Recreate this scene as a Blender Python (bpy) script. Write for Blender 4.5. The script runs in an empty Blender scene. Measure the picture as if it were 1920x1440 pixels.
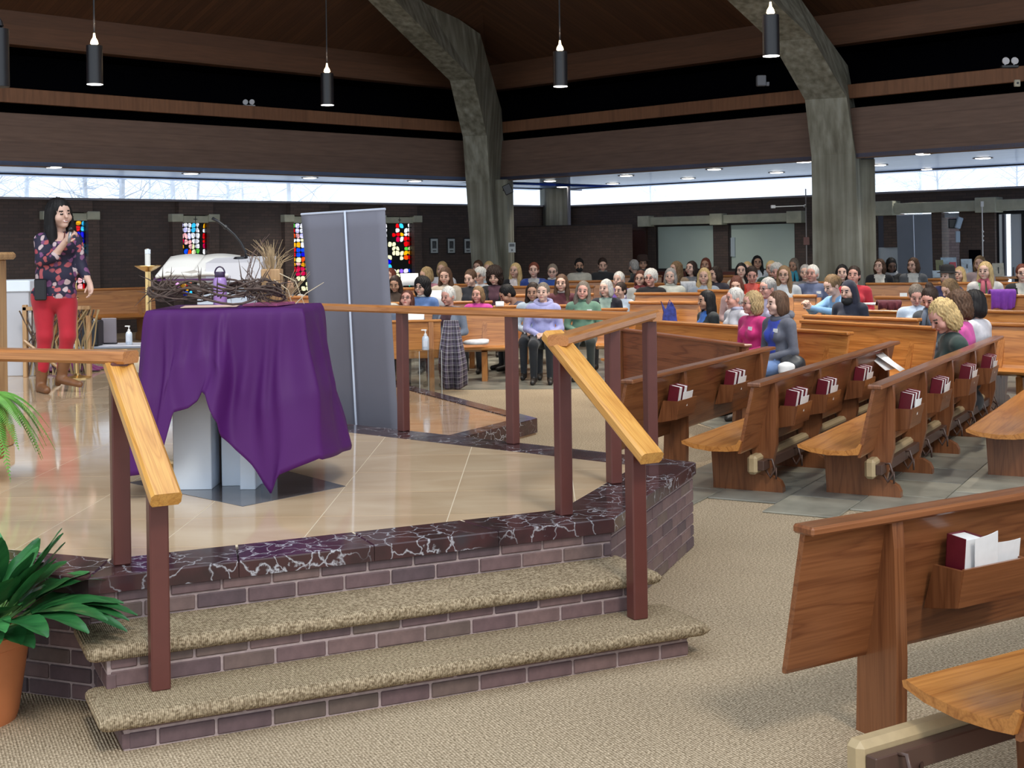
import bpy, bmesh, math, random
import numpy as np
from mathutils import Vector, Matrix, Euler
random.seed(7); np.random.seed(7)
SC = bpy.context.scene
COL = SC.collection
R = math.radians
# ------------------------------------------------------------------ camera
F, Y0, ROLL, H = 2500.0, 460.0, 0.0145, 1.80      # focal length (px of 1920), horizon row, roll, eye height
cam_d = bpy.data.cameras.new('camera'); cam = bpy.data.objects.new('camera', cam_d); COL.objects.link(cam)
cam_d.sensor_width = 36.0; cam_d.lens = 36.0 * F / 1920.0
cam_d.shift_y = -(720.0 - Y0) / 1920.0
cam_d.clip_end = 400
cam.matrix_world = Matrix.Translation((0, 0, H)) @ Matrix.Rotation(R(90), 4, 'X') @ Matrix.Rotation(-ROLL, 4, 'Z')
SC.camera = cam
# ------------------------------------------------------------------ light and exposure
w = bpy.data.worlds.new('world'); SC.world = w; w.use_nodes = True
wb = w.node_tree.nodes['Background']; wb.inputs['Color'].default_value = (0.80, 0.90, 1.0, 1); wb.inputs['Strength'].default_value = 1.5
sun_d = bpy.data.lights.new('sun', 'SUN'); sun_d.energy = 1.15; sun_d.angle = R(11.0); sun_d.color = (1.0, 0.93, 0.82)
sun = bpy.data.objects.new('sun', sun_d); COL.objects.link(sun)
sun.rotation_euler = Vector((-0.305, 0.74, -0.90)).to_track_quat('-Z', 'Y').to_euler()
vs = SC.view_settings; vs.view_transform = 'Standard'; vs.look = 'None'; vs.gamma = 1.0; vs.use_curve_mapping = False
vs.exposure = 0.25
SC.cycles.use_denoising = True
SC.cycles.max_bounces = 8; SC.cycles.transparent_max_bounces = 16
SC.cycles.sample_clamp_indirect = 6.0
SC.cycles.caustics_reflective = False; SC.cycles.caustics_refractive = False

# ------------------------------------------------------------------ pixel <-> place helpers
def uv(x, y):
    dx, dy = x - 960, y - Y0
    return dx * math.cos(ROLL) - dy * math.sin(ROLL), dx * math.sin(ROLL) + dy * math.cos(ROLL)
def G(x, y, z):
    u, v = uv(x, y); D = (H - z) * F / v
    return Vector((u * D / F, D, z))
def P(x, y, D):
    u, v = uv(x, y)
    return Vector((u * D / F, D, H - v * D / F))
CLF, CRF, CLW, CRW = -34.6, 33.4, -37.9, 40.9     # 45 degree planes: fascias and outer walls (X-Y, X+Y)
def PL(x, y, c):
    u, v = uv(x, y); return P(x, y, c / (u / F - 1))
def PR(x, y, c):
    u, v = uv(x, y); return P(x, y, c / (u / F + 1))

# ------------------------------------------------------------------ mesh helpers
class MB:
    def __init__(s): s.v = []; s.f = []; s.m = []
    def add(s, vs, fs, M=None, mi=0):
        o = len(s.v)
        for p in vs:
            s.v.append(tuple(M @ Vector(p)) if M is not None else tuple(p))
        for f in fs:
            s.f.append(tuple(o + i for i in f)); s.m.append(mi)
        return s
    def box(s, x0, x1, y0, y1, z0, z1, ch=0.0, M=None, mi=0):
        c = Vector(((x0 + x1) / 2, (y0 + y1) / 2, (z0 + z1) / 2)); h = ((x1 - x0) / 2, (y1 - y0) / 2, (z1 - z0) / 2)
        if ch <= 0:
            vs = [(c[0] + a * h[0], c[1] + b * h[1], c[2] + d * h[2]) for a in (-1, 1) for b in (-1, 1) for d in (-1, 1)]
            fs = [(0, 1, 3, 2), (4, 6, 7, 5), (0, 4, 5, 1), (2, 3, 7, 6), (0, 2, 6, 4), (1, 5, 7, 3)]
            return s.add(vs, fs, M, mi)
        ch = min(ch, min(h) * 0.95); vs = []; idx = {}
        for a in (-1, 1):
            for b in (-1, 1):
                for d in (-1, 1):
                    for k in range(3):
                        q = [a * h[0], b * h[1], d * h[2]]
                        for j in range(3):
                            if j != k: q[j] -= (a, b, d)[j] * ch
                        idx[a, b, d, k] = len(vs); vs.append((c[0] + q[0], c[1] + q[1], c[2] + q[2]))
        fs = []
        for k in range(3):
            i, j = (k + 1) % 3, (k + 2) % 3
            for sg in (-1, 1):
                quad = []
                for p, q in ((-1, -1), (1, -1), (1, 1), (-1, 1)):
                    t = [0, 0, 0]; t[k] = sg; t[i] = p; t[j] = q
                    quad.append(idx[t[0], t[1], t[2], k])
                fs.append(tuple(quad if sg > 0 else quad[::-1]))
            for p in (-1, 1):
                for q in (-1, 1):
                    t0 = [0, 0, 0]; t0[k] = -1; t0[i] = p; t0[j] = q
                    t1 = list(t0); t1[k] = 1
                    fs.append((idx[(*t0, i)], idx[(*t1, i)], idx[(*t1, j)], idx[(*t0, j)]))
        for a in (-1, 1):
            for b in (-1, 1):
                for d in (-1, 1): fs.append(tuple(idx[a, b, d, k] for k in range(3)))
        return s.add(vs, fs, M, mi)
    def prism(s, poly, axis, a, b, M=None, mi=0):
        """poly: 2D outline; extruded along axis 'x','y' or 'z' from a to b"""
        def pt(p, t):
            return {'x': (t, p[0], p[1]), 'y': (p[0], t, p[1]), 'z': (p[0], p[1], t)}[axis]
        n = len(poly); vs = [pt(p, a) for p in poly] + [pt(p, b) for p in poly]
        fs = [tuple(range(n))[::-1], tuple(range(n, 2 * n))] + [(i, (i + 1) % n, n + (i + 1) % n, n + i) for i in range(n)]
        return s.add(vs, fs, M, mi)
    def tube(s, pts, rad, n=8, cap=True, mi=0):
        pts = [Vector(p) for p in pts]; m = len(pts)
        if not hasattr(rad, '__len__'): rad = [rad] * m
        vs = []; up = Vector((0, 0, 1)); prev = None
        for i, p in enumerate(pts):
            t = (pts[min(i + 1, m - 1)] - pts[max(i - 1, 0)])
            t = t.normalized() if t.length > 1e-9 else Vector((0, 0, 1))
            if prev is None:
                a = t.cross(up)
                if a.length < 1e-3: a = t.cross(Vector((1, 0, 0)))
            else: a = prev - t * prev.dot(t)
            a.normalize(); b = t.cross(a); prev = a
            for k in range(n):
                th = 2 * math.pi * k / n
                vs.append(p + (a * math.cos(th) + b * math.sin(th)) * rad[i])
        fs = [(i * n + k, i * n + (k + 1) % n, (i + 1) * n + (k + 1) % n, (i + 1) * n + k) for i in range(m - 1) for k in range(n)]
        if cap: fs += [tuple(range(n))[::-1], tuple(range((m - 1) * n, m * n))]
        return s.add(vs, fs, None, mi)
    def lathe(s, prof, n=24, c=(0, 0, 0), mi=0, M=None):
        vs = []; m = len(prof)
        for r, z in prof:
            for k in range(n):
                th = 2 * math.pi * k / n; vs.append((c[0] + r * math.cos(th), c[1] + r * math.sin(th), c[2] + z))
        fs = [(i * n + k, i * n + (k + 1) % n, (i + 1) * n + (k + 1) % n, (i + 1) * n + k) for i in range(m - 1) for k in range(n)]
        fs += [tuple(range(n))[::-1], tuple(range((m - 1) * n, m * n))]
        return s.add(vs, fs, M, mi)
    def grid(s, fn, nu, nv, mi=0, close=False):
        vs = [fn(i / nu, j / nv) for i in range(nu + (0 if close else 1)) for j in range(nv + 1)]
        w_ = nv + 1; n = nu if close else nu + 1
        fs = [(i * w_ + j, ((i + 1) % n) * w_ + j, ((i + 1) % n) * w_ + j + 1, i * w_ + j + 1) for i in range(nu) for j in range(nv)]
        return s.add(vs, fs, None, mi)
    def mesh(s, name, mats, smooth=False):
        me = bpy.data.meshes.new(name); me.from_pydata(s.v, [], s.f)
        for m in (mats if isinstance(mats, (list, tuple)) else [mats]): me.materials.append(m)
        if any(s.m): me.polygons.foreach_set('material_index', s.m)
        if smooth: me.polygons.foreach_set('use_smooth', [True] * len(me.polygons))
        bm = bmesh.new(); bm.from_mesh(me); bmesh.ops.recalc_face_normals(bm, faces=bm.faces); bm.to_mesh(me); bm.free()
        me.update(); return me
    def build(s, name, mats, parent=None, smooth=False, M=None):
        return link(name, s.mesh(name, mats, smooth), parent, M)
def link(name, me, parent=None, M=None):
    o = bpy.data.objects.new(name, me); COL.objects.link(o)
    if parent is not None: o.parent = parent
    if M is not None: o.matrix_local = M
    return o
def autosmooth(o, ang=40):
    me = o.data
    me.polygons.foreach_set('use_smooth', [True] * len(me.polygons))
    try: me.set_sharp_from_angle(angle=R(ang))
    except Exception: pass
    return o
def tag(o, label, cat=None, group=None, kind=None):
    o['label'] = label
    if cat: o['category'] = cat
    if group: o['group'] = group
    if kind: o['kind'] = kind
    return o
def empty(name, loc=(0, 0, 0), rz=0.0, sc=1.0):
    o = bpy.data.objects.new(name, None); COL.objects.link(o)
    o.empty_display_size = 0.1
    o.location = loc; o.rotation_euler = (0, 0, rz); o.scale = (sc, sc, sc); return o
def struct(o, label=None):
    o['kind'] = 'structure'
    if label: o['label'] = label
    return o
def frame(o, ex, ey=None, ez=(0, 0, 1)):
    ex = Vector(ex).normalized(); ez = Vector(ez).normalized()
    ey = ez.cross(ex) if ey is None else Vector(ey).normalized()
    M = Matrix.Identity(4)
    for i in range(3): M[i][0] = ex[i]; M[i][1] = ey[i]; M[i][2] = ez[i]; M[i][3] = o[i]
    return M
# ------------------------------------------------------------------ materials
MATS = {}
def nt(name):
    m = bpy.data.materials.new(name); m.use_nodes = True
    t = m.node_tree; b = t.nodes['Principled BSDF']; return m, t, b
def N(t, typ, **kw):
    n = t.nodes.new(typ)
    for k, v in kw.items():
        if hasattr(n, k) and k not in ('inputs',): setattr(n, k, v)
        else: n.inputs[k].default_value = v
    return n
def coords(t, scale=(1, 1, 1), kind='Object', rot=(0, 0, 0)):
    tc = t.nodes.new('ShaderNodeTexCoord'); mp = t.nodes.new('ShaderNodeMapping')
    mp.inputs['Scale'].default_value = scale; mp.inputs['Rotation'].default_value = rot
    t.links.new(tc.outputs[kind], mp.inputs['Vector']); return mp.outputs['Vector']
def ramp(t, fac, stops):
    r = t.nodes.new('ShaderNodeValToRGB'); e = r.color_ramp.elements
    while len(e) < len(stops): e.new(0.5)
    for el, (p, c) in zip(e, stops): el.position = p; el.color = (*c, 1)
    t.links.new(fac, r.inputs['Fac']); return r.outputs['Color']
def mixc(t, fac, a, b, mode='MIX'):
    n = t.nodes.new('ShaderNodeMix'); n.data_type = 'RGBA'; n.blend_type = mode
    if isinstance(fac, (int, float)): n.inputs[0].default_value = fac
    else: t.links.new(fac, n.inputs[0])
    for k, x in ((6, a), (7, b)):
        if isinstance(x, tuple): n.inputs[k].default_value = (*x, 1)
        else: t.links.new(x, n.inputs[k])
    return n.outputs[2]
def bump(t, b, hgt, st=0.3, dist=0.01):
    n = t.nodes.new('ShaderNodeBump'); n.inputs['Strength'].default_value = st; n.inputs['Distance'].default_value = dist
    t.links.new(hgt, n.inputs['Height']); t.links.new(n.outputs['Normal'], b.inputs['Normal'])
def setc(t, b, c):
    if isinstance(c, tuple): b.inputs['Base Color'].default_value = (*c, 1)
    else: t.links.new(c, b.inputs['Base Color'])
def flat(name, col, rough=0.6, metal=0.0, var=0.0, vs_=30.0, bmp=0.0, coat=0.0, spec=None, sheen=0.0, rnd=0.0):
    key = ('flat', name)
    if key in MATS: return MATS[key]
    m, t, b = nt(name)
    b.inputs['Roughness'].default_value = rough; b.inputs['Metallic'].default_value = metal
    if coat: b.inputs['Coat Weight'].default_value = coat; b.inputs['Coat Roughness'].default_value = 0.1
    if spec is not None: b.inputs['Specular IOR Level'].default_value = spec
    if sheen: b.inputs['Sheen Weight'].default_value = sheen
    c = tuple(col)
    if var or bmp or rnd:
        n = N(t, 'ShaderNodeTexNoise', Scale=vs_, Detail=4.0); t.links.new(coords(t), n.inputs['Vector'])
        fac = n.outputs['Fac']
        lo = tuple(max(0, x * (1 - var)) for x in col); hi = tuple(min(1, x * (1 + var)) for x in col)
        c = ramp(t, fac, [(0.3, lo), (0.7, hi)])
        if rnd:
            oi = t.nodes.new('ShaderNodeObjectInfo')
            k = ramp(t, oi.outputs['Random'], [(0, (1 - rnd,) * 3), (1, (1 + rnd,) * 3)])
            c = mixc(t, 1.0, c, k, 'MULTIPLY')
        if bmp: bump(t, b, fac, bmp)
    setc(t, b, c); MATS[key] = m; return m
def wood(name, light, dark, axis=0, rough=0.32, coat=0.25, scale=1.0, kind='Object'):
    key = ('wood', name)
    if key in MATS: return MATS[key]
    m, t, b = nt(name)
    sc = [9.0 * scale] * 3; sc[axis] = 0.7 * scale
    v = coords(t, tuple(sc), kind)
    n1 = N(t, 'ShaderNodeTexNoise', Scale=1.0, Detail=3.0, Distortion=0.8); t.links.new(v, n1.inputs['Vector'])
    mul = N(t, 'ShaderNodeMath', operation='MULTIPLY'); t.links.new(n1.outputs['Fac'], mul.inputs[0]); mul.inputs[1].default_value = 9.0
    fr = N(t, 'ShaderNodeMath', operation='PINGPONG'); t.links.new(mul.outputs[0], fr.inputs[0]); fr.inputs[1].default_value = 1.0
    sc2 = [120.0 * scale] * 3; sc2[axis] = 3.0 * scale
    v2 = coords(t, tuple(sc2), kind)
    n2 = N(t, 'ShaderNodeTexNoise', Scale=1.0, Detail=2.0); t.links.new(v2, n2.inputs['Vector'])
    mid = tuple((a + c) / 2 for a, c in zip(light, dark))
    c1 = ramp(t, fr.outputs[0], [(0.0, dark), (0.22, mid), (0.6, light), (1.0, light)])
    c2 = ramp(t, n2.outputs['Fac'], [(0.38, (0.86, 0.83, 0.80)), (0.58, (1.04, 1.04, 1.04))])
    c = mixc(t, 1.0, c1, c2, 'MULTIPLY')
    oi = t.nodes.new('ShaderNodeObjectInfo')
    k = ramp(t, oi.outputs['Random'], [(0, (0.9,) * 3), (1, (1.08,) * 3)])
    c = mixc(t, 1.0, c, k, 'MULTIPLY')
    setc(t, b, c); b.inputs['Roughness'].default_value = rough
    b.inputs['Coat Weight'].default_value = coat; b.inputs['Coat Roughness'].default_value = 0.16
    bump(t, b, n2.outputs['Fac'], 0.06, 0.004)
    MATS[key] = m; return m
OAKX = wood('oak_panel', (0.48, 0.20, 0.050), (0.34, 0.125, 0.028), 0)
OAKZ = wood('oak_upright', (0.42, 0.17, 0.042), (0.30, 0.108, 0.025), 2)
OAKY = wood('oak_cross', (0.48, 0.20, 0.050), (0.34, 0.125, 0.028), 1)
REDX = wood('stained_oak_panel', (0.225, 0.083, 0.031), (0.145, 0.048, 0.018), 0)
REDZ = wood('stained_oak_upright', (0.225, 0.083, 0.032), (0.15, 0.051, 0.019), 2)
BROWNX = wood('brown_oak_panel', (0.30, 0.10, 0.045), (0.17, 0.05, 0.024), 0)
RAILX = wood('golden_rail', (0.62, 0.315, 0.075), (0.50, 0.225, 0.046), 0, scale=1.6)
RAILR = wood('orange_rail', (0.46, 0.19, 0.058), (0.36, 0.135, 0.036), 0, scale=1.6)
PALEZ = wood('pale_oak', (0.50, 0.30, 0.14), (0.34, 0.18, 0.075), 2, rough=0.45)
POST = flat('brown_metal', (0.105, 0.030, 0.024), 0.38, var=0.06, vs_=12)
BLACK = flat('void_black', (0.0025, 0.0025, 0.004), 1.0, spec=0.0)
WHITE = flat('white_paper', (0.80, 0.80, 0.80), 0.7, var=0.03)
WHITESTONE = flat('white_stone', (0.76, 0.84, 0.95), 0.4, var=0.04, vs_=4)
CREAMSTONE = flat('cream_stone', (0.50, 0.45, 0.40), 0.45, var=0.06, vs_=6)
CHROME = flat('chrome', (0.7, 0.7, 0.72), 0.2, 1.0)
BRASS = flat('brass', (0.72, 0.50, 0.22), 0.28, 1.0)
DARKPL = flat('black_plastic', (0.006, 0.006, 0.009), 0.35)
MAROON = flat('maroon_cover', (0.13, 0.008, 0.018), 0.4, var=0.08, rnd=0.15)
TAN = flat('tan_vinyl', (0.40, 0.30, 0.17), 0.45, var=0.05)
BROWNBAR = flat('brown_bar', (0.075, 0.040, 0.030), 0.35)
GREYFAB = flat('grey_banner', (0.165, 0.165, 0.205), 0.75, var=0.04, vs_=3)
SLATEBLUE = flat('slate_banner', (0.20, 0.23, 0.29), 0.75, var=0.04, vs_=3)
CONCLIGHT = flat('pale_concrete', (0.46, 0.46, 0.36), 0.8, var=0.12, vs_=5)

def concrete():
    m, t, b = nt('board_marked_concrete')
    v = coords(t, (7, 7, 0.35)); n = N(t, 'ShaderNodeTexNoise', Scale=1.0, Detail=6.0); t.links.new(v, n.inputs['Vector'])
    n2 = N(t, 'ShaderNodeTexNoise', Scale=1.3, Detail=5.0); t.links.new(coords(t), n2.inputs['Vector'])
    c = ramp(t, n.outputs['Fac'], [(0.3, (0.14, 0.13, 0.10)), (0.5, (0.24, 0.235, 0.19)), (0.72, (0.36, 0.36, 0.31))])
    c = mixc(t, 0.7, c, ramp(t, n2.outputs['Fac'], [(0.3, (0.6, 0.58, 0.5)), (0.7, (1.1, 1.1, 1.1))]), 'MULTIPLY')
    setc(t, b, c); b.inputs['Roughness'].default_value = 0.85; bump(t, b, n.outputs['Fac'], 0.25, 0.02); return m
CONC = concrete()
def marble_dark():
    m, t, b = nt('rouge_marble')
    v = coords(t, (1, 1, 1)); n = N(t, 'ShaderNodeTexNoise', Scale=5.0, Detail=6.0); t.links.new(v, n.inputs['Vector'])
    add = N(t, 'ShaderNodeVectorMath', operation='ADD'); t.links.new(v, add.inputs[0])
    sc = N(t, 'ShaderNodeVectorMath', operation='SCALE'); t.links.new(n.outputs['Color'], sc.inputs[0]); sc.inputs['Scale'].default_value = 0.28
    t.links.new(sc.outputs[0], add.inputs[1])
    vo = N(t, 'ShaderNodeTexVoronoi', feature='DISTANCE_TO_EDGE', Scale=9.0); t.links.new(add.outputs[0], vo.inputs['Vector'])
    vein = ramp(t, vo.outputs['Distance'], [(0.0, (0.9, 0.9, 0.9)), (0.018, (0.4, 0.4, 0.4)), (0.045, (0, 0, 0))])
    nm = N(t, 'ShaderNodeTexNoise', Scale=2.6, Detail=3.0); t.links.new(v, nm.inputs['Vector'])
    mask = ramp(t, nm.outputs['Fac'], [(0.40, (0.04, 0.04, 0.04)), (0.56, (1, 1, 1))])
    k = mixc(t, 1.0, vein, mask, 'MULTIPLY')
    base = ramp(t, n.outputs['Fac'], [(0.3, (0.028, 0.018, 0.020)), (0.55, (0.062, 0.026, 0.028)), (0.8, (0.045, 0.042, 0.048))])
    setc(t, b, mixc(t, k, base, (0.50, 0.50, 0.54))); b.inputs['Roughness'].default_value = 0.14; return m
MDARK = marble_dark()
def marble_beige(name, c0, c1, rough=0.07, rnd=0.06):
    m, t, b = nt(name)
    v = coords(t, (1.6, 4.0, 1)); n = N(t, 'ShaderNodeTexNoise', Scale=1.0, Detail=8.0, Distortion=0.9); t.links.new(v, n.inputs['Vector'])
    c = ramp(t, n.outputs['Fac'], [(0.28, c0), (0.7, c1)])
    oi = t.nodes.new('ShaderNodeObjectInfo')
    c = mixc(t, 1.0, c, ramp(t, oi.outputs['Random'], [(0, (1 - rnd,) * 3), (1, (1 + rnd,) * 3)]), 'MULTIPLY')
    setc(t, b, c); b.inputs['Roughness'].default_value = rough; return m
MBEIGE = marble_beige('beige_marble', (0.52, 0.365, 0.225), (0.64, 0.485, 0.325))
GROUT = flat('grout', (0.62, 0.53, 0.40), 0.6)
def carpet(name, hi, lo, rib=150.0, rot=0.0, st=0.9):
    m, t, b = nt(name)
    v = coords(t, (1, 1, 1), 'Object', (0, 0, rot))
    n = N(t, 'ShaderNodeTexNoise', Scale=95.0, Detail=2.0); t.links.new(v, n.inputs['Vector'])
    n3 = N(t, 'ShaderNodeTexNoise', Scale=1.2, Detail=3.0); t.links.new(v, n3.inputs['Vector'])
    wv = N(t, 'ShaderNodeTexWave', Scale=rib / 6.283, Distortion=1.5, Detail=1.0); wv.bands_direction = 'X'
    wv.inputs['Detail Scale'].default_value = 3.0
    t.links.new(v, wv.inputs['Vector'])
    mid = tuple((a + c) / 2 for a, c in zip(hi, lo))
    c = ramp(t, n.outputs['Fac'], [(0.32, lo), (0.5, mid), (0.66, hi)])
    c = mixc(t, 0.55, c, ramp(t, wv.outputs['Fac'], [(0.0, (0.62, 0.6, 0.56)), (0.6, (1.1, 1.1, 1.1))]), 'MULTIPLY')
    c = mixc(t, 0.6, c, ramp(t, n3.outputs['Fac'], [(0.3, (0.86, 0.86, 0.86)), (0.7, (1.08, 1.08, 1.08))]), 'MULTIPLY')
    setc(t, b, c); b.inputs['Roughness'].default_value = 0.95; b.inputs['Specular IOR Level'].default_value = 0.1
    ad = N(t, 'ShaderNodeMath', operation='ADD'); t.links.new(n.outputs['Fac'], ad.inputs[0]); t.links.new(wv.outputs['Fac'], ad.inputs[1])
    bump(t, b, ad.outputs[0], st, 0.006); return m
CARPET = carpet('berber_carpet', (0.68, 0.54, 0.38), (0.27, 0.20, 0.125), 170, -0.44)
STEPCARPET = carpet('stair_carpet', (0.66, 0.52, 0.35), (0.22, 0.155, 0.09), 260, 0.0, 1.0)
def slate(name, kind='Object'):
    m, t, b = nt(name)
    n = N(t, 'ShaderNodeTexNoise', Scale=3.0, Detail=6.0); t.links.new(coords(t, (1, 1, 1), kind), n.inputs['Vector'])
    c = ramp(t, n.outputs['Fac'], [(0.3, (0.13, 0.13, 0.11)), (0.5, (0.23, 0.225, 0.19)), (0.75, (0.33, 0.32, 0.27))])
    oi = t.nodes.new('ShaderNodeObjectInfo')
    c = mixc(t, 1.0, c, ramp(t, oi.outputs['Random'], [(0, (0.72, 0.74, 0.78)), (1, (1.2, 1.16, 1.08))]), 'MULTIPLY')
    setc(t, b, c); b.inputs['Roughness'].default_value = 0.32; bump(t, b, n.outputs['Fac'], 0.1, 0.01); return m
SLATE = slate('slate')
def brickmat():
    m, t, b = nt('brick_piece')
    n = N(t, 'ShaderNodeTexNoise', Scale=22.0, Detail=5.0); t.links.new(coords(t), n.inputs['Vector'])
    oi = t.nodes.new('ShaderNodeObjectInfo')
    base = ramp(t, oi.outputs['Random'], [(0, (0.085, 0.055, 0.062)), (0.45, (0.135, 0.080, 0.082)), (0.8, (0.175, 0.108, 0.100)), (1, (0.115, 0.080, 0.066))])
    c = mixc(t, 1.0, base, ramp(t, n.outputs['Fac'], [(0.3, (0.75, 0.75, 0.76)), (0.7, (1.15, 1.15, 1.15))]), 'MULTIPLY')
    setc(t, b, c); b.inputs['Roughness'].default_value = 0.6; bump(t, b, n.outputs['Fac'], 0.35, 0.004); return m
BRICK = brickmat()
MORTAR = flat('mortar', (0.36, 0.275, 0.265), 0.9, var=0.15, vs_=40, bmp=0.3)
def brickwall(name, c1, c2, mo, sx=1.0):
    m, t, b = nt(name)
    tc = t.nodes.new('ShaderNodeTexCoord')
    br = N(t, 'ShaderNodeTexBrick', Scale=1.0); br.inputs['Brick Width'].default_value = 0.21; br.inputs['Row Height'].default_value = 0.068
    br.inputs['Mortar Size'].default_value = 0.006; br.inputs['Color1'].default_value = (*c1, 1); br.inputs['Color2'].default_value = (*c2, 1); br.inputs['Mortar'].default_value = (*mo, 1)
    t.links.new(tc.outputs['UV'], br.inputs['Vector'])
    setc(t, b, br.outputs['Color']); b.inputs['Roughness'].default_value = 0.75
    bump(t, b, br.outputs['Fac'], -0.3, 0.01); return m
DARKBRICK = brickwall('dark_brick', (0.095, 0.065, 0.055), (0.068, 0.049, 0.045), (0.05, 0.039, 0.037))
MIDBRICK = brickwall('brown_brick', (0.125, 0.083, 0.068), (0.088, 0.061, 0.053), (0.058, 0.045, 0.042))
def planks(name, c0, c1, axis, width, rough=0.6, line=0.5, coat=0.0):
    m, t, b = nt(name)
    sc = [0.0, 0.0, 0.0]; sc[axis] = 1.0 / width
    tc = t.nodes.new('ShaderNodeTexCoord'); sp = t.nodes.new('ShaderNodeSeparateXYZ'); t.links.new(tc.outputs['Object'], sp.inputs[0])
    mu = N(t, 'ShaderNodeMath', operation='MULTIPLY'); t.links.new(sp.outputs[axis], mu.inputs[0]); mu.inputs[1].default_value = 1.0 / width
    fr = N(t, 'ShaderNodeMath', operation='FRACT'); t.links.new(mu.outputs[0], fr.inputs[0])
    fl = N(t, 'ShaderNodeMath', operation='FLOOR'); t.links.new(mu.outputs[0], fl.inputs[0])
    wn = N(t, 'ShaderNodeTexWhiteNoise', noise_dimensions='1D'); t.links.new(fl.outputs[0], wn.inputs['W'])
    s3 = [1.0, 1.0, 1.0]; s3[axis] = 12.0
    n = N(t, 'ShaderNodeTexNoise', Scale=1.5, Detail=5.0); t.links.new(coords(t, tuple(s3)), n.inputs['Vector'])
    c = ramp(t, wn.outputs['Value'], [(0, c0), (1, c1)])
    c = mixc(t, 0.8, c, ramp(t, n.outputs['Fac'], [(0.3, (0.75,) * 3), (0.7, (1.15,) * 3)]), 'MULTIPLY')
    ln = ramp(t, fr.outputs[0], [(0.0, (line,) * 3), (0.06, (1, 1, 1)), (0.94, (1, 1, 1)), (1.0, (line,) * 3)])
    c = mixc(t, 1.0, c, ln, 'MULTIPLY')
    setc(t, b, c); b.inputs['Roughness'].default_value = rough
    if coat: b.inputs['Coat Weight'].default_value = coat; b.inputs['Coat Roughness'].default_value = 0.12; b.inputs['Coat Tint'].default_value = (0.60, 0.76, 1.0, 1)
    return m
CEILW = planks('ceiling_boards', (0.075, 0.032, 0.016), (0.115, 0.049, 0.023), 0, 0.14)
BEAMW = planks('beam_boards', (0.10, 0.045, 0.024), (0.125, 0.056, 0.029), 2, 0.34, line=0.85)
FASCW = planks('fascia_boards', (0.15, 0.093, 0.072), (0.175, 0.108, 0.082), 2, 0.30, line=0.85)
BANDW = planks('band_boards', (0.19, 0.085, 0.043), (0.225, 0.103, 0.052), 0, 1.4, line=0.8)
SOFFW = planks('soffit_boards_daylit', (0.33, 0.45, 0.76), (0.42, 0.54, 0.84), 1, 0.14, rough=0.4, line=0.35, coat=0.35)  # blue window daylight is put into the board colour and coat tint
def glass_clear(name, tint=(1, 1, 1), refl=0.06, rough=0.02):
    m = bpy.data.materials.new(name); m.use_nodes = True; t = m.node_tree; t.nodes.clear()
    o = t.nodes.new('ShaderNodeOutputMaterial'); a = t.nodes.new('ShaderNodeBsdfTransparent'); g = t.nodes.new('ShaderNodeBsdfGlossy'); x = t.nodes.new('ShaderNodeMixShader')
    a.inputs[0].default_value = (*tint, 1); g.inputs['Roughness'].default_value = rough; x.inputs[0].default_value = refl
    t.links.new(a.outputs[0], x.inputs[1]); t.links.new(g.outputs[0], x.inputs[2]); t.links.new(x.outputs[0], o.inputs[0]); return m
GLASS = glass_clear('window_glass', (0.97, 0.98, 1.0))
ACRYL = glass_clear('acrylic', (0.93, 0.95, 0.96), 0.10, 0.03)
BOTTLEG = glass_clear('clear_bottle', (0.72, 0.78, 0.88), 0.18, 0.08)
def emit(name, col, st):
    m = bpy.data.materials.new(name); m.use_nodes = True; t = m.node_tree; t.nodes.clear()
    o = t.nodes.new('ShaderNodeOutputMaterial'); e = t.nodes.new('ShaderNodeEmission'); e.inputs[0].default_value = (*col, 1); e.inputs[1].default_value = st
    t.links.new(e.outputs[0], o.inputs[0]); return m
LAMP = emit('lamp_glow', (1.0, 0.96, 0.88), 8.0)
LAMPWARM = emit('lamp_glow_warm', (1.0, 0.80, 0.50), 4.0)
# ================================================================== the room shell
# floor: carpet with slate under the pews
def sheet(name, pts, z, mat, zb=None):
    mb = MB(); n = len(pts)
    if zb is None:
        mb.add([(p[0], p[1], z) for p in pts], [tuple(range(n))]); return mb.build(name, mat)
    mb.prism([(p[0], p[1]) for p in pts], 'z', zb, z); return mb.build(name, mat)
struct(sheet('floor', [(-24, -12), (24, -12), (24, 16.9), (1.5, 39.4), (-24, 13.9)], 0.0, CARPET), 'beige looped carpet floor of the nave')
PD = Vector((0.485, 0.8745, 0)); PN = Vector((0.8745, -0.485, 0))       # run and rear direction of the near pew block
slate_floor = sheet('floor_slate', [(-6.5, 17.0), (1.0, 16.6), (2.0, 12.6), (6.0, 12.6), (9.0, 11.0), (15, 15), (15, 25.8), (1.5, 39.3), (-6.5, 31.3)], 0.006, SLATE, 0.0)
struct(slate_floor, 'dark slate paving under the far pews')
# near slate field: separate slabs laid along the pews
SO = Vector((1.16, 9.75, 0))
slab_me = {}
sl_root = empty('slate_paving', (SO.x, SO.y, 0), 0); struct(sl_root, 'grey slate slabs under the near pews')
sl_root.matrix_world = frame(SO, PD)
cnt = 0
for i in range(10):
    for j in range(8):
        x0 = -0.55 + i * 0.62 + (0.31 if j % 2 else 0); y1 = -(j * 0.50) + 0.15
        if i * 0.62 > 4.9: continue
        key = (i + j) % 2
        if key not in slab_me:
            slab_me[key] = MB().box(0, 0.614 - key * 0.004, -0.494, 0, 0.0, 0.012, 0.003).mesh('slab', SLATE)
        link('slab', slab_me[key], sl_root, Matrix.Translation((x0, y1, 0.0)))
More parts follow.
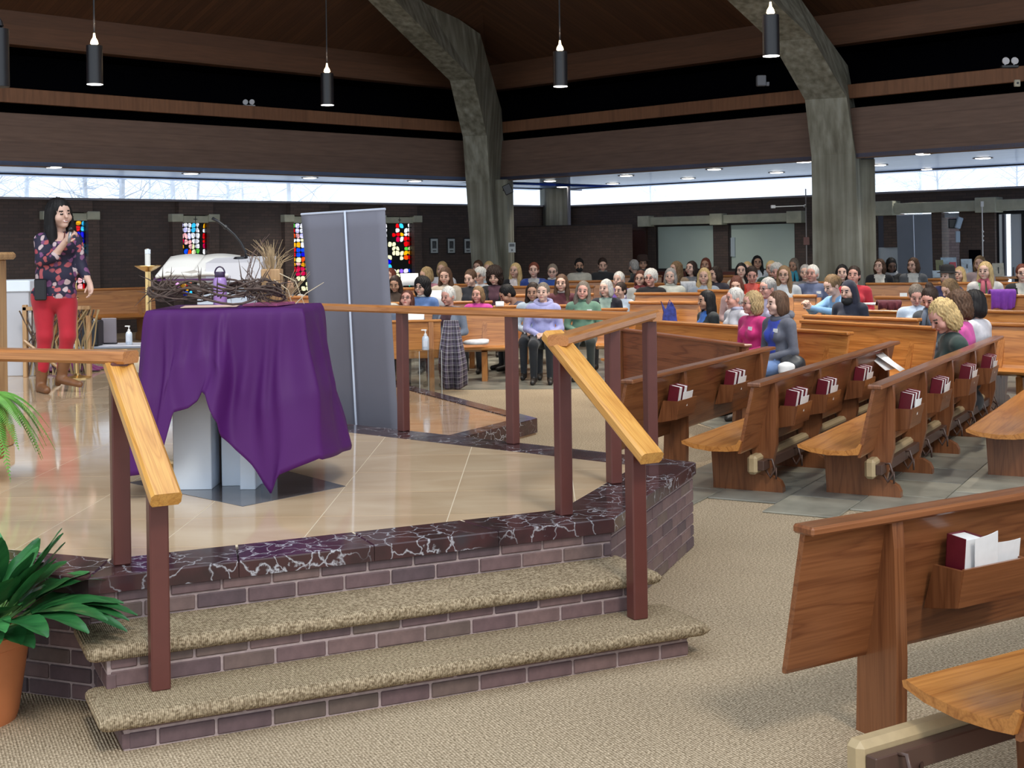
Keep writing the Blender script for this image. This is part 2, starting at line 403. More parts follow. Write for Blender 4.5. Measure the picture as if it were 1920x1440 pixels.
# ---- 45 degree wall frames
def wframe(side, c):
    """x runs along the wall away from the room corner, y into the room, z up"""
    if side == 'L':
        cx, cy = (CLW + CRW) / 2, (CRW - CLW) / 2
        cx, cy = (c + (CRW if c == CLW else CRF)) / 2, ((CRW if c == CLW else CRF) - c) / 2
        return frame(Vector((cx, cy, 0)), (-.70711, -.70711, 0), (.70711, -.70711, 0))
    cx, cy = ((CLW if c == CRW else CLF) + c) / 2, (c - (CLW if c == CRW else CLF)) / 2
    return frame(Vector((cx, cy, 0)), (.70711, -.70711, 0), (-.70711, -.70711, 0))
WL, WR, FL, FR = wframe('L', CLW), wframe('R', CRW), wframe('L', CLF), wframe('R', CRF)
def onL(x, y, c=CLW, M=WL): return M.inverted() @ PL(x, y, c)
def onR(x, y, c=CRW, M=WR): return M.inverted() @ PR(x, y, c)
def uvbox(o):
    me = o.data; uvl = me.uv_layers.new(name='UVMap')
    for p in me.polygons:
        n = p.normal
        for li in p.loop_indices:
            co = me.vertices[me.loops[li].vertex_index].co
            if abs(n.x) > max(abs(n.y), abs(n.z)): q = (co.y, co.z)
            elif abs(n.y) > abs(n.z): q = (co.x, co.z)
            else: q = (co.x, co.y)
            uvl.data[li].uv = q
    return o
SOFZ, SILL = 3.45, 2.95
# stained glass openings in the left wall (px of the glass: left, right, top)
SG = [(98, 159, 414), (336, 386, 418), (544, 604, 420), (727, 767, 423)]
wins = []
for (xa, xb, yt) in SG:
    a, b_ = onL(xa, yt), onL(xb, yt)
    wins.append((b_.x, a.x, (a.z + b_.z) / 2))
wins[2] = (wins[2][0], wins[2][1], wins[1][2]); wins[3] = (wins[3][0] - 0.05, wins[3][1] + 0.18, wins[1][2])
ZB = 0.75
mb = MB(); xs = sorted(wins); T = 0.06
edges = [-1.0]
for a, b_, zt in xs: edges += [a, b_]
edges.append(32.0)
for k in range(0, len(edges), 2): mb.box(edges[k], edges[k + 1], -T, 0, 0, SILL)
for a, b_, zt in xs:
    mb.box(a, b_, -T, 0, zt, SILL); mb.box(a, b_, -T, 0, 0, ZB)
wl = uvbox(mb.build('wall_left', DARKBRICK, None, M=WL)); struct(wl, 'dark brick wall with stained glass windows')
MB().box(-1, 32, -T - 0.05, 0.10, SILL - 0.05, SILL, 0.01).build('window_sill', flat('sill', (0.28, 0.27, 0.31), 0.5), wl)
# clerestory glazing
def clerestory(name, M, x0, x1, n, label, wall):
    r = empty(name); r.matrix_world = M; struct(r, label)
    step = (x1 - x0) / n
    fr = flat('dark_frame', (0.05, 0.05, 0.06), 0.5)
    for i in range(n):
        MB().box(x0 + i * step, x0 + (i + 1) * step, -0.16, -0.15, SILL, SOFZ).build('pane', GLASS, r)
    MB().box(x0, x1, -0.20, -0.10, SOFZ - 0.03, SOFZ).build('head_rail', fr, r)
    return r
clerestory('window_5', WL, -1.0, 32, 10, 'long clerestory window above the stained glass wall', wl)
clerestory('window_6', WR, -1.0, 32, 9, 'long clerestory window above the entrance wall', None)
# stained glass windows: irregular cells, each coloured pane its own piece
SGC = {'w': (0.95, 0.90, 0.88), 'p': (0.95, 0.62, 0.60), 'r': (0.80, 0.02, 0.05), 'm': (0.75, 0.01, 0.22), 'o': (0.95, 0.25, 0.03), 'y': (1.0, 0.62, 0.05), 'g': (0.30, 0.70, 0.20),
       'c': (0.20, 0.75, 0.95), 'b': (0.02, 0.25, 0.85), 'u': (0.02, 0.03, 0.70), 'v': (0.55, 0.35, 0.95), 'l': (0.85, 0.78, 0.95), 'k': (0.98, 0.92, 0.66), 't': (0.05, 0.8, 0.6), 'd': None, '.': None}
SGM = {}
for k_, c_ in SGC.items():
    if c_: SGM[k_] = glass_clear('stained_glass_' + k_, c_, 0.03, 0.2)
LEAD = flat('dark_matrix', (0.012, 0.014, 0.012), 0.8)
PAT = [
 ["ro...yc", "ow..rrc", "yy..ruu", "rw.k.uu", "py.k..c", "oo.kk.c", "rr..k.w", "yr....p", "b.c..yc", "bbc.w.w", "cub.wpw", "ucb.rpr", "ybw.wrw", "bub.rrw"],
 ["lwwcwdy", "wlwcwdw", "pplwwdr", "mppwwdr", "ydpkwdm", ".bokg.w", ".cpwg.o", ".pmww.b", "..mkk.o", "w..mc.b", "bm...ou", "bro..yu", "cy.k.wb", "ubc.y.b"],
 ["glwppwc", "rlwwwlw", "oplmcww", "wwkkcvl", "yywwwwp", "rbbkwwl", "rbuywwm", "ykoovvr", "ypyywvr", "rmmyrww", ".mmrrkp", ".kk....", "...kk..", "..kkkk."],
 ["w..rc.w", "w..w.ww", "w.rrywp", "...mwrr", ".kk..rr", "..kk.gk", "..kkkyy", ".k..kor", "uu....r", "bc.....", "cbwkvlb", "tb.kwvb", "bb.wvuu", "..w.w.t"]]
rs = random.Random(3)
for wi, (a, b_, zt) in enumerate(wins):
    root = empty('window_%d' % (wi + 1)); root.matrix_world = WL
    struct(root, ['stained glass window behind the speaking woman', 'stained glass window above the open book', 'stained glass window with two pale hands', 'stained glass window with a reaching hand'][wi])
    pat = PAT[wi]; nr, nc = len(pat), len(pat[0])
    gx = [[b_ - (b_ - a) * (c / nc) + (rs.uniform(-.028, .028) if 0 < c < nc else 0) for c in range(nc + 1)] for r in range(nr + 1)]
    gz = [[zt - (zt - ZB) * (r / nr) + (rs.uniform(-.03, .03) if 0 < r < nr else 0) for c in range(nc + 1)] for r in range(nr + 1)]
    mat = MB(); yb = 0.03
    for r in range(nr):
        for c in range(nc):
            q = [(gx[r][c], gz[r][c]), (gx[r][c + 1], gz[r][c + 1]), (gx[r + 1][c + 1], gz[r + 1][c + 1]), (gx[r + 1][c], gz[r + 1][c])]
            ch = pat[r][c]
            if SGC[ch] is None:
                mat.add([(p[0], yb, p[1]) for p in q], [(0, 1, 2, 3)]); continue
            cx = sum(p[0] for p in q) / 4; cz = sum(p[1] for p in q) / 4
            outer = []; inner = []
            for k in range(4):
                p, n_ = q[k], q[(k + 1) % 4]
                for f_ in (0.22, 0.78):
                    s_ = (p[0] + (n_[0] - p[0]) * f_, p[1] + (n_[1] - p[1]) * f_)
                    inner.append((cx + (s_[0] - cx) * 0.86, cz + (s_[1] - cz) * 0.86))
            # ring
            ring_o = []
            for k in range(4):
                p, n_ = q[k], q[(k + 1) % 4]
                ring_o += [(p[0] + (n_[0] - p[0]) * 0.22, p[1] + (n_[1] - p[1]) * 0.22), (p[0] + (n_[0] - p[0]) * 0.78, p[1] + (n_[1] - p[1]) * 0.78)]
            vs_ = [(p[0], yb, p[1]) for p in ring_o] + [(p[0], yb, p[1]) for p in inner] + [(p[0], yb, p[1]) for p in q]
            fs_ = [(k, (k + 1) % 8, 8 + (k + 1) % 8, 8 + k) for k in range(8)] + [((2 * k - 1) % 8, 16 + k, 2 * k) for k in range(4)]
            mat.add(vs_, fs_)
            MB().prism(inner, 'y', yb - 0.015, yb + 0.004).build('pane', SGM[ch], root)
    mat.build('glass_matrix', LEAD, root)
    # jambs and lintel
    for x0, x1 in ((a - 0.26, a), (b_, b_ + 0.26)):
        uvbox(MB().box(x0, x1, -0.02, 0.15, 0, zt + 0.02).build('jamb', MIDBRICK, root))
        MB().box(x0 - 0.01, x1 + 0.02, -0.02, 0.18, zt + 0.02, zt + 0.20, 0.012).build('lintel_block', CONCLIGHT, root)
    MB().box(a, b_, -0.02, 0.12, zt, zt + 0.16, 0.008).build('lintel', CONCLIGHT, root)
    cx = (a + b_) / 2
    MB().box(cx - 0.008, cx + 0.008, 0.12, 0.125, zt + 0.01, zt + 0.15).box(cx - 0.05, cx + 0.05, 0.12, 0.126, zt + 0.075, zt + 0.092).build('incised_cross', DARKPL, root)
    uvbox(MB().box(a - 0.1, b_ + 0.1, 0.0, 0.16, zt + 0.18, SILL - 0.06).build('brick_panel', MIDBRICK, root))
# ---- right (entrance) wall with frosted partition windows and openings
wr = MB(); e = lambda x: onR(x, 460).x
XA, XB, XC, XD_ = e(1228), e(1338), e(1365), e(1491)
ZT, ZS = 2.30, 1.05
wr.box(-1.0, XA, -T, 0, 0, SILL).box(XB, XC, -T, 0, 0, SILL).box(XD_, e(1645), -T, 0, 0, SILL)
wr.box(XA, XB, -T, 0, ZT, SILL).box(XA, XB, -T, 0, 0, ZS).box(XC, XD_, -T, 0, ZT, SILL).box(XC, XD_, -T, 0, 0, ZS)
wr.box(e(1645), 32, -T, 0, 2.42, SILL)
wr = uvbox(wr.build('wall_right', DARKBRICK, None, M=WR)); struct(wr, 'dark brick entrance wall under the clerestory')
MB().box(-1, 32, -T - 0.05, 0.10, SILL - 0.05, SILL, 0.01).build('window_sill', flat('sill', (0.28, 0.27, 0.31), 0.5), wr)
FROST = flat('frosted_glass', (0.50, 0.60, 0.55), 0.25, var=0.05, vs_=0.8, coat=0.4)
for k, (a, b_) in enumerate(((XA, XB), (XC, XD_))):
    r = empty('window_%d' % (7 + k)); r.matrix_world = WR; struct(r, ['frosted partition window beside the brown door', 'frosted partition window beside the thick concrete rib'][k])
    MB().box(a, b_, -0.10, -0.08, ZS, ZT).build('pane', FROST, r)
    fm = flat('bronze_frame', (0.03, 0.025, 0.025), 0.5)
    for q in ((a, a + .05, ZS, ZT), (b_ - .05, b_, ZS, ZT), (a, b_, ZS, ZS + .05), (a, b_, ZT - .05, ZT)):
        MB().box(q[0], q[1], -0.12, -0.05, q[2], q[3]).build('frame_bar', fm, r)
    MB().box(a - 0.3, b_ + 0.0, 0.0, 0.16, ZT, ZT + 0.22, 0.01).build('lintel', CONCLIGHT, r)
    MB().box(a - 0.42, a - 0.02, -0.01, 0.24, ZT - 0.04, ZT + 0.26, 0.01).build('lintel_block', CONCLIGHT, r)
MB().box(XD_ - 0.1, XD_ + 0.34, -0.01, 0.24, ZT - 0.04, ZT + 0.26, 0.01).build('lintel_block', CONCLIGHT, wr)
MB().box(XA - .02, XD_ + .02, 0.0, 0.05, 0.0, ZS - 0.03, 0.01).build('wainscot', flat('red_wood', (0.10, 0.03, 0.024), 0.5, var=0.2, vs_=2), wr)
MB().box(XC + 0.02, XC + 0.18, -0.07, -0.05, 1.42, 1.92).build('posted_sheet', flat('pale_sheet', (0.42, 0.50, 0.56), 0.6), wr)
# brown door left of the frosted windows
dr = empty('door_1'); dr.matrix_world = WR; struct(dr, 'dark brown wooden door beside the frosted windows')
d0, d1 = e(1182), e(1212)
MB().box(d0, d1, 0.0, 0.05, 0, 2.16, 0.01).build('door_leaf', flat('door_brown', (0.075, 0.028, 0.022), 0.5, var=0.15), dr)
MB().box(d0 - .05, d0, 0, .07, 0, 2.22).box(d1, d1 + .05, 0, .07, 0, 2.22).box(d0 - .05, d1 + .05, 0, .07, 2.16, 2.22).build('door_frame', BROWNBAR, dr)
MB().box(d1 - .12, d1 - .08, .05, .09, 0.98, 1.1).build('handle', CHROME, dr)
# low brick screen wall and small rear column
a = PR(953, 427, 38.2); b_ = PR(1168, 425, 38.2)
Ms = frame(Vector((a.x, a.y, 0)), (b_ - a).to_2d().to_3d())
Ls = (b_ - a).to_2d().length
sw = uvbox(MB().box(-2.6, Ls, 0, 0.30, 0, a.z).build('wall_screen', MIDBRICK, None, M=Ms)); struct(sw, 'low brown brick screen wall behind the rear pew')
uvbox(MB().box(Ls - 0.22, Ls + 0.02, -0.06, 0.36, 0, a.z + 0.01).build('end_pier', MIDBRICK, sw))
MB().box(-2.6, Ls, -0.02, 0.32, a.z, a.z + 0.03, 0.005).build('coping', flat('dark_cap', (0.05, 0.04, 0.04), 0.6), sw)
c0 = PR(1040, 400, 40.2)
tc_ = MB().box(-0.36, 0.36, -0.3, 0.3, 0, SOFZ, 0.03).build('concrete_column', CONC, None, M=Matrix.Translation((c0.x, c0.y, 0)) @ Matrix.Rotation(R(15), 4, 'Z'))
struct(tc_, 'plain square concrete column behind the low brick screen')
pp = PR(1067, 400, 39.6)
tag(MB().tube([(pp.x, pp.y, 0), (pp.x, pp.y, SOFZ)], 0.05, 10).build('drain_pipe', flat('grey_pipe', (0.28, 0.27, 0.28), 0.5)), 'slim grey pipe beside the square concrete column', 'pipe')
# ---- entrance bay right of the thick rib: lintel beam, piers, vestibule beyond
eb = empty('entrance_bay'); eb.matrix_world = WR; struct(eb, 'glazed entrance bay with brick piers and a pale lintel')
MB().box(e(1645), 32, 0.0, 0.30, 2.42, 2.66, 0.01).build('lintel_beam', CONCLIGHT, eb)
for x in (1672, 1862): 
    MB().box(e(x) - .24, e(x) + .24, -0.02, 0.38, 2.38, 2.72, 0.01).build('lintel_block', CONCLIGHT, eb)
for xa, xb in ((1747, 1766), (1799, 1842), (1842, 1866)):
    uvbox(MB().box(e(xa), e(xb), -0.35, 0.0, 0, 2.42).build('pier', MIDBRICK, eb))
e2 = lambda x, off: (WR.inverted() @ PR(x, 460, CRW + off * 1.41421)).x
uvbox(MB().box(e2(1762, 1.3), e2(1806, 1.3), -1.4, -1.3, 0, 2.42).build('inner_brick_wall', brickwall('grey_brick', (0.16, 0.135, 0.15), (0.12, 0.10, 0.115), (0.08, 0.07, 0.08)), eb))
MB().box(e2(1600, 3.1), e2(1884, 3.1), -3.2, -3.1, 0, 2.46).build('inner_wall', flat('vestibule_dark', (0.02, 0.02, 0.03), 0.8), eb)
uvbox(MB().box(e(1657), e(1683), -0.35, 0.0, 1.62, 2.42).build('pier', MIDBRICK, eb))
MB().box(e(1645), e(1683), -0.10, -0.05, 0, 1.62).build('white_door', flat('pale_door', (0.46, 0.52, 0.58), 0.5), eb)
MB().box(e(1645), e(1657), -0.36, -0.31, 1.62, 2.42).build('dark_glass', BLACK, eb)
MB().box(e(1768), e(1822), -0.2, -0.1, 2.30, 2.40).build('pale_transom', flat('pale_transom', (0.45, 0.52, 0.62), 0.5), eb)
d2 = empty('door_2'); d2.matrix_world = WR; struct(d2, 'pale grey glazed entrance door at the bright doorway')
MB().box(e(1890), e(1912), -0.2, -0.14, 0, 2.34, 0.01).build('door_leaf', flat('pale_door2', (0.50, 0.55, 0.62), 0.45), d2)
MB().box(e(1912), e(1990), -0.2, -0.14, 0, 2.34, 0.01).build('door_pane', GLASS, d2)
MB().box(e(1866), e(1870), -0.25, -0.1, 0, 2.42).box(e(1912), e(1918), -.25, -.1, 0, 2.42).box(e(1866), e(1990), -.25, -.1, 2.34, 2.42).build('door_frame', DARKPL, d2)
MB().box(e(1895), e(1897), -0.14, -0.09, 0.95, 1.15).build('handle', CHROME, d2)
# ---- soffits, fascias, bands, upper void, ceilings
def wing(side, Mf, cf, cw, tagname):
    off = abs(cw - cf) / 1.41421
    so = MB().box(-5.35 if side == 'L' else -2.4, 32, -off - 1.2, 0.0, SOFZ, SOFZ + 0.08).build('ceiling_soffit_' + tagname, SOFFW, None, M=Mf)
    struct(so, 'white boarded soffit over the %s aisle' % tagname)
    fa = MB().box(-0.1, 32, -0.12, 0.0, SOFZ - 0.02, 4.44, 0.01).build('trim_fascia_' + tagname, FASCW, None, M=Mf); struct(fa, 'deep brown boarded fascia above the %s aisle' % tagname)
    ba = MB().box(-0.1, 32, -0.16, -0.04, 4.64, 4.92, 0.008).build('trim_band_' + tagname, BANDW, None, M=Mf); struct(ba, 'narrow orange brown board band above the %s fascia' % tagname)
    vo = MB().box(-2.2, 32, -1.5, -1.4, SOFZ + 0.09, 6.6).build('wall_void_' + tagname, BLACK, None, M=Mf); struct(vo, 'dark gap above the %s fascia, shade painted as a black wall' % tagname)  # flat black sheet paints the shade of the open gap
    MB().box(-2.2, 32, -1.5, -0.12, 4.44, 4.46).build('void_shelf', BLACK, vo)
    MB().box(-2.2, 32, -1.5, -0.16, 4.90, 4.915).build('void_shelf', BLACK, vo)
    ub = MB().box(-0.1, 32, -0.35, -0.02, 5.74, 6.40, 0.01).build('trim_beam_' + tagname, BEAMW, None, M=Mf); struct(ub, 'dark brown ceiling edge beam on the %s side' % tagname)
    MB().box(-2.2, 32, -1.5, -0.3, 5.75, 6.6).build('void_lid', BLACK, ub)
wing('L', FL, CLF, CLW, 'left'); wing('R', FR, CRF, CRW, 'right')
def ceil_plane(name, Mf, xmax, depth, slope=0.37):
    # boards run up the slope
    mb = MB()
    pts = [(0.0, 0.0, 6.38), (xmax, 0.0, 6.38), (xmax, depth, 6.38 + slope * depth), (depth * 0.98, depth, 6.38 + slope * depth)]
    mb.add([(p[0], p[1], p[2]) for p in pts] + [(p[0], p[1], p[2] + 0.1) for p in pts], [(0, 1, 2, 3), (7, 6, 5, 4), (0, 4, 5, 1), (1, 5, 6, 2), (2, 6, 7, 3), (3, 7, 4, 0)])
    o = mb.build(name, CEILW, None, M=Mf); return o
struct(ceil_plane('ceiling_left', FL, 32, 13.0), 'dark brown boarded ceiling sloping up over the left side')
struct(ceil_plane('ceiling_right', FR, 32, 13.0), 'dark brown boarded ceiling sloping up over the right side')
# outer roof lid over the aisles so no daylight leaks in from above
for nm, M_ in (('roof_left', FL), ('roof_right', FR)):
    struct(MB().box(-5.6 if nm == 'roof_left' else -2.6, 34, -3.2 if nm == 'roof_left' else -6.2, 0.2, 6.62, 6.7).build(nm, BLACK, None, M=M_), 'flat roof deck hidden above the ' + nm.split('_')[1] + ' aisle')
# ---- concrete ribs
def rib(name, pts, width, depths, nrm, label):
    """pts: (px, py, D) of the front face centre, from the floor up; nrm: horizontal direction the face looks"""
    nx = Vector((nrm[0], nrm[1], 0)).normalized(); sx = Vector((-nx.y, nx.x, 0))
    root = empty(name, P(*pts[0]).xy.to_3d()); struct(root, label)
    C = [P(*p) for p in pts]; C[0].z = 0.0; base = root.location.copy()
    def seg(nm, i0, i1):
        mb = MB(); vs_ = []
        for i in range(i0, i1 + 1):
            wd = width[i]; dp = depths[i]
            t = (C[min(i + 1, len(C) - 1)] - C[max(i - 1, 0)]).normalized()
            inw = -nx
            nrm_ = (inw - t * inw.dot(t)).normalized()
            if i == 0 or (i1 - i0 and abs(t.z) > 0.98): nrm_ = inw
            for a, b in ((-.5, 0), (.5, 0), (.5, 1), (-.5, 1)):
                vs_.append(C[i] + sx * wd * a + nrm_ * dp * b - base)
        n = i1 - i0; fs_ = [(4 * k + j, 4 * k + (j + 1) % 4, 4 * k + 4 + (j + 1) % 4, 4 * k + 4 + j) for k in range(n) for j in range(4)]
        fs_ += [(3, 2, 1, 0), tuple(4 * n + j for j in range(4))]
        mb.add(vs_, fs_); return mb.build(nm, CONC, root)
    return root, seg
r1, s1 = rib('concrete_rib', [(915, 600, 33.0), (896, 345, 33.0), (890, 255, 32.6), (866, 150, 31.2), (775, 60, 29.0), (715, 0, 27.8), (560, -155, 25.0), (380, -330, 22.5)],
             [0.66, 0.62, 0.62, 0.60, 0.58, 0.56, 0.55, 0.55], [1.3, 1.3, 1.2, 1.3, 1.1, 1.0, 1.0, 0.9], (-0.30, -0.95), 'slender bent concrete rib at the corner behind the audience')
s1('column', 0, 2); s1('arm', 2, 7)
MB().box(-0.35, 0.12, 0, 0.9, 0, SOFZ, 0.01, M=Matrix.Translation((0.40, 0.30, 0)) @ Matrix.Rotation(R(-10), 4, 'Z')).build('buttress', CONC, r1)
r2, s2 = rib('concrete_rib', [(1572, 640, 26.6), (1562, 290, 26.6), (1548, 185, 26.4), (1485, 75, 25.2), (1405, 0, 24.0), (1290, -110, 22.2), (1100, -300, 19.8)],
             [0.98, 0.86, 0.82, 0.78, 0.74, 0.72, 0.70], [1.0, 1.0, 1.2, 1.5, 1.5, 1.4, 1.2], (-0.42, -0.91), 'thick bent concrete rib beside the frosted windows')
s2('column', 0, 2); s2('arm', 2, 6)
MB().box(-0.5, 0.5, 0, 0.9, 0, SOFZ, 0.02, M=Matrix.Translation((0.38, 0.35, 0))).build('buttress', CONC, r2)
# ---- recessed downlights in the soffits
DL = [(101, 313), (358, 325), (581, 333), (778, 339), (1031, 339), (1054, 350), (1174, 329), (1149, 344), (1290, 334), (1339, 317), (1456, 323), (1507, 303), (1730, 288), (1843, 296), (1740, 317), (1648, 309)]
dl_ring = MB().lathe([(0.16, 0.0), (0.20, 0.0), (0.20, -0.012), (0.16, -0.008)], 20).mesh('trim_ring', flat('bronze_ring', (0.16, 0.12, 0.10), 0.4))
dl_disc = MB().lathe([(0.001, -0.002), (0.16, -0.004), (0.14, -0.018), (0.09, -0.024), (0.001, -0.026)], 16).mesh('lens', LAMP)
for i, (x, y) in enumerate(DL):
    p = G(x, y, SOFZ)
    r = empty('downlight', (p.x, p.y, SOFZ)); tag(r, 'round recessed downlight in the white soffit of the %s aisle' % ('left' if x < 1000 else 'right'), 'light', 'recessed soffit downlights')
    link('trim_ring', dl_ring, r); link('lens', dl_disc, r)
    if i % 2 == 0:
        ld = bpy.data.lights.new('downlight_lamp', 'SPOT'); ld.energy = 120; ld.spot_size = R(130); ld.spot_blend = 0.8; ld.color = (1, .93, .82); ld.shadow_soft_size = 0.15
        lo = bpy.data.objects.new('downlight_lamp', ld); COL.objects.link(lo); lo.parent = r; lo.location = (0, 0, -0.05)
# ---- pendants
def pendant(px, py, D, label, on=True, dia=0.215, ln=0.52, glow=420):
    p = P(px, py, D); r = empty('pendant_lamp', (p.x, p.y, p.z)); tag(r, label, 'lamp', 'black cylinder pendants')
    rr = dia / 2
    autosmooth(MB().lathe([(rr * .9, 0.0), (rr, 0.0), (rr, ln), (rr * .8, ln), (rr * .8, ln - .02)], 24).build('shade', DARKPL, r))
    MB().lathe([(0.001, -.004), (rr * .97, -.004), (rr * .97, .004), (0.001, .004)], 20).build('lens', LAMP if on else DARKPL, r)
    MB().lathe([(0.02, ln), (0.055, ln + .03), (0.045, ln + .07), (0.02, ln + .11), (0.012, ln + .17)], 12).build('glow_cap', LAMPWARM if on else DARKPL, r)
    MB().tube([(0, 0, ln + .15), (0, 0, ln + 5.5)], 0.012, 6).build('cord', DARKPL, r)
    if on:
        ld = bpy.data.lights.new('pendant_spot', 'SPOT'); ld.energy = glow; ld.spot_size = R(100); ld.spot_blend = 0.7; ld.color = (1, .93, .82); ld.shadow_soft_size = 0.12
        lo = bpy.data.objects.new('pendant_spot', ld); COL.objects.link(lo); lo.parent = r; lo.location = (0, 0, -.03)
        ld = bpy.data.lights.new('pendant_uplight', 'POINT'); ld.energy = 14; ld.color = (1, .72, .42); ld.shadow_soft_size = .05
        lo = bpy.data.objects.new('pendant_uplight', ld); COL.objects.link(lo); lo.parent = r; lo.location = (0, 0, ln + .3)
pendant(178, 158, 18, 'black cylinder pendant above the speaking woman')
pendant(614, 197, 22, 'black cylinder pendant above the grey banner')
pendant(1051, 162, 20, 'black cylinder pendant hanging between the two concrete ribs')
pendant(1446, 105, 17, 'black cylinder pendant in front of the thick concrete rib')
pendant(-2, 162, 13, 'unlit black pendant hanging beside the oak pillar', False, 0.20, 0.56)
# extra pendants out of view, added to brighten the audience
for i, (x, y, z) in enumerate(((-3.5, 23.0, 6.6), (2.5, 24.5, 6.9), (5.5, 20.5, 6.2), (-1.0, 19.0, 6.3), (3.0, 17.0, 6.0), (8.0, 19.5, 6.2), (-6.5, 20.0, 6.4), (4.2, 13.0, 5.2))):
    q = Vector((x, y, z)); r_ = None
    u_, v_ = x * F / y, (H - z) * F / y
    pendant(960 + u_ * math.cos(ROLL) + v_ * math.sin(ROLL), Y0 - u_ * math.sin(ROLL) + v_ * math.cos(ROLL), y, 'added unseen black pendant brightening the audience pews', glow=620)
# ================================================================== sanctuary platform, stairs, rails
PZ = 0.50
pl, pc1, pc2 = G(168, 1082, PZ), G(1145, 970, PZ), G(1298, 867, PZ)
sdir = (pc1 - pl).normalized(); SL = (pc1 - pl).length
ST = frame(Vector((pl.x, pl.y, 0)), sdir)            # stair frame: x along the front edge, y towards the altar
lft = Vector((-0.93, 0.3676, 0)); bk = Vector((-0.764, 0.645, 0))
plL = Vector((pl.x, pl.y, 0)) + lft * 8.0
bk1 = Vector((pc2.x, pc2.y, 0)) + bk * 3.9
poly = [(pl.x, pl.y), (pc1.x, pc1.y), (pc2.x, pc2.y), (bk1.x, bk1.y), (-3.4, 13.6), (-4.3, 16.6), (-9.5, 16.6), (plL.x, plL.y)]
plat = empty('sanctuary_platform', (0, 0, 0)); tag(plat, 'raised marble platform with brick sides and carpeted steps', 'platform')
def inset(poly, d):
    n = len(poly); out = []
    for i in range(n):
        p0, p1, p2 = Vector(poly[i - 1]), Vector(poly[i]), Vector(poly[(i + 1) % n])
        a = (p1 - p0).normalized(); b = (p2 - p1).normalized()
        na, nb = Vector((-a.y, a.x)), Vector((-b.y, b.x))
        k = (na + nb); k = k / max(0.2, k.length_squared) * 2
        out.append(tuple(p1 + k * d))
    return out
core = inset(poly, 0.004)
MB().prism(core, 'z', 0.0, 0.431).build('mortar_core', MORTAR, plat)
CW = 0.29
innerp = inset(poly, CW)
MB().prism(inset(poly, CW - 0.03), 'z', 0.431, PZ - 0.001).build('grout_bed', GROUT, plat)
# coping slabs along the visible edges
def coping(a, b, ia, ib, n, z0=0.432, z1=PZ, parent=plat, out=0.02, mat=MDARK):
    a, b, ia, ib = [Vector((p[0], p[1])) for p in (a, b, ia, ib)]
    d = (b - a).normalized(); nrm = Vector((d.y, -d.x)) * out; mt = out * 0.41
    for k in range(n):
        f0, f1 = k / n, (k + 1) / n; g = 0.0012
        q = [a.lerp(b, f0) + nrm + d * (g if k else -mt), a.lerp(b, f1) + nrm - d * (g if k < n - 1 else -mt), ia.lerp(ib, f1) - d * g, ia.lerp(ib, f0) + d * g]
        c = sum(q, Vector((0, 0))) / 4
        mb = MB(); ch = 0.006
        lo = [(p.x, p.y, z0) for p in q]; mi = [(p.x, p.y, z1 - ch) for p in q]
        hi = [(p.x + (c.x - p.x) * ch * 3, p.y + (c.y - p.y) * ch * 3, z1) for p in q]
        mb.add(lo + mi + hi, [(3, 2, 1, 0), (8, 9, 10, 11)] + [(i, (i + 1) % 4, 4 + (i + 1) % 4, 4 + i) for i in range(4)] + [(4 + i, 4 + (i + 1) % 4, 8 + (i + 1) % 4, 8 + i) for i in range(4)])
        mb.build('coping_slab', mat, parent)
for i, n in ((0, 4), (1, 2), (2, 4), (3, 4), (4, 3), (7, 8)):
    coping(poly[i], poly[(i + 1) % 8], innerp[i], innerp[(i + 1) % 8], n)
# floor tiles clipped to the inner polygon
def clip(poly_, inside, cut):
    out = []
    for i in range(len(poly_)):
        a, b = poly_[i - 1], poly_[i]
        ia, ib = inside(a), inside(b)
        if ia != ib: out.append(cut(a, b))
        if ib: out.append(b)
    return out
def clip_convexish(tile, region):
    """clip a tile by a polygon made of half planes (near-convex region)"""
    cur = tile
    n = len(region)
    for i in range(n):
        if len(cur) < 3: return []
        a = Vector(region[i]); b = Vector(region[(i + 1) % n]); d = b - a
        def side(p): return d.x * (p[1] - a.y) - d.y * (p[0] - a.x)
        def cut(p, q):
            sp, sq = side(p), side(q); t_ = sp / (sp - sq); return (p[0] + (q[0] - p[0]) * t_, p[1] + (q[1] - p[1]) * t_)
        cur = clip(cur, lambda p: side(p) >= -1e-9, cut)
    return cur
# two convex halves of the platform floor
regA = [innerp[0], innerp[1], innerp[2], innerp[3], (innerp[7][0], innerp[7][1])]
regA = [innerp[0], innerp[1], innerp[2], innerp[3], (-7.2, 10.9), innerp[7]]
regB = [(-7.2, 10.9), innerp[3], innerp[4], innerp[5], innerp[6]]
TS = 0.62; ta = R(2.0); ca, sa = math.cos(ta), math.sin(ta)
ntile = 0
for i in range(-16, 5):
    for j in range(0, 22):
        g = 0.0025
        x0, x1, y0, y1 = i * TS + 0.16 + g, (i + 1) * TS + 0.16 - g, 4.6 + j * TS + g, 4.6 + (j + 1) * TS - g
        tile = [(x0 * ca + y0 * sa * .6, y0), (x1 * ca + y0 * sa * .6, y0), (x1 * ca + y1 * sa * .6, y1), (x0 * ca + y1 * sa * .6, y1)]
        for reg in (regA, regB):
            q = clip_convexish(tile, reg)
            if len(q) < 3: continue
            ar = abs(sum(q[k - 1][0] * q[k][1] - q[k][0] * q[k - 1][1] for k in range(len(q)))) / 2
            cx = sum(p[0] for p in q) / len(q); cy = sum(p[1] for p in q) / len(q)
            if ar < 0.002 or cx < -0.40 * cy - 0.9: continue
            MB().prism(q, 'z', PZ - 0.02, PZ).build('floor_tile', MBEIGE, plat); ntile += 1
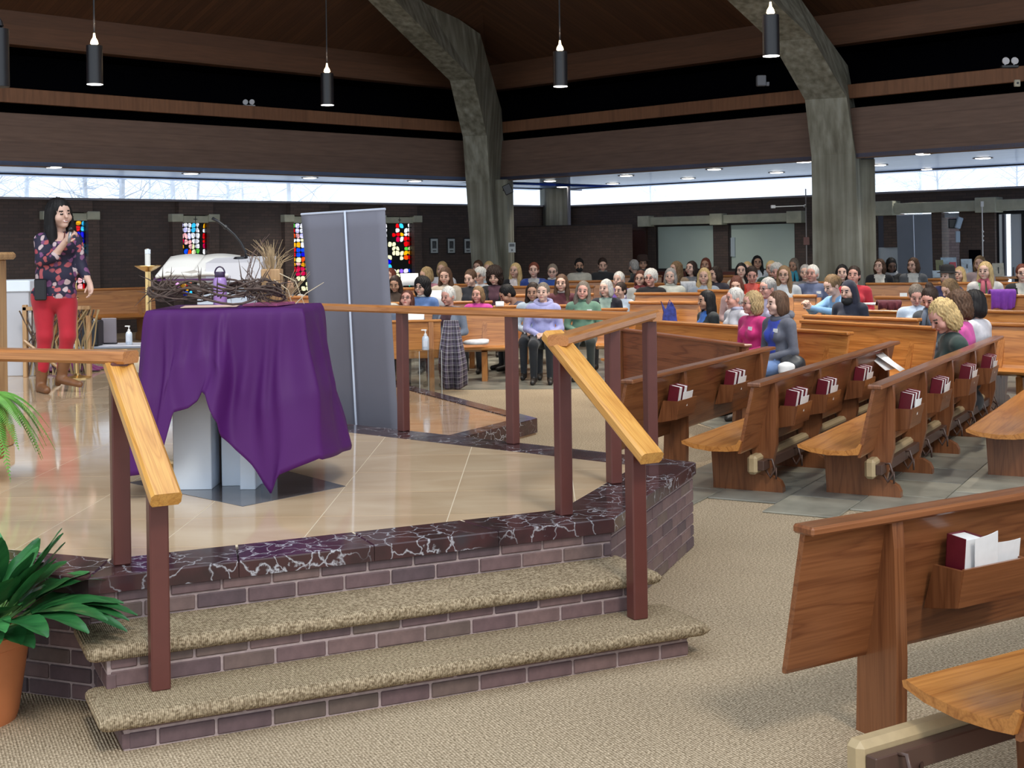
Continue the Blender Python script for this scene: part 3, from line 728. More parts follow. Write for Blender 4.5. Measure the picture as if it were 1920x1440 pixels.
# dark marble inlay under the altar
inl = [G(240, 905, PZ), G(455, 950, PZ), G(648, 912, PZ), G(480, 868, PZ)]
MB().prism([(p.x, p.y) for p in inl], 'z', PZ - 0.01, PZ + 0.002).build('inlay_slab', marble_beige('grey_inlay', (0.055, 0.052, 0.058), (0.13, 0.125, 0.135), 0.08), plat)
# bricks
bk_me = {}
def bricks(M, x0, x1, z0, z1, parent, bl=0.203, bh=0.058, jn=0.010, dep=0.034, off=0.0, row0=0):
    """bricks proud of the local xz plane (outside is -y)"""
    z = z0 + jn * 0.5; row = row0
    while z < z1 - 0.012:
        h = min(bh, z1 - z); x = x0 + (-(bl + jn) / 2 if row % 2 else 0)
        while x < x1 - 0.01:
            a, b = max(x, x0), min(x + bl, x1)
            if b - a > 0.02:
                key = (round(b - a, 3), round(h, 3))
                if key not in bk_me: bk_me[key] = MB().box(0, key[0], -dep, 0.004, 0, key[1], 0.004).mesh('brick', BRICK)
                link('brick', bk_me[key], parent, M @ Matrix.Translation((a, off + random.uniform(-.002, .002), z)))
            x += bl + jn
        z += bh + jn; row += 1
bricks(ST, 0.0, SL, 0.315, 0.431, plat, off=0.03)
S2 = frame(Vector((pc1.x, pc1.y, 0)), (pc2 - pc1)); bricks(S2, 0.0, (pc2 - pc1).length, 0.0, 0.431, plat, off=0.03)
S3 = frame(Vector((plL.x, plL.y, 0)), -lft); bricks(S3, 6.2, 8.0, 0.0, 0.431, plat, off=0.03)
S4 = frame(Vector((pc2.x, pc2.y, 0)), bk); bricks(S4, 0.0, 1.4, 0.0, 0.431, plat, off=0.03)
# steps
steps = empty('carpeted_steps'); steps.matrix_world = ST; tag(steps, 'two broad carpeted steps with brick risers', 'steps')
I4 = Matrix.Identity(4)
def tread(z, yf, yb, x0, x1, nm):
    mb = MB(); rr = 0.03; prof = [(yb, z - 0.055), (yb, z)]
    for k in range(9):
        a = R(90 + 180 * k / 8); prof.append((yf + rr + rr * math.cos(a) * 1.0, z - rr * 0.95 + rr * math.sin(a) * 0.95))
    nx = 40
    def ring(x, s): return [(x, yb + (p[0] - yb) * (1 if p[0] < yb - .03 else 1), z - 0.0275 + (p[1] - (z - 0.0275)) * s) for p in prof]
    xs_ = [x0, x0 + .012, x0 + .035] + [x0 + .035 + (x1 - x0 - .07) * k / nx for k in range(1, nx)] + [x1 - .035, x1 - .012, x1]
    ss = [0.35, 0.8, 1.0] + [1.0] * (nx - 1) + [1.0, 0.8, 0.35]
    vs_ = []
    for x, s in zip(xs_, ss): vs_ += ring(x, s)
    m = len(prof)
    fs_ = [(i * m + j, i * m + (j + 1) % m, (i + 1) * m + (j + 1) % m, (i + 1) * m + j) for i in range(len(xs_) - 1) for j in range(m)]
    fs_ += [tuple(range(m)), tuple(range((len(xs_) - 1) * m, len(xs_) * m))[::-1]]
    mb.add(vs_, fs_); o = mb.build(nm, STEPCARPET, steps); autosmooth(o, 60); return o
tread(0.312, -0.365, 0.028, -0.06, SL + 0.06, 'tread')
tread(0.147, -0.66, -0.285, -0.06, SL + 0.12, 'tread')
MB().box(0.016, SL - 0.094, -0.323, 0.03, 0, 0.26).box(0.032, SL + 0.036, -0.598, -0.29, 0, 0.095).build('mortar_core', MORTAR, steps)
bricks(I4, 0.03, SL - 0.09, 0.145, 0.26, steps, off=-0.295)
bricks(I4, 0.05, SL + 0.04, 0.0, 0.10, steps, off=-0.57, row0=1)
SLm = frame(Vector((0.045, 0.0, 0)), (0, -1, 0)); bricks(SLm, 0.0, 0.33, 0.0, 0.26, steps, off=0.0)
SLm2 = frame(Vector((0.06, -0.30, 0)), (0, -1, 0)); bricks(SLm2, 0.0, 0.30, 0.0, 0.095, steps, off=0.0)
# lower landing behind the platform
ldp = [(0.20, 12.67), (-1.52, 16.4), (-4.25, 16.4), (-3.9, 13.2), (-1.05, 10.45)]
land = empty('lower_landing', (0, 0, 0)); tag(land, 'low marble landing with dark edge behind the handrail', 'landing')
MB().prism(ldp, 'z', 0, 0.145).build('landing_floor', marble_beige('warm_marble', (0.42, 0.25, 0.14), (0.58, 0.39, 0.24), 0.06), land)
li = inset(ldp, 0.16)
for i, n in ((0, 5), (4, 3)): coping(ldp[i], ldp[(i + 1) % 5], li[i], li[(i + 1) % 5], n, 0.02, 0.155, land, 0.015)
# ---- handrails
RZ = 1.385
def rail_seg(name, pts, parent, mat, wd=0.105, th=0.052):
    """moulded rail swept along points (centre of the top face)"""
    mb = MB(); pts = [Vector(p) for p in pts]; vs_ = []; c = 0.012
    prof = [(-.5 + .1, 0), (.5 - .1, 0), (.5, -c), (.5, -th + c), (.5 - .08, -th), (-.5 + .08, -th), (-.5, -th + c), (-.5, -c)]
    for i, p in enumerate(pts):
        d0 = (pts[i] - pts[i - 1]).normalized() if i else None; d1 = (pts[i + 1] - pts[i]).normalized() if i < len(pts) - 1 else None
        d = ((d0 or d1) + (d1 or d0)); h = Vector((d.x, d.y, 0)).normalized(); s = Vector((h.y, -h.x, 0))
        k = 1.0
        if d0 and d1:
            k = 1.0 / max(0.5, abs(Vector((d0.x, d0.y, 0)).normalized().dot(h)))
        up = Vector((0, 0, 1))
        if not (d0 and d1):
            dd = (d0 or d1); up = (Vector((0, 0, 1)) - dd * dd.z).normalized()
        for a, b in prof: vs_.append(p + s * a * wd * k + up * b)
    m = len(prof); n = len(pts)
    fs_ = [(i * m + j, i * m + (j + 1) % m, (i + 1) * m + (j + 1) % m, (i + 1) * m + j) for i in range(n - 1) for j in range(m)] + [tuple(range(m))[::-1], tuple(range((n - 1) * m, n * m))]
    mb.add(vs_, fs_)
    # object frame with x along the segment so the grain follows it
    o = pts[0]; ex = (pts[-1] - pts[0]).normalized(); ey = Vector((0, 0, 1)).cross(ex).normalized(); ez = ex.cross(ey)
    M = frame(o, ex, ey, ez); Mi = M.inverted()
    mb.v = [tuple(Mi @ Vector(v)) for v in mb.v]
    return mb.build(name, mat, parent, M=M)
def post(p, z0, z1, parent, sx=0.072, ex=None, nm='post'):
    M = frame(Vector((p[0], p[1], 0)), ex or sdir)
    return MB().box(-sx / 2, sx / 2, -sx / 2, sx / 2, z0, z1, 0.006).build(nm, POST, parent, M=M)
def S(x, y, z=0): return ST @ Vector((x, y, z))
hl = empty('handrail', S(0.15, 0.17).to_tuple()[:2] + (0,)); hl.location = (0, 0, 0)
tag(hl, 'golden oak handrail on brown posts beside the peace lily', 'handrail')
aL = S(0.15, 0.17)
post(aL, PZ, RZ - 0.045, hl); post(S(0.195, -0.41), 0.145, 0.915, hl)
rail_seg('sloped_rail', [S(0.15, 0.235, RZ), S(0.205, -0.56, 0.905)], hl, RAILX, 0.115, 0.058)
e1 = aL + Vector((-0.93, 0.3676, 0)) * 3.2
rail_seg('level_rail', [(aL.x + .055, aL.y - .01, RZ), (e1.x, e1.y, RZ)], hl, RAILR)
for d in (1.3, 2.6): post(aL + lft * d, PZ, RZ - .045, hl)
hr = empty('handrail'); tag(hr, 'oak handrail on brown posts running behind the altar to the grey banner', 'handrail')
aR = S(2.22, 0.165); p2, p3, p4, p5 = G(1152, 906, PZ), G(1221, 862, PZ), G(962, 832, PZ), G(757, 808, PZ)
p6 = p5 + (p5 - p4) * 0.9
d23 = (p3 - aR).normalized(); p2 = aR.lerp(p3, 0.52); p2.z = PZ
for p in (aR, p2, p3, p4, p5, p6): post(p, PZ, RZ - 0.045, hr, 0.068, (p4 - p3) if p in (p4, p5, p6) else None)
post(S(2.265, -0.44), 0.145, 0.90, hr)
rail_seg('sloped_rail', [S(2.215, 0.235, RZ), S(2.27, -0.59, 0.895)], hr, RAILX, 0.115, 0.058)
rail_seg('level_rail', [aR - d23 * 0.06 + Vector((0, 0, RZ)) - Vector((0, 0, aR.z)), Vector((p3.x, p3.y, RZ)) + d23 * .05], hr, RAILR)
d34 = (p4 - p3).normalized()
rail_seg('level_rail', [Vector((p3.x, p3.y, RZ)) - d34 * 0.06, Vector((p6.x, p6.y, RZ)) + d34 * 0.5], hr, RAILR)
# ================================================================== altar with purple cloth
AC = Vector((-1.53, 7.42, PZ)); ATZ = 1.475
alt = empty('altar_table', AC); tag(alt, 'white stone altar of upright slabs under a purple cloth', 'altar')
def ap(px, D): return P(px, 700, D).x - AC.x
def slab(x0, x1, y0, y1, z1=ATZ - PZ - 0.07): MB().box(x0, x1, y0 - AC.y, y1 - AC.y, 0.0, z1, 0.004).build('slab', WHITESTONE, alt)
slab(ap(322, 7.22), ap(394, 7.22), 7.22, 7.42); slab(ap(401, 7.5), ap(430, 7.5), 7.50, 7.62)
slab(ap(447, 7.2), ap(476, 7.2), 7.20, 7.75); slab(ap(426, 7.5), ap(447, 7.2), 7.32, 7.75); slab(ap(476, 7.36), ap(506, 7.36), 7.36, 7.55)
MB().box(ap(394, 7.3), ap(402, 7.3), 7.42 - AC.y, 7.5 - AC.y, 0, 0.9).build('slit_shade', BROWNBAR, alt)  # dark strip paints the shaded slit between the slabs
MB().box(-0.395, 0.395, -0.335, 0.335, ATZ - PZ - 0.07, ATZ - PZ, 0.01).build('altar_top', WHITESTONE, alt)
# cloth: closed curtain of hems below a rounded rectangle
hx0, hx1, hy = -0.405, 0.405, 0.345
fr_pts = []                                          # perimeter (x, y) and drop, starting left back, counter-clockwise over the front
def hem_px(x):
    ks = [(228, 800), (236, 850), (262, 895), (285, 885), (308, 840), (322, 772), (350, 764), (372, 752), (388, 733), (402, 738), (416, 765), (432, 790), (434, 812), (455, 842), (480, 870), (505, 905), (523, 922), (540, 895), (565, 872), (590, 850), (600, 800)]
    for (xa, ya), (xb, yb) in zip(ks, ks[1:]):
        if xa <= x <= xb: return ya + (yb - ya) * (x - xa) / (xb - xa)
    return ks[0][1] if x < ks[0][0] else ks[-1][1]
per = []
def seg_(a, b, n):
    for k in range(n): per.append((a[0] + (b[0] - a[0]) * k / n, a[1] + (b[1] - a[1]) * k / n))
seg_((hx0, hy), (hx0, -hy), 34); seg_((hx0, -hy), (hx1, -hy), 120); seg_((hx1, -hy), (hx1, hy), 34); seg_((hx1, hy), (hx0, hy), 24)
PNn = len(per); NV = 30
RIDGE = [(40, 5, 1.0), (50, 4, .7), (62, 6, .45), (78, 7, .5), (92, 4.5, 1.15), (97, 3, .6), (112, 6, .35), (128, 5, .55), (139, 6, .8), (152, 6, .9), (166, 6, .7), (18, 6, .8), (6, 6, .6), (178, 5, .6), (196, 5, .8), (206, 5, .7)]
def fold(i, s_):
    w_ = 0.45 + 1.1 * s_
    return sum(a_ * math.exp(-((i - c_) / (k_ * w_)) ** 2) for c_, k_, a_ in RIDGE) * 1.25 - 0.35 + .10 * math.sin(i * .35 + 3 * s_) * s_
mb = MB(); vs_ = []; top = ATZ - PZ + 0.006
for i, (x, y) in enumerate(per):
    ox = -1.0 if i < 34 else (1.0 if 154 <= i < 188 else 0.0); oy = -1.0 if 34 <= i < 154 else (1.0 if i >= 188 else 0.0)
    # smooth corner normals
    if i < 34: f_ = max(0, (i - 24) / 10); ox, oy = -1 + f_ * .3, -f_ * .7
    elif i < 46: f_ = 1 - (i - 34) / 12; ox, oy = -f_ * .7, -1 + f_ * .3
    elif 142 <= i < 154: f_ = (i - 142) / 12; ox, oy = f_ * .7, -1 + f_ * .3
    elif 154 <= i < 164: f_ = 1 - (i - 154) / 10; ox, oy = 1 - f_ * .3, -f_ * .7
    nl = math.hypot(ox, oy); ox /= nl; oy /= nl
    px = 960 + (AC.x + x) / (AC.y + y) * F
    if i < 34: pxx = 228 + 42 * (i / 34) * 1.0
    elif i < 154: pxx = 270 + (585 - 270) * ((i - 34) / 120) ; pxx = 262 + (pxx - 270) * 1.02
    elif i < 188: pxx = 578 + 20 * ((i - 154) / 34)
    else: pxx = None
    if pxx is None: drop = 0.55 + 0.1 * math.sin(i)
    else:
        Dd = AC.y + y - 0.08
        drop = ATZ - P(pxx, hem_px(pxx), Dd).z
        drop = max(0.30, min(0.95, drop))
    for j in range(NV + 1):
        s_ = j / NV
        out = 0.012 + (0.040 + 0.060 * fold(i, s_)) * min(1, s_ * 1.8) ** 1.1 + 0.07 * s_ * s_
        rnd_ = 0.02 * (1 - math.exp(-s_ * 30))
        vs_.append((x * 1.0 + ox * (out + rnd_) + 0.02 * math.sin(7 * s_ + i * .11) * s_, y + oy * (out + rnd_), top - drop * s_))
W_ = NV + 1
fs_ = [(i * W_ + j, ((i + 1) % PNn) * W_ + j, ((i + 1) % PNn) * W_ + j + 1, i * W_ + j + 1) for i in range(PNn) for j in range(NV)]
vs_.append((0, 0, top + 0.002)); ctr = len(vs_) - 1
fs_ += [(ctr, i * W_, ((i + 1) % PNn) * W_) for i in range(PNn)]
mb.add(vs_, fs_)
PURPLE = flat('purple_satin', (0.064, 0.008, 0.098), 0.55, var=0.06, vs_=3, spec=0.22)
cl = mb.build('altar_cloth', PURPLE, None, True, M=Matrix.Translation(AC)); tag(cl, 'purple satin cloth draped over the altar with pointed hanging corners', 'cloth')
so_ = cl.modifiers.new('solidify', 'SOLIDIFY'); so_.thickness = 0.004
# crown of thorns
rs = random.Random(11)
cr = empty('thorn_crown', P(405, 572, 7.36)); cr.location.z = ATZ + 0.012; tag(cr, 'large woven crown of brown thorn branches on the purple cloth', 'crown')
THORN = flat('thorn_bark', (0.085, 0.055, 0.045), 0.8, var=0.35, vs_=60)
for k in range(10):
    mb = MB(); ph = rs.uniform(0, 6.28); rr = 0.285 + rs.uniform(-.035, .04); zc = 0.085 + rs.uniform(-.045, .045); ln = rs.uniform(3.0, 6.0); st = rs.uniform(0, 6.28)
    fq = rs.choice((3, 4, 5)); pts = []
    for j in range(26):
        a = st + ln * j / 25; q = rr + 0.022 * math.sin(fq * a + ph)
        pts.append((1.12 * q * math.cos(a), 0.78 * q * math.sin(a), max(0.012, zc + 0.026 * math.cos(fq * a + ph))))
    mb.tube(pts, [0.0072 * (1 - .4 * j / 25) for j in range(26)], 6)
    mb.build('branch', THORN, cr, True)
for k in range(95):
    a = rs.uniform(0, 6.28); q = 0.285 + rs.uniform(-.03, .03); z = 0.085 + rs.uniform(-.04, .05)
    p0 = Vector((1.12 * q * math.cos(a), .78 * q * math.sin(a), z)); L = rs.uniform(.06, .14)
    d = Vector((math.cos(a) * rs.uniform(-.6, 1.0), math.sin(a) * rs.uniform(-.6, 1.0), rs.uniform(-.55, 1.0))).normalized()
    p1 = p0 + d * L
    if p1.z < 0.004: p1.z = 0.004
    MB().tube([p0, p0.lerp(p1, .5) + Vector((0, 0, .004)), p1], [0.0045, 0.003, 0.0006], 5).build('thorn', THORN, cr)
# water bottle
bt = empty('water_bottle', P(413, 575, 7.52)); bt.location.z = ATZ + 0.010; tag(bt, 'lilac steel water bottle with dark loop lid inside the thorn crown', 'bottle')
autosmooth(MB().lathe([(0.036, 0), (0.038, 0.005), (0.038, 0.135), (0.034, 0.150), (0.026, 0.160)], 24).build('body', flat('lilac_paint', (0.34, 0.20, 0.50), 0.35, coat=.3), bt))
autosmooth(MB().lathe([(0.027, 0.158), (0.029, 0.162), (0.029, 0.186), (0.026, 0.19)], 24).build('lid', flat('plum_plastic', (0.03, 0.012, 0.05), 0.4), bt))
MB().tube([(0.028 * math.cos(R(t_)), 0, 0.180 + 0.038 * math.sin(R(t_))) for t_ in range(0, 181, 15)], 0.0045, 6).build('loop_handle', flat('plum_plastic', (0.03, 0.012, 0.05), 0.4), bt)
# glass ornament, papers
orn = empty('glass_ornament', P(343, 535, 7.2)); tag(orn, 'small amber and pink glass gem resting on the thorn crown', 'ornament')
MB().lathe([(.002, -.016), (.014, -.006), (.018, .004), (.012, .015), (.002, .02)], 10).build('amber_gem', flat('amber_glass', (0.95, 0.45, 0.02), 0.08, coat=1), orn)
MB().lathe([(.002, -.014), (.012, -.005), (.014, .004), (.009, .012), (.002, .016)], 10, (-.028, 0, .0)).build('pink_gem', flat('pink_glass', (0.85, 0.35, 0.75), 0.08, coat=1), orn)
o = MB().box(-.17, .13, -.11, .11, 0, .004).build('paper_sheet', flat('peach_paper', (0.72, 0.50, 0.40), 0.7), None, M=Matrix.Translation((AC.x - .12, AC.y - .05, ATZ + .0105)) @ Matrix.Rotation(.12, 4, 'Z')); tag(o, 'peach paper sheet lying under the thorn crown', 'paper')
o = MB().box(-.10, .10, -.14, .14, 0, .014, .002).build('purple_booklet', flat('mauve_cover', (0.30, 0.06, 0.16), 0.5), None, M=Matrix.Translation((AC.x + .17, AC.y + .02, ATZ + .0105)) @ Matrix.Rotation(-.2, 4, 'Z')); tag(o, 'mauve booklet lying beside the water bottle', 'book')
# grass vase standing on the altar
gv = empty('grass_vase', (P(511, 570, 7.60).x, 7.60, ATZ + .0105)); tag(gv, 'square wooden vase of dry grasses and twigs on the altar', 'vase')
MB().box(-.055, .055, -.055, .055, 0, .20, .006).build('wooden_vase', PALEZ, gv)
STRAW = flat('dry_straw', (0.42, 0.30, 0.17), 0.8, rnd=.25); TWIG = flat('brown_twig', (0.15, 0.095, 0.08), 0.8)
for k in range(60):
    a = rs.uniform(0, 6.28); r_ = rs.uniform(0, .045); L = rs.uniform(.07, .19); sp = rs.uniform(0, .14)
    p0 = Vector((r_ * math.cos(a), r_ * math.sin(a), .18)); p1 = p0 + Vector((math.cos(a) * sp * .4, math.sin(a) * sp * .4, L * .7)); p2 = p0 + Vector((math.cos(a) * sp, math.sin(a) * sp, L))
    MB().tube([p0, p1, p2], [.0022, .0018, .0008], 4).build('stalk', STRAW, gv)
for k in range(46):   # straw skirt around the foot
    a = rs.uniform(0, 6.28); L = rs.uniform(.08, .2)
    p0 = Vector((.06 * math.cos(a), .06 * math.sin(a), .002)); p2 = Vector((rs.uniform(.07, .24) * math.cos(a), .12 * math.sin(a), L))
    MB().tube([p0, p0.lerp(p2, .5), p2], [.0022, .0018, .0008], 4).build('stalk', STRAW, gv)
for (x0, dx, hgt, bend) in ((-.08, .07, .40, .11), (-.09, .055, .385, .13), (-.07, .02, .36, .06), (-.10, -.03, .30, .02), (-.09, -.05, .25, -.01), (-.05, -.02, .28, .07)):
    MB().tube([(x0 - .04, 0, .02), (x0 - .05, 0, hgt * .5), (x0 - .02, 0, hgt * .75), (x0 + dx, 0, hgt)], [.0035, .003, .0022, .001], 5).build('twig', TWIG, gv)
for (p, q, r_) in (((.04, -.05, .18), (.14, -.05, .13), (.19, -.06, .0)), ((.14, -.05, .002), (.2, -.04, .06), (.30, -.04, .12)), ((.02, -.06, .14), (.10, -.06, .08), (.12, -.06, .003))):
    MB().tube([p, q, r_], [.003, .003, .0015], 5).build('reed', flat('pale_reed', (0.62, 0.52, 0.36), .7), gv)
# ---- ambo (white stone lectern) behind the altar
am = empty('ambo', (-2.02, 9.25, PZ)); tag(am, 'white stone ambo with a sloping desk behind the altar', 'lectern')
ax0, ax1, ax2 = P(310, 520, 9.0).x + 2.02, P(386, 520, 9.0).x + 2.02, P(490, 520, 9.0).x + 2.02
zb_ = P(400, 529, 9.0).z - PZ; zt_ = P(490, 481, 9.2).z - PZ; zf_ = P(320, 511, 9.0).z - PZ
MB().prism([(-.25, zb_), (.33, zb_), (.33, zt_), (.28, zt_), (-.25, zf_)], 'x', ax0, ax1).build('desk_side', CREAMSTONE, am)
MB().prism([(-.25, zb_), (.33, zb_), (.33, zt_), (.10, zt_), (-.25, zf_ + .06)], 'x', ax1, ax2).build('desk', flat('white_marble', (0.66, 0.64, 0.67), 0.35, var=.04, vs_=3), am)
MB().box(ax0 + .18, ax2 - .12, -.12, .22, 0, zb_, .01).build('stem', WHITESTONE, am)
MB().box(ax0 + .05, ax2 - .02, -.2, .3, 0, .06, .01).build('base', WHITESTONE, am)
bo = empty('open_book', (-2.02 + (ax0 + ax1) / 2 + .02, 9.20, PZ + zf_ + .022)); tag(bo, 'large open book with white pages on the ambo', 'book')
tilt = Matrix.Rotation(R(17), 4, 'X')
def page(x0, x1, sgn):
    def fn(u_, v_): 
        x = x0 + (x1 - x0) * u_; hgt = .016 * math.sin(math.pi * min(1, (u_ if sgn > 0 else 1 - u_) * .9 + .12))
        return tilt @ Vector((x, -.22 + .44 * v_, hgt + .012))
    m_ = MB().grid(fn, 14, 3); o_ = m_.build('page_block', flat('cream_page', (.74, .71, .66), .7), bo, True); s_ = o_.modifiers.new('s', 'SOLIDIFY'); s_.thickness = .02; s_.offset = 0
page(-.22, .02, -1); page(.02, .27, 1)
MB().box(-.235, .285, -.23, .23, -.012, -.004, M=tilt).build('cover', flat('violet_cover', (0.10, 0.03, 0.12), .5), bo)
mi_ = empty('gooseneck_microphone', (P(462, 487, 9.25).x, 9.25, P(462, 489, 9.25).z)); tag(mi_, 'black gooseneck microphone curving up from the ambo', 'microphone')
pp_ = [P(a, b, 9.25) - mi_.location for a, b in ((463, 487), (460, 470), (452, 455), (440, 440), (425, 427), (412, 417), (398, 409))]
MB().tube(pp_, [.009, .009, .009, .009, .010, .010, .011], 8).build('gooseneck', DARKPL, mi_, True)
MB().tube([pp_[-3] , pp_[-3].lerp(pp_[-2], .3)], .017, 8).build('shock_collar', DARKPL, mi_)
MB().lathe([(.055, -.02), (.055, .012), (.04, .028), (.02, .03)], 16, (-.04, 0, .0)).build('base', DARKPL, mi_)
# ---- candle on brass floor stand
cs = empty('candle_stand', (P(278, 560, 8.05).x, 8.05, PZ)); tag(cs, 'tall brass candle stand with a wide dish beside the altar', 'candle stand')
dz = P(278, 500, 8.05).z - PZ
autosmooth(MB().lathe([(.16, 0), (.16, .02), (.05, .05), (.02, .08), (.017, dz - .02), (.02, dz - .02)], 20).build('stem', BRASS, cs))
autosmooth(MB().lathe([(.018, dz - .03), (.04, dz - .02), (.078, dz + .004), (.076, dz + .008), (.03, dz - .005)], 24).build('dish', BRASS, cs))
ca_ = empty('altar_candle', (cs.location.x, 8.05, PZ + dz - .004)); tag(ca_, 'short white candle with a steel cap on the brass stand', 'candle')
MB().lathe([(.0165, 0), (.0165, .082), (.012, .084)], 16).build('wax', flat('white_wax', (0.80, 0.78, 0.72), .5), ca_)
MB().lathe([(.018, .082), (.018, .108), (.012, .112), (.004, .114)], 16).build('cap', CHROME, ca_)
# ---- grey banner stand on the lower landing
Lb, Rb = P(605, 800, 10.55), P(752, 812, 10.05); Lb.z = Rb.z = 0.156
bn = empty('banner_stand', ((Lb.x + Rb.x) / 2, (Lb.y + Rb.y) / 2, 0.156)); tag(bn, 'tall grey retractable banner seen from behind with a pale pole', 'banner')
TL, TR = P(565, 402, 10.75), P(722, 392, 10.25)
o3 = bn.location
BL, BR = P(603, 800, 10.55), P(750, 815, 10.05)
def bfn(u_, v_):
    b_ = BL.lerp(BR, u_); t_ = TL.lerp(TR, u_); b_ = Vector((b_.x, b_.y, 0.23))
    p = b_.lerp(t_, v_); return p - o3 + Vector((0, 0.012 * math.sin(v_ * 3.1) * math.sin(u_ * 6), 0))
o = MB().grid(bfn, 10, 14).build('fabric', GREYFAB, bn, True); s_ = o.modifiers.new('s', 'SOLIDIFY'); s_.thickness = .004
pt, pb = TL.lerp(TR, .545), P(672, 800, 10.3); pb.z = .22
nb_ = Vector((-.35, -.94, 0)) * .02
MB().tube([pb + nb_ - o3, pt + nb_ - o3], .009, 8).build('pole', flat('pale_pole', (0.60, 0.66, 0.80), .35, .2), bn)
MB().tube([TL - o3, TR - o3], .010, 8).build('top_rail', flat('pale_pole', (0.60, 0.66, 0.80), .35, .2), bn)
dB = (BR - BL); dB.z = 0
MB().box(-.02, dB.length + .02, -.07, .07, 0, .08, .02).build('base', CHROME, bn, M=frame(Vector((BL.x, BL.y, 0.156)) - o3, dB))
# ---- acrylic box with sanitizer
ac = empty('acrylic_stand', (P(795, 700, 16.0).x, 16.0, 0.0)); ac.location.z = 0.156 if False else 0.0
ac.location = (P(795, 700, 16.05).x, 16.05, 0.0); tag(ac, 'clear acrylic box stand beside the plaid blanket', 'stand')
hz = P(795, 656, 16.05).z; hw = .155
for k in range(4):
    M_ = Matrix.Rotation(R(35 + 90 * k), 4, 'Z') @ Matrix.Translation((0, -hw, 0))
    MB().box(-hw, hw, -.004, .004, 0, hz).build('side_panel', ACRYL, ac, M=M_)
    MB().box(-hw - .003, -hw + .003, -.003, .003, 0, hz).build('edge', flat('acrylic_edge', (0.62, 0.66, 0.68), .3), ac, M=M_)
MB().box(-hw, hw, -hw, hw, hz - .008, hz).build('top_panel', ACRYL, ac, M=Matrix.Rotation(R(35), 4, 'Z'))
def sanitizer(px, py, D, label, hpx):
    p = P(px, py, D); s_ = hpx * D / F / .19
    r_ = empty('sanitizer_bottle', p, 0, s_); tag(r_, label, 'bottle')
    autosmooth(MB().lathe([(.030, 0), (.032, .004), (.032, .10), (.026, .118), (.012, .128)], 18).build('body', flat('clear_gel', (0.55, 0.62, 0.72), .15, coat=.5), r_))
    MB().lathe([(.013, .126), (.014, .142), (.005, .146), (.005, .165), (.010, .168), (.010, .178)], 12).box(-.036, .01, -.008, .008, .172, .182).build('pump', WHITE, r_)
    MB().box(-.018, .018, -.034, -.0315, .03, .085).build('sticker', flat('pale_sticker', (0.62, 0.66, 0.74), .6), r_)
    return r_
s_ = sanitizer(798, 656, 16.05, 'hand sanitizer pump bottle on the clear acrylic stand', 40); s_.location.z = hz
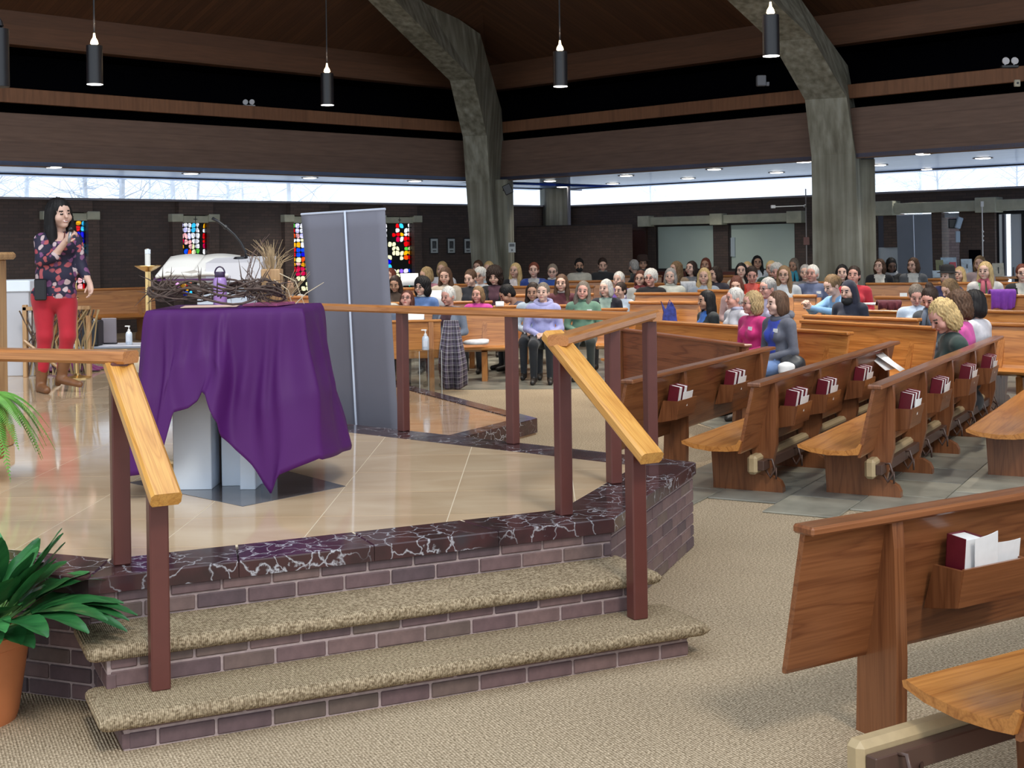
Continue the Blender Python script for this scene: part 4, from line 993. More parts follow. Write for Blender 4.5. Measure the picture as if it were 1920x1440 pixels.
# ================================================================== pews
def pew(label, o, run, length, s=1.0, over=(0.30, 0.30), racks=(), kneel=True, mats=(OAKX, OAKZ, OAKX), group=None, nsup=None, seat=True, kn_over=0.22, kn=(0.02, 0.15), zbb=0.33):
    """local frame: x along the run, +y the way sitters face, z up; backrest foot near y=0"""
    root = empty('pew'); M = frame(Vector((o[0], o[1], 0)), run)
    root.matrix_world = M @ Matrix.Scale(s, 4); L = length / s
    tag(root, label, 'pew', group)
    bx, up, st_ = mats
    back = MB(); y0b, y1b, zb, zt = 0.055, -0.045, zbb, 0.795
    th = 0.024
    n = Vector((0, zt - zb, y0b - y1b)); 
    c = 0.012
    back.prism([(y0b, zb + c), (y0b + c * .5, zb), (y0b + th, zb), (y0b + th, zb + c), (y1b + th, zt), (y1b, zt)], 'x', 0, L)
    back.build('backrest', bx, root)
    MB().box(-0.012, L + 0.012, y1b - 0.05, y1b + th + 0.028, zt, zt + 0.032, 0.008).build('cap_rail', bx, root)
    if seat:
        prof = [(0.085, 0.395), (0.16, 0.375), (0.28, 0.372), (0.40, 0.385), (0.475, 0.405), (0.49, 0.398), (0.485, 0.378), (0.40, 0.352), (0.28, 0.338), (0.15, 0.342), (0.07, 0.352), (0.045, 0.42), (0.065, 0.425)]
        sx0 = -0.02
        autosmooth(MB().prism(prof, 'x', sx0, L + 0.02).build('seat', mats[2], root), 35)
    ns = nsup or max(2, int(round((L - over[0] - over[1]) / 1.25)) + 1)
    fin = [(0.115, 0.0), (-0.075, 0.0), (-0.085, 0.30), (-0.080, 0.70), (-0.072, zt), (-0.03, zt), (0.10, 0.36)] if not seat else [(0.115, 0.12), (-0.02, 0.12), (-0.075, 0.34), (-0.080, 0.70), (-0.072, zt), (-0.03, zt), (0.10, 0.36)]
    leg = [(0.40, 0.0), (0.40, 0.06), (0.415, 0.345), (0.30, 0.338), (0.14, 0.345), (0.10, 0.24), (0.085, 0.14), (0.02, 0.128), (-0.05, 0.12), (-0.10, 0.09), (-0.12, 0.05), (-0.12, 0.0)]
    for k in range(ns):
        x = over[0] + (L - over[0] - over[1]) * k / (ns - 1)
        MB().prism(fin, 'x', x - 0.028, x + 0.028).build('upright', up, root)
        if seat: MB().prism(leg, 'x', x - 0.033, x + 0.033).build('leg', up, root)
    if kneel:
        kx0, kx1 = kn_over, L - kn_over
        ky, kz = kn
        MB().box(kx0, kx1, ky, ky + 0.075, kz, kz + 0.135, 0.02).build('kneeler_pad', TAN, root); autosmooth(root.children[-1], 60)
        MB().box(kx0 + .02, kx1 - .02, ky - .045, ky, kz + .03, kz + .10, 0.004).build('kneeler_board', BROWNBAR, root)
        q = kx0 + 0.12
        while q < kx1:
            MB().tube([(q, ky - .02, kz + .09), (q, ky - .075, kz + .10), (q, ky - .095, kz + .03), (q, ky - .06, kz - .03), (q, ky - .03, kz + .02)], .009, 6).build('bracket', BROWNBAR, root, True)
            MB().tube([(q + .12, ky - .02, kz + .06), (q + .06, ky - .08, kz + .02), (q + .01, ky - .10, kz + .04), (q + .01, ky - .10, kz - .04)], .007, 6).build('bracket', BROWNBAR, root, True)
            q += 0.62
    for x in racks:
        ra = MB(); wd = 0.36; ry = -0.045
        rk = MB().prism([(-.0, .43), (-.135, .46), (-.165, .605), (-.153, .605), (-.124, .472), (-.01, .445)], 'x', x, x + wd).build('book_rack', bx, root)
        for xe in (x, x + wd): MB().prism([(.02, .43), (-.13, .46), (-.16, .60), (-.03, .60)], 'x', xe - .008, xe + .008).build('rack_end', up, rk)
    return root, M @ Matrix.Scale(s, 4)
def hymnal(Mw, label, group, thick=0.045):
    r = empty('hymnal'); r.matrix_world = Mw; tag(r, label, 'book', group)
    key = ('hy', thick)
    if key not in MATS:
        c = MB(); t_ = thick
        c.box(0, .004, 0, .085, 0, .225).box(t_ - .004, t_, 0, .085, 0, .225).box(0, t_, .081, .085, 0, .225)
        MATS[key] = (c.mesh('cover', MAROON), MB().box(.004, t_ - .004, .003, .081, .004, .219).mesh('page_block', WHITE))
    link('cover', MATS[key][0], r); link('page_block', MATS[key][1], r)
    return r
def leaflet(Mw, label, w_=.15, h_=.13, mat=None):
    def fn(u_, v_): return (u_ * w_, -.006 * math.sin(math.pi * u_), v_ * h_)
    o = MB().grid(fn, 4, 1).build('leaflet', mat or WHITE, None, M=Mw); s_ = o.modifiers.new('s', 'SOLIDIFY'); s_.thickness = .002
    tag(o, label, 'paper', 'white leaflets in the pew racks'); return o
rb = random.Random(5)
def fill_rack(Mp, x, where, n=3, paper=True, thick=0.070, lean=0.0):
    for k in range(n):
        Mw = Mp @ Matrix.Translation((x + .02 + k * (thick + .030), -.118, .482)) @ Matrix.Rotation(R(10), 4, 'X')
        hymnal(Mw, 'maroon hymnal in ' + where, 'hymnals in ' + where, thick)
    if paper:
        leaflet(Mp @ Matrix.Translation((x + .07, -.148, .55)) @ Matrix.Rotation(R(10), 4, 'X') @ Matrix.Rotation(R(4 * rb.uniform(-1, 1)), 4, 'Y'), 'white leaflet in ' + where, .20, .115)
RED = (REDX, REDZ, OAKX)
# the three near pews seen from behind
def near(px, py, z=0.825): return G(px, py, z)
A0, B0, C0 = near(1165, 712), near(1402, 718), near(1628, 722)
pA, mA = pew('stained oak pew with book racks facing the altar, empty, beside the marble corner', A0, PD, 3.25, racks=(0.70, 1.95), over=(1.05, .35), mats=RED, kneel=False, seat=False, zbb=.30)
pB, mB = pew('stained oak pew with three filled book racks and a tan kneeler, nearest the brick corner', B0, PD, 4.15, racks=(0.62, 1.42, 2.55), over=(0.40, .40), mats=RED, nsup=4)
pC, mC = pew('stained oak pew that the woman in the dark green sweater sits in', C0, PD, 5.0, racks=(0.60, 1.65, 2.85, 3.9), over=(0.40, .40), mats=RED, nsup=5)
D0 = C0 + PN * 0.90 + PD * 1.20
pD, mD = pew('stained oak pew with a glossy seat behind the dark green sweater', D0, PD, 5.0, over=(0.40, .4), mats=RED, kneel=False)
for m_, xs_, nm in ((mA, (0.70, 1.95), 'the empty pew by the marble corner'), (mB, (0.62, 1.42, 2.55), 'the pew with three filled racks'), (mC, (0.60, 1.65, 2.85, 3.9), 'the pew of the woman in dark green')):
    for k, x in enumerate(xs_): fill_rack(m_, x, ('first', 'second', 'third', 'last')[k] + ' rack of ' + nm, 3 if k or m_ is not mA else 2)
# the nearest pews, parallel to the steps
N0, N1 = G(1492, 982, .825), G(1920, 912, .825); nd = (N1 - N0); nd.z = 0; nd.normalize(); nn = Vector((nd.y, -nd.x, 0))
pN, mN = pew('dark stained oak pew with one thick hymnal, closest to the steps', N0, nd, 3.2, racks=(0.66, 1.9), over=(0.42, .4), mats=RED, nsup=3, seat=False, kn_over=-.22, kn=(-.50, .13), zbb=.29)
hymnal(mN @ Matrix.Translation((.70, -.118, .482)) @ Matrix.Rotation(R(5), 4, 'X'), 'thick maroon hymnal alone in the rack of the pew closest to the steps', 'hymnals in the pew closest to the steps', 0.095)
leaflet(mN @ Matrix.Translation((.745, -.140, .57)) @ Matrix.Rotation(R(7), 4, 'X') @ Matrix.Rotation(R(-7), 4, 'Y'), 'printed white leaflet leaning on the thick maroon hymnal', .125, .14)
leaflet(mN @ Matrix.Translation((.88, -.112, .55)) @ Matrix.Rotation(R(7), 4, 'X'), 'blank white sheet behind the printed leaflet', .14, .12)
M0 = N0 + nn * 0.93 + nd * 0.05
pM, mM = pew('golden oak pew seat just behind the tan kneeler of the nearest pew', M0, nd, 3.0, over=(0.45, .4), mats=(REDX, REDZ, OAKX), kneel=False)
pM.children[0].location.x += 0.0
# pews facing the camera: top edge given by two pixels and depths
def fpew(label, x0, y0, D0, x1, y1, D1, mats=None, kneel=False, seat=True, over=(.25, .25)):
    a, b = P(x0, y0, D0), P(x1, y1, D1); s = (a.z + b.z) / 2 / 0.827
    run = a - b; run.z = 0; L = run.length
    s = max(0.85, min(1.3, s))
    return pew(label, (b.x, b.y), run, L, s, over=over, kneel=kneel, mats=mats or (OAKX, OAKZ, OAKX), seat=seat)
PEWS = [
 ('oak pew backing the grey haired woman with the plaid blanket', 700, 579, 18.1, 948, 581, 18.1),
 ('oak pew backing the woman in the pink sweater', 700, 563, 20.0, 922, 568, 20.0),
 ('oak pew backing the long haired girl in beige', 700, 548, 21.9, 892, 553, 21.9),
 ('oak pew in front of the white curly haired woman in a white top', 700, 533, 23.7, 892, 534, 23.7),
 ('oak pew in front of the concrete corner rib', 780, 520, 25.6, 940, 522, 25.6),
 ('oak pew backing the woman in the lavender hoodie', 926, 571, 18.9, 1076, 573, 18.9),
 ('oak pew in front of the woman in the maroon top', 945, 546, 20.6, 1112, 556, 20.6),
 ('oak pew in front of the two women in blue cardigans', 943, 531, 23.8, 1112, 536, 23.4),
 ('oak pew in front of the man with the black mask', 1044, 520, 26.8, 1160, 522, 26.6),
 ('dark oak rear pew against the brick screen', 1040, 512, 30.6, 1240, 513, 30.2),
 ('short oak pew end in front of the woman in the black vest', 1118, 578, 18.4, 1176, 578, 18.4),
 ('empty oak pew with a blue tote bag', 1180, 565, 18.6, 1308, 565, 18.2),
 ('oak pew in front of the woman in the cream turtleneck', 1190, 549, 20.8, 1318, 548, 20.4),
 ('oak pew with a white jacket over it', 1170, 524, 24.8, 1309, 531, 23.9),
 ('oak pew in front of the woman in the dark grey jacket', 1309, 543, 20.6, 1368, 543, 20.3),
 ('oak pew backing the women in magenta and grey hoodie', 1190, 601, 16.3, 1588, 620, 13.5),
 ('oak pew in front of the nun', 1500, 601, 14.9, 1752, 611, 13.4),
 ('oak pew backing the nun', 1505, 590, 15.6, 1719, 597, 14.5),
 ('short oak pew the clasped hands rest on', 1488, 548, 18.1, 1528, 548, 18.0),
 ('oak pew with a maroon coat folded on it', 1612, 581, 16.9, 1722, 583, 16.4),
 ('oak pew with a white card on its edge', 1640, 555, 18.9, 1712, 556, 18.6),
 ('oak pew in front of the woman in the black cardigan', 1624, 530, 24.5, 1772, 530, 24.0),
 ('oak pew in front of the woman in the red jacket', 1370, 530, 24.6, 1545, 527, 24.2),
 ('dark oak rear pew under the frosted windows', 1290, 506, 29.6, 1500, 508, 28.8),
 ('oak pew with a purple coat over its back', 1836, 550, 19.0, 1990, 554, 18.2),
 ('oak pew beyond the woman with black hair', 1826, 580, 16.2, 1990, 585, 15.4),
 ('oak pew facing the tan kneeler of the woman in dark green', 1832, 603, 14.4, 1990, 610, 13.8),
 ('oak pew behind the woman in the white cardigan', 1760, 527, 22.6, 1930, 530, 21.8),
 ('dark oak rear pew before the display table', 1735, 522, 26.5, 1890, 522, 25.8),
 ('oak pew standing along the stained glass wall', 60, 541, 26.0, 290, 541, 27.2),
 ('oak pew behind the dry grass vase', 505, 554, 21.2, 640, 556, 20.8),
]
for a in PEWS: fpew(*a)
# low panelled fronts before the first rows
def front_panel(label, x0, y0, D0, x1, y1, D1, mats, zb=0.22):
    a, b = P(x0, y0, D0), P(x1, y1, D1); run = a - b; run.z = 0; L = run.length; z = (a.z + b.z) / 2
    r = empty('oak_screen'); r.matrix_world = frame(Vector((b.x, b.y, 0)), run); tag(r, label, 'screen')
    MB().box(0, L, -.015, .015, zb, z - .03, .004).build('panel', mats[0], r)
    MB().box(-.01, L + .01, -.045, .045, z - .03, z, .008).build('cap_rail', mats[0], r)
    for x in (.12, L - .12): MB().prism([(-.04, z - .03), (.04, z - .03), (.10, .0), (-.10, .0)], 'x', x - .03, x + .03).build('support', mats[1], r)
front_panel('brown panelled screen before the women in magenta and grey hoodie', 1160, 614, 15.1, 1402, 646, 12.4, (BROWNX, REDZ))
front_panel('low oak screen beside the plaid blanket', 690, 600, 16.4, 826, 600, 16.5, (OAKX, OAKZ), 0.42)
# ================================================================== people: signed-distance bodies meshed with surface nets
def smin(a, b, k):
    h = np.clip(0.5 + 0.5 * (b - a) / k, 0, 1); return b + (a - b) * h - k * h * (1 - h)
class SDF:
    def __init__(s, lo, hi, h):
        s.h = h; s.lo = np.array(lo, float); n = np.ceil((np.array(hi) - s.lo) / h).astype(int) + 1; s.n = n
        s.D = np.full(n, 1.0, np.float32); s.R = np.full(n, 1.0, np.float32); s.L = np.zeros(n, np.int16)
    def region(s, a, b, mg):
        i0 = np.maximum(0, np.floor((np.minimum(a, b) - mg - s.lo) / s.h)).astype(int); i1 = np.minimum(s.n, np.ceil((np.maximum(a, b) + mg - s.lo) / s.h).astype(int) + 1)
        if np.any(i1 <= i0): return None, None
        sl = tuple(slice(p, q) for p, q in zip(i0, i1))
        ax = [s.lo[k] + s.h * np.arange(i0[k], i1[k]) for k in range(3)]
        return sl, np.meshgrid(*ax, indexing='ij')
    def put(s, sl, d, lab, k, sub=False):
        d = d.astype(np.float32)
        if sub:
            s.D[sl] = -smin(-s.D[sl], d, k); return
        r = s.R[sl]; m = d < r; s.L[sl] = np.where(m, lab, s.L[sl]); s.R[sl] = np.minimum(r, d)
        s.D[sl] = smin(s.D[sl], d, k)
    def cap(s, a, b, ra, rb, lab=0, k=0.03, sub=False):
        a, b = np.array(a, float), np.array(b, float); mg = max(ra, rb) + k * 2 + 2 * s.h
        sl, g = s.region(a, b, mg)
        if sl is None: return s
        d = b - a; L2 = max(1e-9, d @ d)
        t = np.clip(((g[0] - a[0]) * d[0] + (g[1] - a[1]) * d[1] + (g[2] - a[2]) * d[2]) / L2, 0, 1)
        q = np.sqrt((g[0] - a[0] - t * d[0]) ** 2 + (g[1] - a[1] - t * d[1]) ** 2 + (g[2] - a[2] - t * d[2]) ** 2) - (ra + (rb - ra) * t)
        s.put(sl, q, lab, k, sub); return s
    def ell(s, c, r, lab=0, k=0.03, M=None, sub=False):
        c, r = np.array(c, float), np.array(r, float); mg = max(r) + 2 * k + 2 * s.h
        sl, g = s.region(c, c, mg)
        if sl is None: return s
        x, y, z = g[0] - c[0], g[1] - c[1], g[2] - c[2]
        if M is not None: x, y, z = (M[0][0] * x + M[1][0] * y + M[2][0] * z, M[0][1] * x + M[1][1] * y + M[2][1] * z, M[0][2] * x + M[1][2] * y + M[2][2] * z)
        k0 = np.sqrt((x / r[0]) ** 2 + (y / r[1]) ** 2 + (z / r[2]) ** 2); k1 = np.sqrt((x / r[0] ** 2) ** 2 + (y / r[1] ** 2) ** 2 + (z / r[2] ** 2) ** 2)
        s.put(sl, k0 * (k0 - 1) / np.maximum(k1, 1e-6), lab, k, sub); return s
    def mesh(s):
        D = s.D; n = np.array(D.shape); I = D < 0
        cs = [(0, 0, 0), (1, 0, 0), (0, 1, 0), (1, 1, 0), (0, 0, 1), (1, 0, 1), (0, 1, 1), (1, 1, 1)]
        def sub(A, o): return A[o[0]:n[0] - 1 + o[0], o[1]:n[1] - 1 + o[1], o[2]:n[2] - 1 + o[2]]
        cnt = sum(sub(I, o).astype(np.int8) for o in cs); act = (cnt > 0) & (cnt < 8)
        ids = np.full(act.shape, -1, np.int64); w = np.argwhere(act); ids[act] = np.arange(len(w))
        acc = np.zeros((len(w), 3)); num = np.zeros(len(w))
        vals = [sub(D, o)[act].astype(float) for o in cs]
        for i in range(8):
            for j in range(i + 1, 8):
                df = np.array(cs[j]) - np.array(cs[i])
                if np.abs(df).sum() != 1: continue
                a, b = vals[i], vals[j]; m = (a < 0) != (b < 0)
                t = np.where(m, a / np.where(m, a - b, 1), 0)
                acc[m] += (np.array(cs[i]) + t[:, None] * df)[m]; num[m] += 1
        V = (w + acc / np.maximum(num, 1)[:, None]) * s.h + s.lo
        lab = s.L[tuple(np.minimum(np.rint(w + acc / np.maximum(num, 1)[:, None]).astype(int), n - 1).T)]
        Fs = []
        for ax in range(3):
            u, v = (ax + 1) % 3, (ax + 2) % 3
            sl0 = [slice(1, n[k] - 1) for k in range(3)]; sl0[ax] = slice(0, n[ax] - 1); sl1 = list(sl0); sl1[ax] = slice(1, n[ax])
            A, B = I[tuple(sl0)], I[tuple(sl1)]; e_ = np.argwhere(A != B)
            if len(e_) == 0: continue
            flip = A[A != B]
            base = e_.copy(); base[:, u] += 1; base[:, v] += 1
            def cid(du, dv):
                c = base.copy(); c[:, u] -= du; c[:, v] -= dv; return ids[c[:, 0], c[:, 1], c[:, 2]]
            q = np.stack([cid(0, 0), cid(1, 0), cid(1, 1), cid(0, 1)], 1)
            q[~flip] = q[~flip][:, ::-1]; Fs.append(q)
        Fc = np.concatenate(Fs); Fc = Fc[(Fc >= 0).all(1)]
        return V, Fc, lab
def np_mesh(name, V, Fc, mats, mi=None, smooth=True):
    me = bpy.data.meshes.new(name); me.vertices.add(len(V)); me.vertices.foreach_set('co', np.asarray(V, np.float32).ravel())
    me.loops.add(len(Fc) * 4); me.loops.foreach_set('vertex_index', np.asarray(Fc, np.int32).ravel())
    me.polygons.add(len(Fc)); me.polygons.foreach_set('loop_start', np.arange(0, len(Fc) * 4, 4, dtype=np.int32))
    try: me.polygons.foreach_set('loop_total', np.full(len(Fc), 4, np.int32))
    except Exception: pass
    for m in mats: me.materials.append(m)
    if mi is not None: me.polygons.foreach_set('material_index', np.asarray(mi, np.int32))
    me.polygons.foreach_set('use_smooth', np.ones(len(Fc), bool)); me.update(calc_edges=True); me.validate(); return me
# labels: 0 top, 1 skin, 2 trousers, 3 shoes, 4 inner top, 5 lips, 6 eye dark, 7 brow
def head_sdf(h=0.0072):
    s = SDF((-.1, -.135, -.22), (.1, .125, .14), h)
    s.ell((0, .012, .025), (.073, .092, .097), 1, .02).ell((0, -.026, -.045), (.056, .060, .066), 1, .03)
    s.ell((0, -.062, -.088), (.026, .026, .022), 1, .02).ell((0, -.055, .03), (.056, .04, .05), 1, .03)
    for x in (-1, 1):
        s.ell((x * .042, -.06, -.03), (.028, .028, .028), 1, .025); s.ell((x * .075, .012, -.008), (.012, .022, .032), 1, .008)
        s.ell((x * .030, -.101, .006), (.017, .012, .010), 1, .012, sub=True)
        s.ell((x * .030, -.083, .005), (.014, .012, .011), 1, .004)
    s.cap((0, -.088, .015), (0, -.109, -.020), .009, .013, 1, .012); s.ell((0, -.083, -.056), (.024, .014, .011), 5, .008)
    s.cap((0, .018, -.07), (0, .035, -.21), .047, .052, 1, .02)
    V, Fc, lab = s.mesh(); lab = lab.copy()
    def paint(c, r, l, yl=-.05):
        m = (((V[:, 0] - c[0]) / r[0]) ** 2 + ((V[:, 2] - c[1]) / r[1]) ** 2 < 1) & (V[:, 1] < yl); lab[m] = l
    for x in (-1, 1): paint((x * .031, .005), (.0135, .0068), 6); paint((x * .032, .028), (.019, .0052), 7)
    lab[lab == 5] = 1
    paint((0, -.058), (.023, .0085), 5)
    return V, Fc, lab
HEAD = head_sdf()
def hand_prims(s, W, dirv, palmn, side, lab=1, curl=0.5):
    """hand at wrist W: dirv towards the fingers, palmn out of the palm, side +-1 gives the thumb side"""
    d = np.array(dirv, float); d /= np.linalg.norm(d); n = np.array(palmn, float); n -= d * (n @ d); n /= np.linalg.norm(n); t = np.cross(d, n) * side
    W = np.array(W, float)
    s.cap(W, W + d * .07, .024, .026, lab, .015); s.cap(W + d * .03 + t * .018, W + d * .08 + t * .026, .016, .014, lab, .015); s.cap(W + d * .03 - t * .018, W + d * .08 - t * .024, .016, .013, lab, .015)
    for f, (off, L) in enumerate(((.027, .070), (.009, .080), (-.009, .075), (-.026, .058))):
        p0 = W + d * .085 + t * off; a = curl
        p1 = p0 + (d * math.cos(a * .7) + n * math.sin(a * .7)) * L * .45; p2 = p1 + (d * math.cos(a * 1.9) + n * math.sin(a * 1.9)) * L * .33; p3 = p2 + (d * math.cos(a * 2.8) + n * math.sin(a * 2.8)) * L * .25
        s.cap(p0, p1, .0095, .0088, lab, .004).cap(p1, p2, .0088, .008, lab, .004).cap(p2, p3, .008, .0066, lab, .004)
    q0 = W + d * .02 + t * .028; q1 = q0 + (d * .6 + t * .6 + n * .35) * .045; q2 = q1 + (d * .9 + n * .5) * .032
    s.cap(q0, q1, .0125, .0105, lab, .01).cap(q1, q2, .0105, .008, lab, .004)
def seated(pose):
    lean = {'up': .04, 'bow': .75, 'read': .20, 'elbows': .45}[pose]
    ca_, sa_ = math.cos(lean), math.sin(lean); pv = np.array((0, .02, .56))
    def U(p):
        x, y, z = np.array(p, float) - pv; return np.array((x, y * ca_ - z * sa_, y * sa_ + z * ca_)) + pv
    s = SDF((-.32, -.80 if pose == 'elbows' else -.72, -.02), (.32, .26, 1.16), .0155)
    s.ell((0, .01, .53), (.175, .135, .115), 2, .05); s.ell(U((0, .0, .69)), (.150, .112, .14), 0, .05)
    s.ell(U((0, .01, .87)), (.165, .108, .155), 0, .05); s.cap(U((-.135, .015, .965)), U((.135, .015, .965)), .062, .062, 0, .05); s.cap(U((0, .02, .96)), U((0, .018, .995)), .072, .058, 0, .03)
    for x in (-1, 1):
        s.ell(U((x * .068, -.085, .845)), (.062, .05, .062), 0, .04)
        sh = U((x * .178, .01, .95))
        if pose == 'elbows': el = np.array((x * .21, -.38, .80)); wr = np.array((x * .035, -.60, .86))
        elif pose == 'read': el = U((x * .225, .0, .70)); wr = np.array((x * .07, -.44, .64))
        elif pose == 'bow': el = U((x * .22, -.05, .72)); wr = np.array((x * .08, -.42, .60))
        else: el = U((x * .225, .0, .69)); wr = np.array((x * .060, -.235, .625))
        s.cap(sh, el, .056, .046, 0, .04); s.cap(el, wr, .046, .034, 0, .02)
        s.cap((x * .09, -.02, .53), (x * .105, -.45, .51), .088, .066, 2, .04); s.cap((x * .105, -.45, .50), (x * .105, -.44, .10), .060, .044, 2, .03)
        s.cap((x * .105, -.42, .055), (x * .115, -.58, .035), .043, .033, 3, .02)
    V, Fc, lab = s.mesh()
    # hands on a finer grid
    if pose == 'elbows': ctr = (0, -.62, .88)
    elif pose == 'up': ctr = (0, -.28, .62)
    else: ctr = (0, -.48, .62)
    hs = SDF(np.array(ctr) - (.17, .15, .12), np.array(ctr) + (.17, .13, .14), .0065)
    for x in (-1, 1):
        if pose == 'elbows': hand_prims(hs, (x * .036, -.60, .86), (-x * .35, -.6, .7), (-x, -.2, 0), x, curl=.75)
        elif pose == 'up': hand_prims(hs, (x * .062, -.235, .626), (-x * .8, -.6, -.05), (0, .15, -1), x, curl=.35)
        else: hand_prims(hs, (x * .07, -.44, .64) if pose == 'read' else (x * .08, -.42, .60), (-x * .25, -.9, .12), (-x * .9, 0, -.3), x, curl=.55)
    V2, F2, l2 = hs.mesh()
    neck = U((0, .015, 1.035))
    return (np.concatenate([V, V2]), np.concatenate([Fc, F2 + len(V)]), np.concatenate([lab, l2])), neck, lean
BODY = {p: seated(p) for p in ('up', 'bow', 'read', 'elbows')}
# ---- hair
def hair_sdf(style):
    long_ = style in ('long', 'wavy', 'longbang', 'veil'); h = .0095
    s = SDF((-.155, -.15, -.36 if long_ else -.2), (.155, .17, .20), h)
    s.ell((0, .020, .035), (.086, .103, .103), 0, .02)
    big = {'curly': .012, 'bigcurl': .03, 'bouffant': .022}.get(style, 0)
    if big: s.ell((0, .02, .05), (.088 + big, .098 + big, .095 + big), 0, .02)
    if style in ('bob', 'bangs', 'wavybob', 'bouffant', 'bigcurl', 'hoodhair'):
        for x in (-1, 1): s.ell((x * .073, .018, -.045), (.030 + big * .8, .062, .085), 0, .025)
        s.ell((0, .07, -.045), (.082 + big, .05, .085), 0, .03)
    if long_:
        for x in (-1, 1): s.ell((x * .078, .012, -.10), (.030, .050, .155), 0, .03); s.cap((x * .078, .0, -.12), (x * .085, -.045, -.27), .035, .026, 0, .03)
        s.ell((0, .072, -.10), (.095, .045, .19), 0, .03)
    if style == 'short': s.ell((0, .06, -.03), (.075, .05, .06), 0, .03)
    if style == 'curly': s.ell((0, .055, -.02), (.088, .06, .07), 0, .03)
    if style in ('bun',): s.ell((0, .055, .135), (.042, .042, .038), 0, .012)
    if style == 'pony': s.ell((0, .12, .02), (.03, .035, .05), 0, .02)
    # face opening
    fz = {'bangs': -.035, 'longbang': -.035, 'bob': -.012, 'hoodhair': -.03}.get(style, -.005)
    s.ell((0, -.118, fz - .015), (.060, .085, .085), 0, .012, sub=True)
    s.ell((0, -.10, fz - .10), (.062, .075, .10), 0, .012, sub=True)
    if style in ('short', 'curly', 'bun', 'pony', 'bald'):
        for x in (-1, 1): s.ell((x * .085, -.02, -.05), (.03, .05, .05), 0, .01, sub=True)
        s.ell((0, .0, -.16), (.2, .2, .09), 0, .01, sub=True)
    V, Fc, lab = s.mesh()
    if style != 'veil':
        th = np.arctan2(V[:, 0], V[:, 1] - .02); fr = 38
        amp = {'curly': .006, 'bigcurl': .009, 'wavy': .005, 'wavybob': .006, 'bouffant': .005}.get(style, .0026)
        ph = V[:, 2] * (70 if amp > .004 else 14)
        dsp = amp * np.sin(fr * th * .5 + 2.2 * np.sin(ph)) + amp * .6 * np.sin(fr * th + ph * 1.3)
        nr = V - np.array((0, .02, .0)); nr[:, 2] *= .4; nr /= np.linalg.norm(nr, axis=1)[:, None] + 1e-9
        V = V + nr * dsp[:, None]
    return V, Fc
HAIR = {}
def hair_mesh(style):
    if style not in HAIR:
        V, Fc = hair_sdf(style); HAIR[style] = np_mesh('hair_' + style, V, Fc, [BLACK])
    return HAIR[style]
HC = {'black': (.010, .009, .010), 'darkbrown': (.030, .018, .014), 'brown': (.085, .046, .028), 'auburn': (.10, .035, .024), 'lightbrown': (.20, .125, .065), 'blonde': (.50, .36, .17), 'sandy': (.34, .24, .12), 'grey': (.30, .29, .28), 'white': (.68, .66, .62), 'silver': (.46, .45, .43), 'navy': (.012, .014, .035), 'greybrown': (.17, .14, .115), 'red': (.13, .035, .022)}
def hairmat(c):
    key = ('hair', c)
    if key in MATS: return MATS[key]
    m, t, b = nt('hair_' + c); col = HC[c]
    n = N(t, 'ShaderNodeTexNoise', Scale=1.0, Detail=3.0); t.links.new(coords(t, (90, 90, 10)), n.inputs['Vector'])
    setc(t, b, ramp(t, n.outputs['Fac'], [(0.3, tuple(x * .55 for x in col)), (0.7, tuple(min(1, x * 1.35) for x in col))]))
    b.inputs['Roughness'].default_value = 0.6; b.inputs['Specular IOR Level'].default_value = 0.22; bump(t, b, n.outputs['Fac'], 0.4, 0.004); MATS[key] = m; return m
SK = {'f': (.56, .345, .265), 'p': (.62, .40, .32), 't': (.40, .225, .15), 'd': (.12, .065, .045), 'r': (.58, .30, .24)}
def skinmat(k): return flat('skin_' + k, SK[k], .55, var=.05, vs_=25)
def cloth(c, nm=None): return flat('fabric_%.3f_%.3f_%.3f' % c, c, .85, var=.10, vs_=22, bmp=.12, sheen=.15)
LIPS = {k: flat('lips_' + k, (v[0] * .8, v[1] * .45, v[2] * .48), .45) for k, v in SK.items()}
EYE = flat('eye_dark', (.022, .014, .012), .3)
LEATHER = flat('shoe_dark', (.018, .014, .012), .5)
DEF_TR = cloth((.025, .028, .035))
meshcache = {}
def rotm(yaw, pitch, roll=0): return (Matrix.Rotation(yaw, 3, 'Z') @ Matrix.Rotation(pitch, 3, 'X') @ Matrix.Rotation(roll, 3, 'Y'))
def person_mesh(pose, hy, hp, hr, inner):
    key = (pose, hy, hp, hr, inner)
    if key in meshcache: return meshcache[key]
    (V, Fc, lab), neck, lean = BODY[pose]
    Mh = rotm(R(-hy), R(hp), R(hr)); HV, HF, HL = HEAD
    Rn = np.array(Mh); hc = neck + np.array((0, -.02 - .05 * math.sin(lean), .125)) + np.array((0, -.05 * math.sin(R(hp)), 0))
    HV2 = (HV @ Rn.T); 
    # keep the neck root on the body while the head turns
    wgt = np.clip((HV[:, 2] + .19) / .10, 0, 1)[:, None]; HV2 = HV2 * wgt + HV * (1 - wgt)
    ro = neck + np.array((0, .0, -.055)) - np.array((0, .033, -.20))
    HV2 = HV2 + hc * wgt + ro * (1 - wgt)
    Va = np.concatenate([V, HV2]); Fa = np.concatenate([Fc, HF + len(V)]); La = np.concatenate([lab, HL])
    if inner:
        m = (La == 0) & (np.abs(V[:, 0] if False else Va[:, 0]) < .052 + .05 * np.clip((Va[:, 2] - .75) / .4, 0, 1)) & (Va[:, 1] < -.03 - .0 * Va[:, 2]) & (Va[:, 2] > .58)
        La = La.copy(); La[m] = 4
    fl = np.sort(La[Fa], axis=1); mi = fl[:, 2]
    me = np_mesh('person_body', Va, Fa, [BLACK] * 8, mi)
    meshcache[key] = (me, hc, Mh); return meshcache[key]
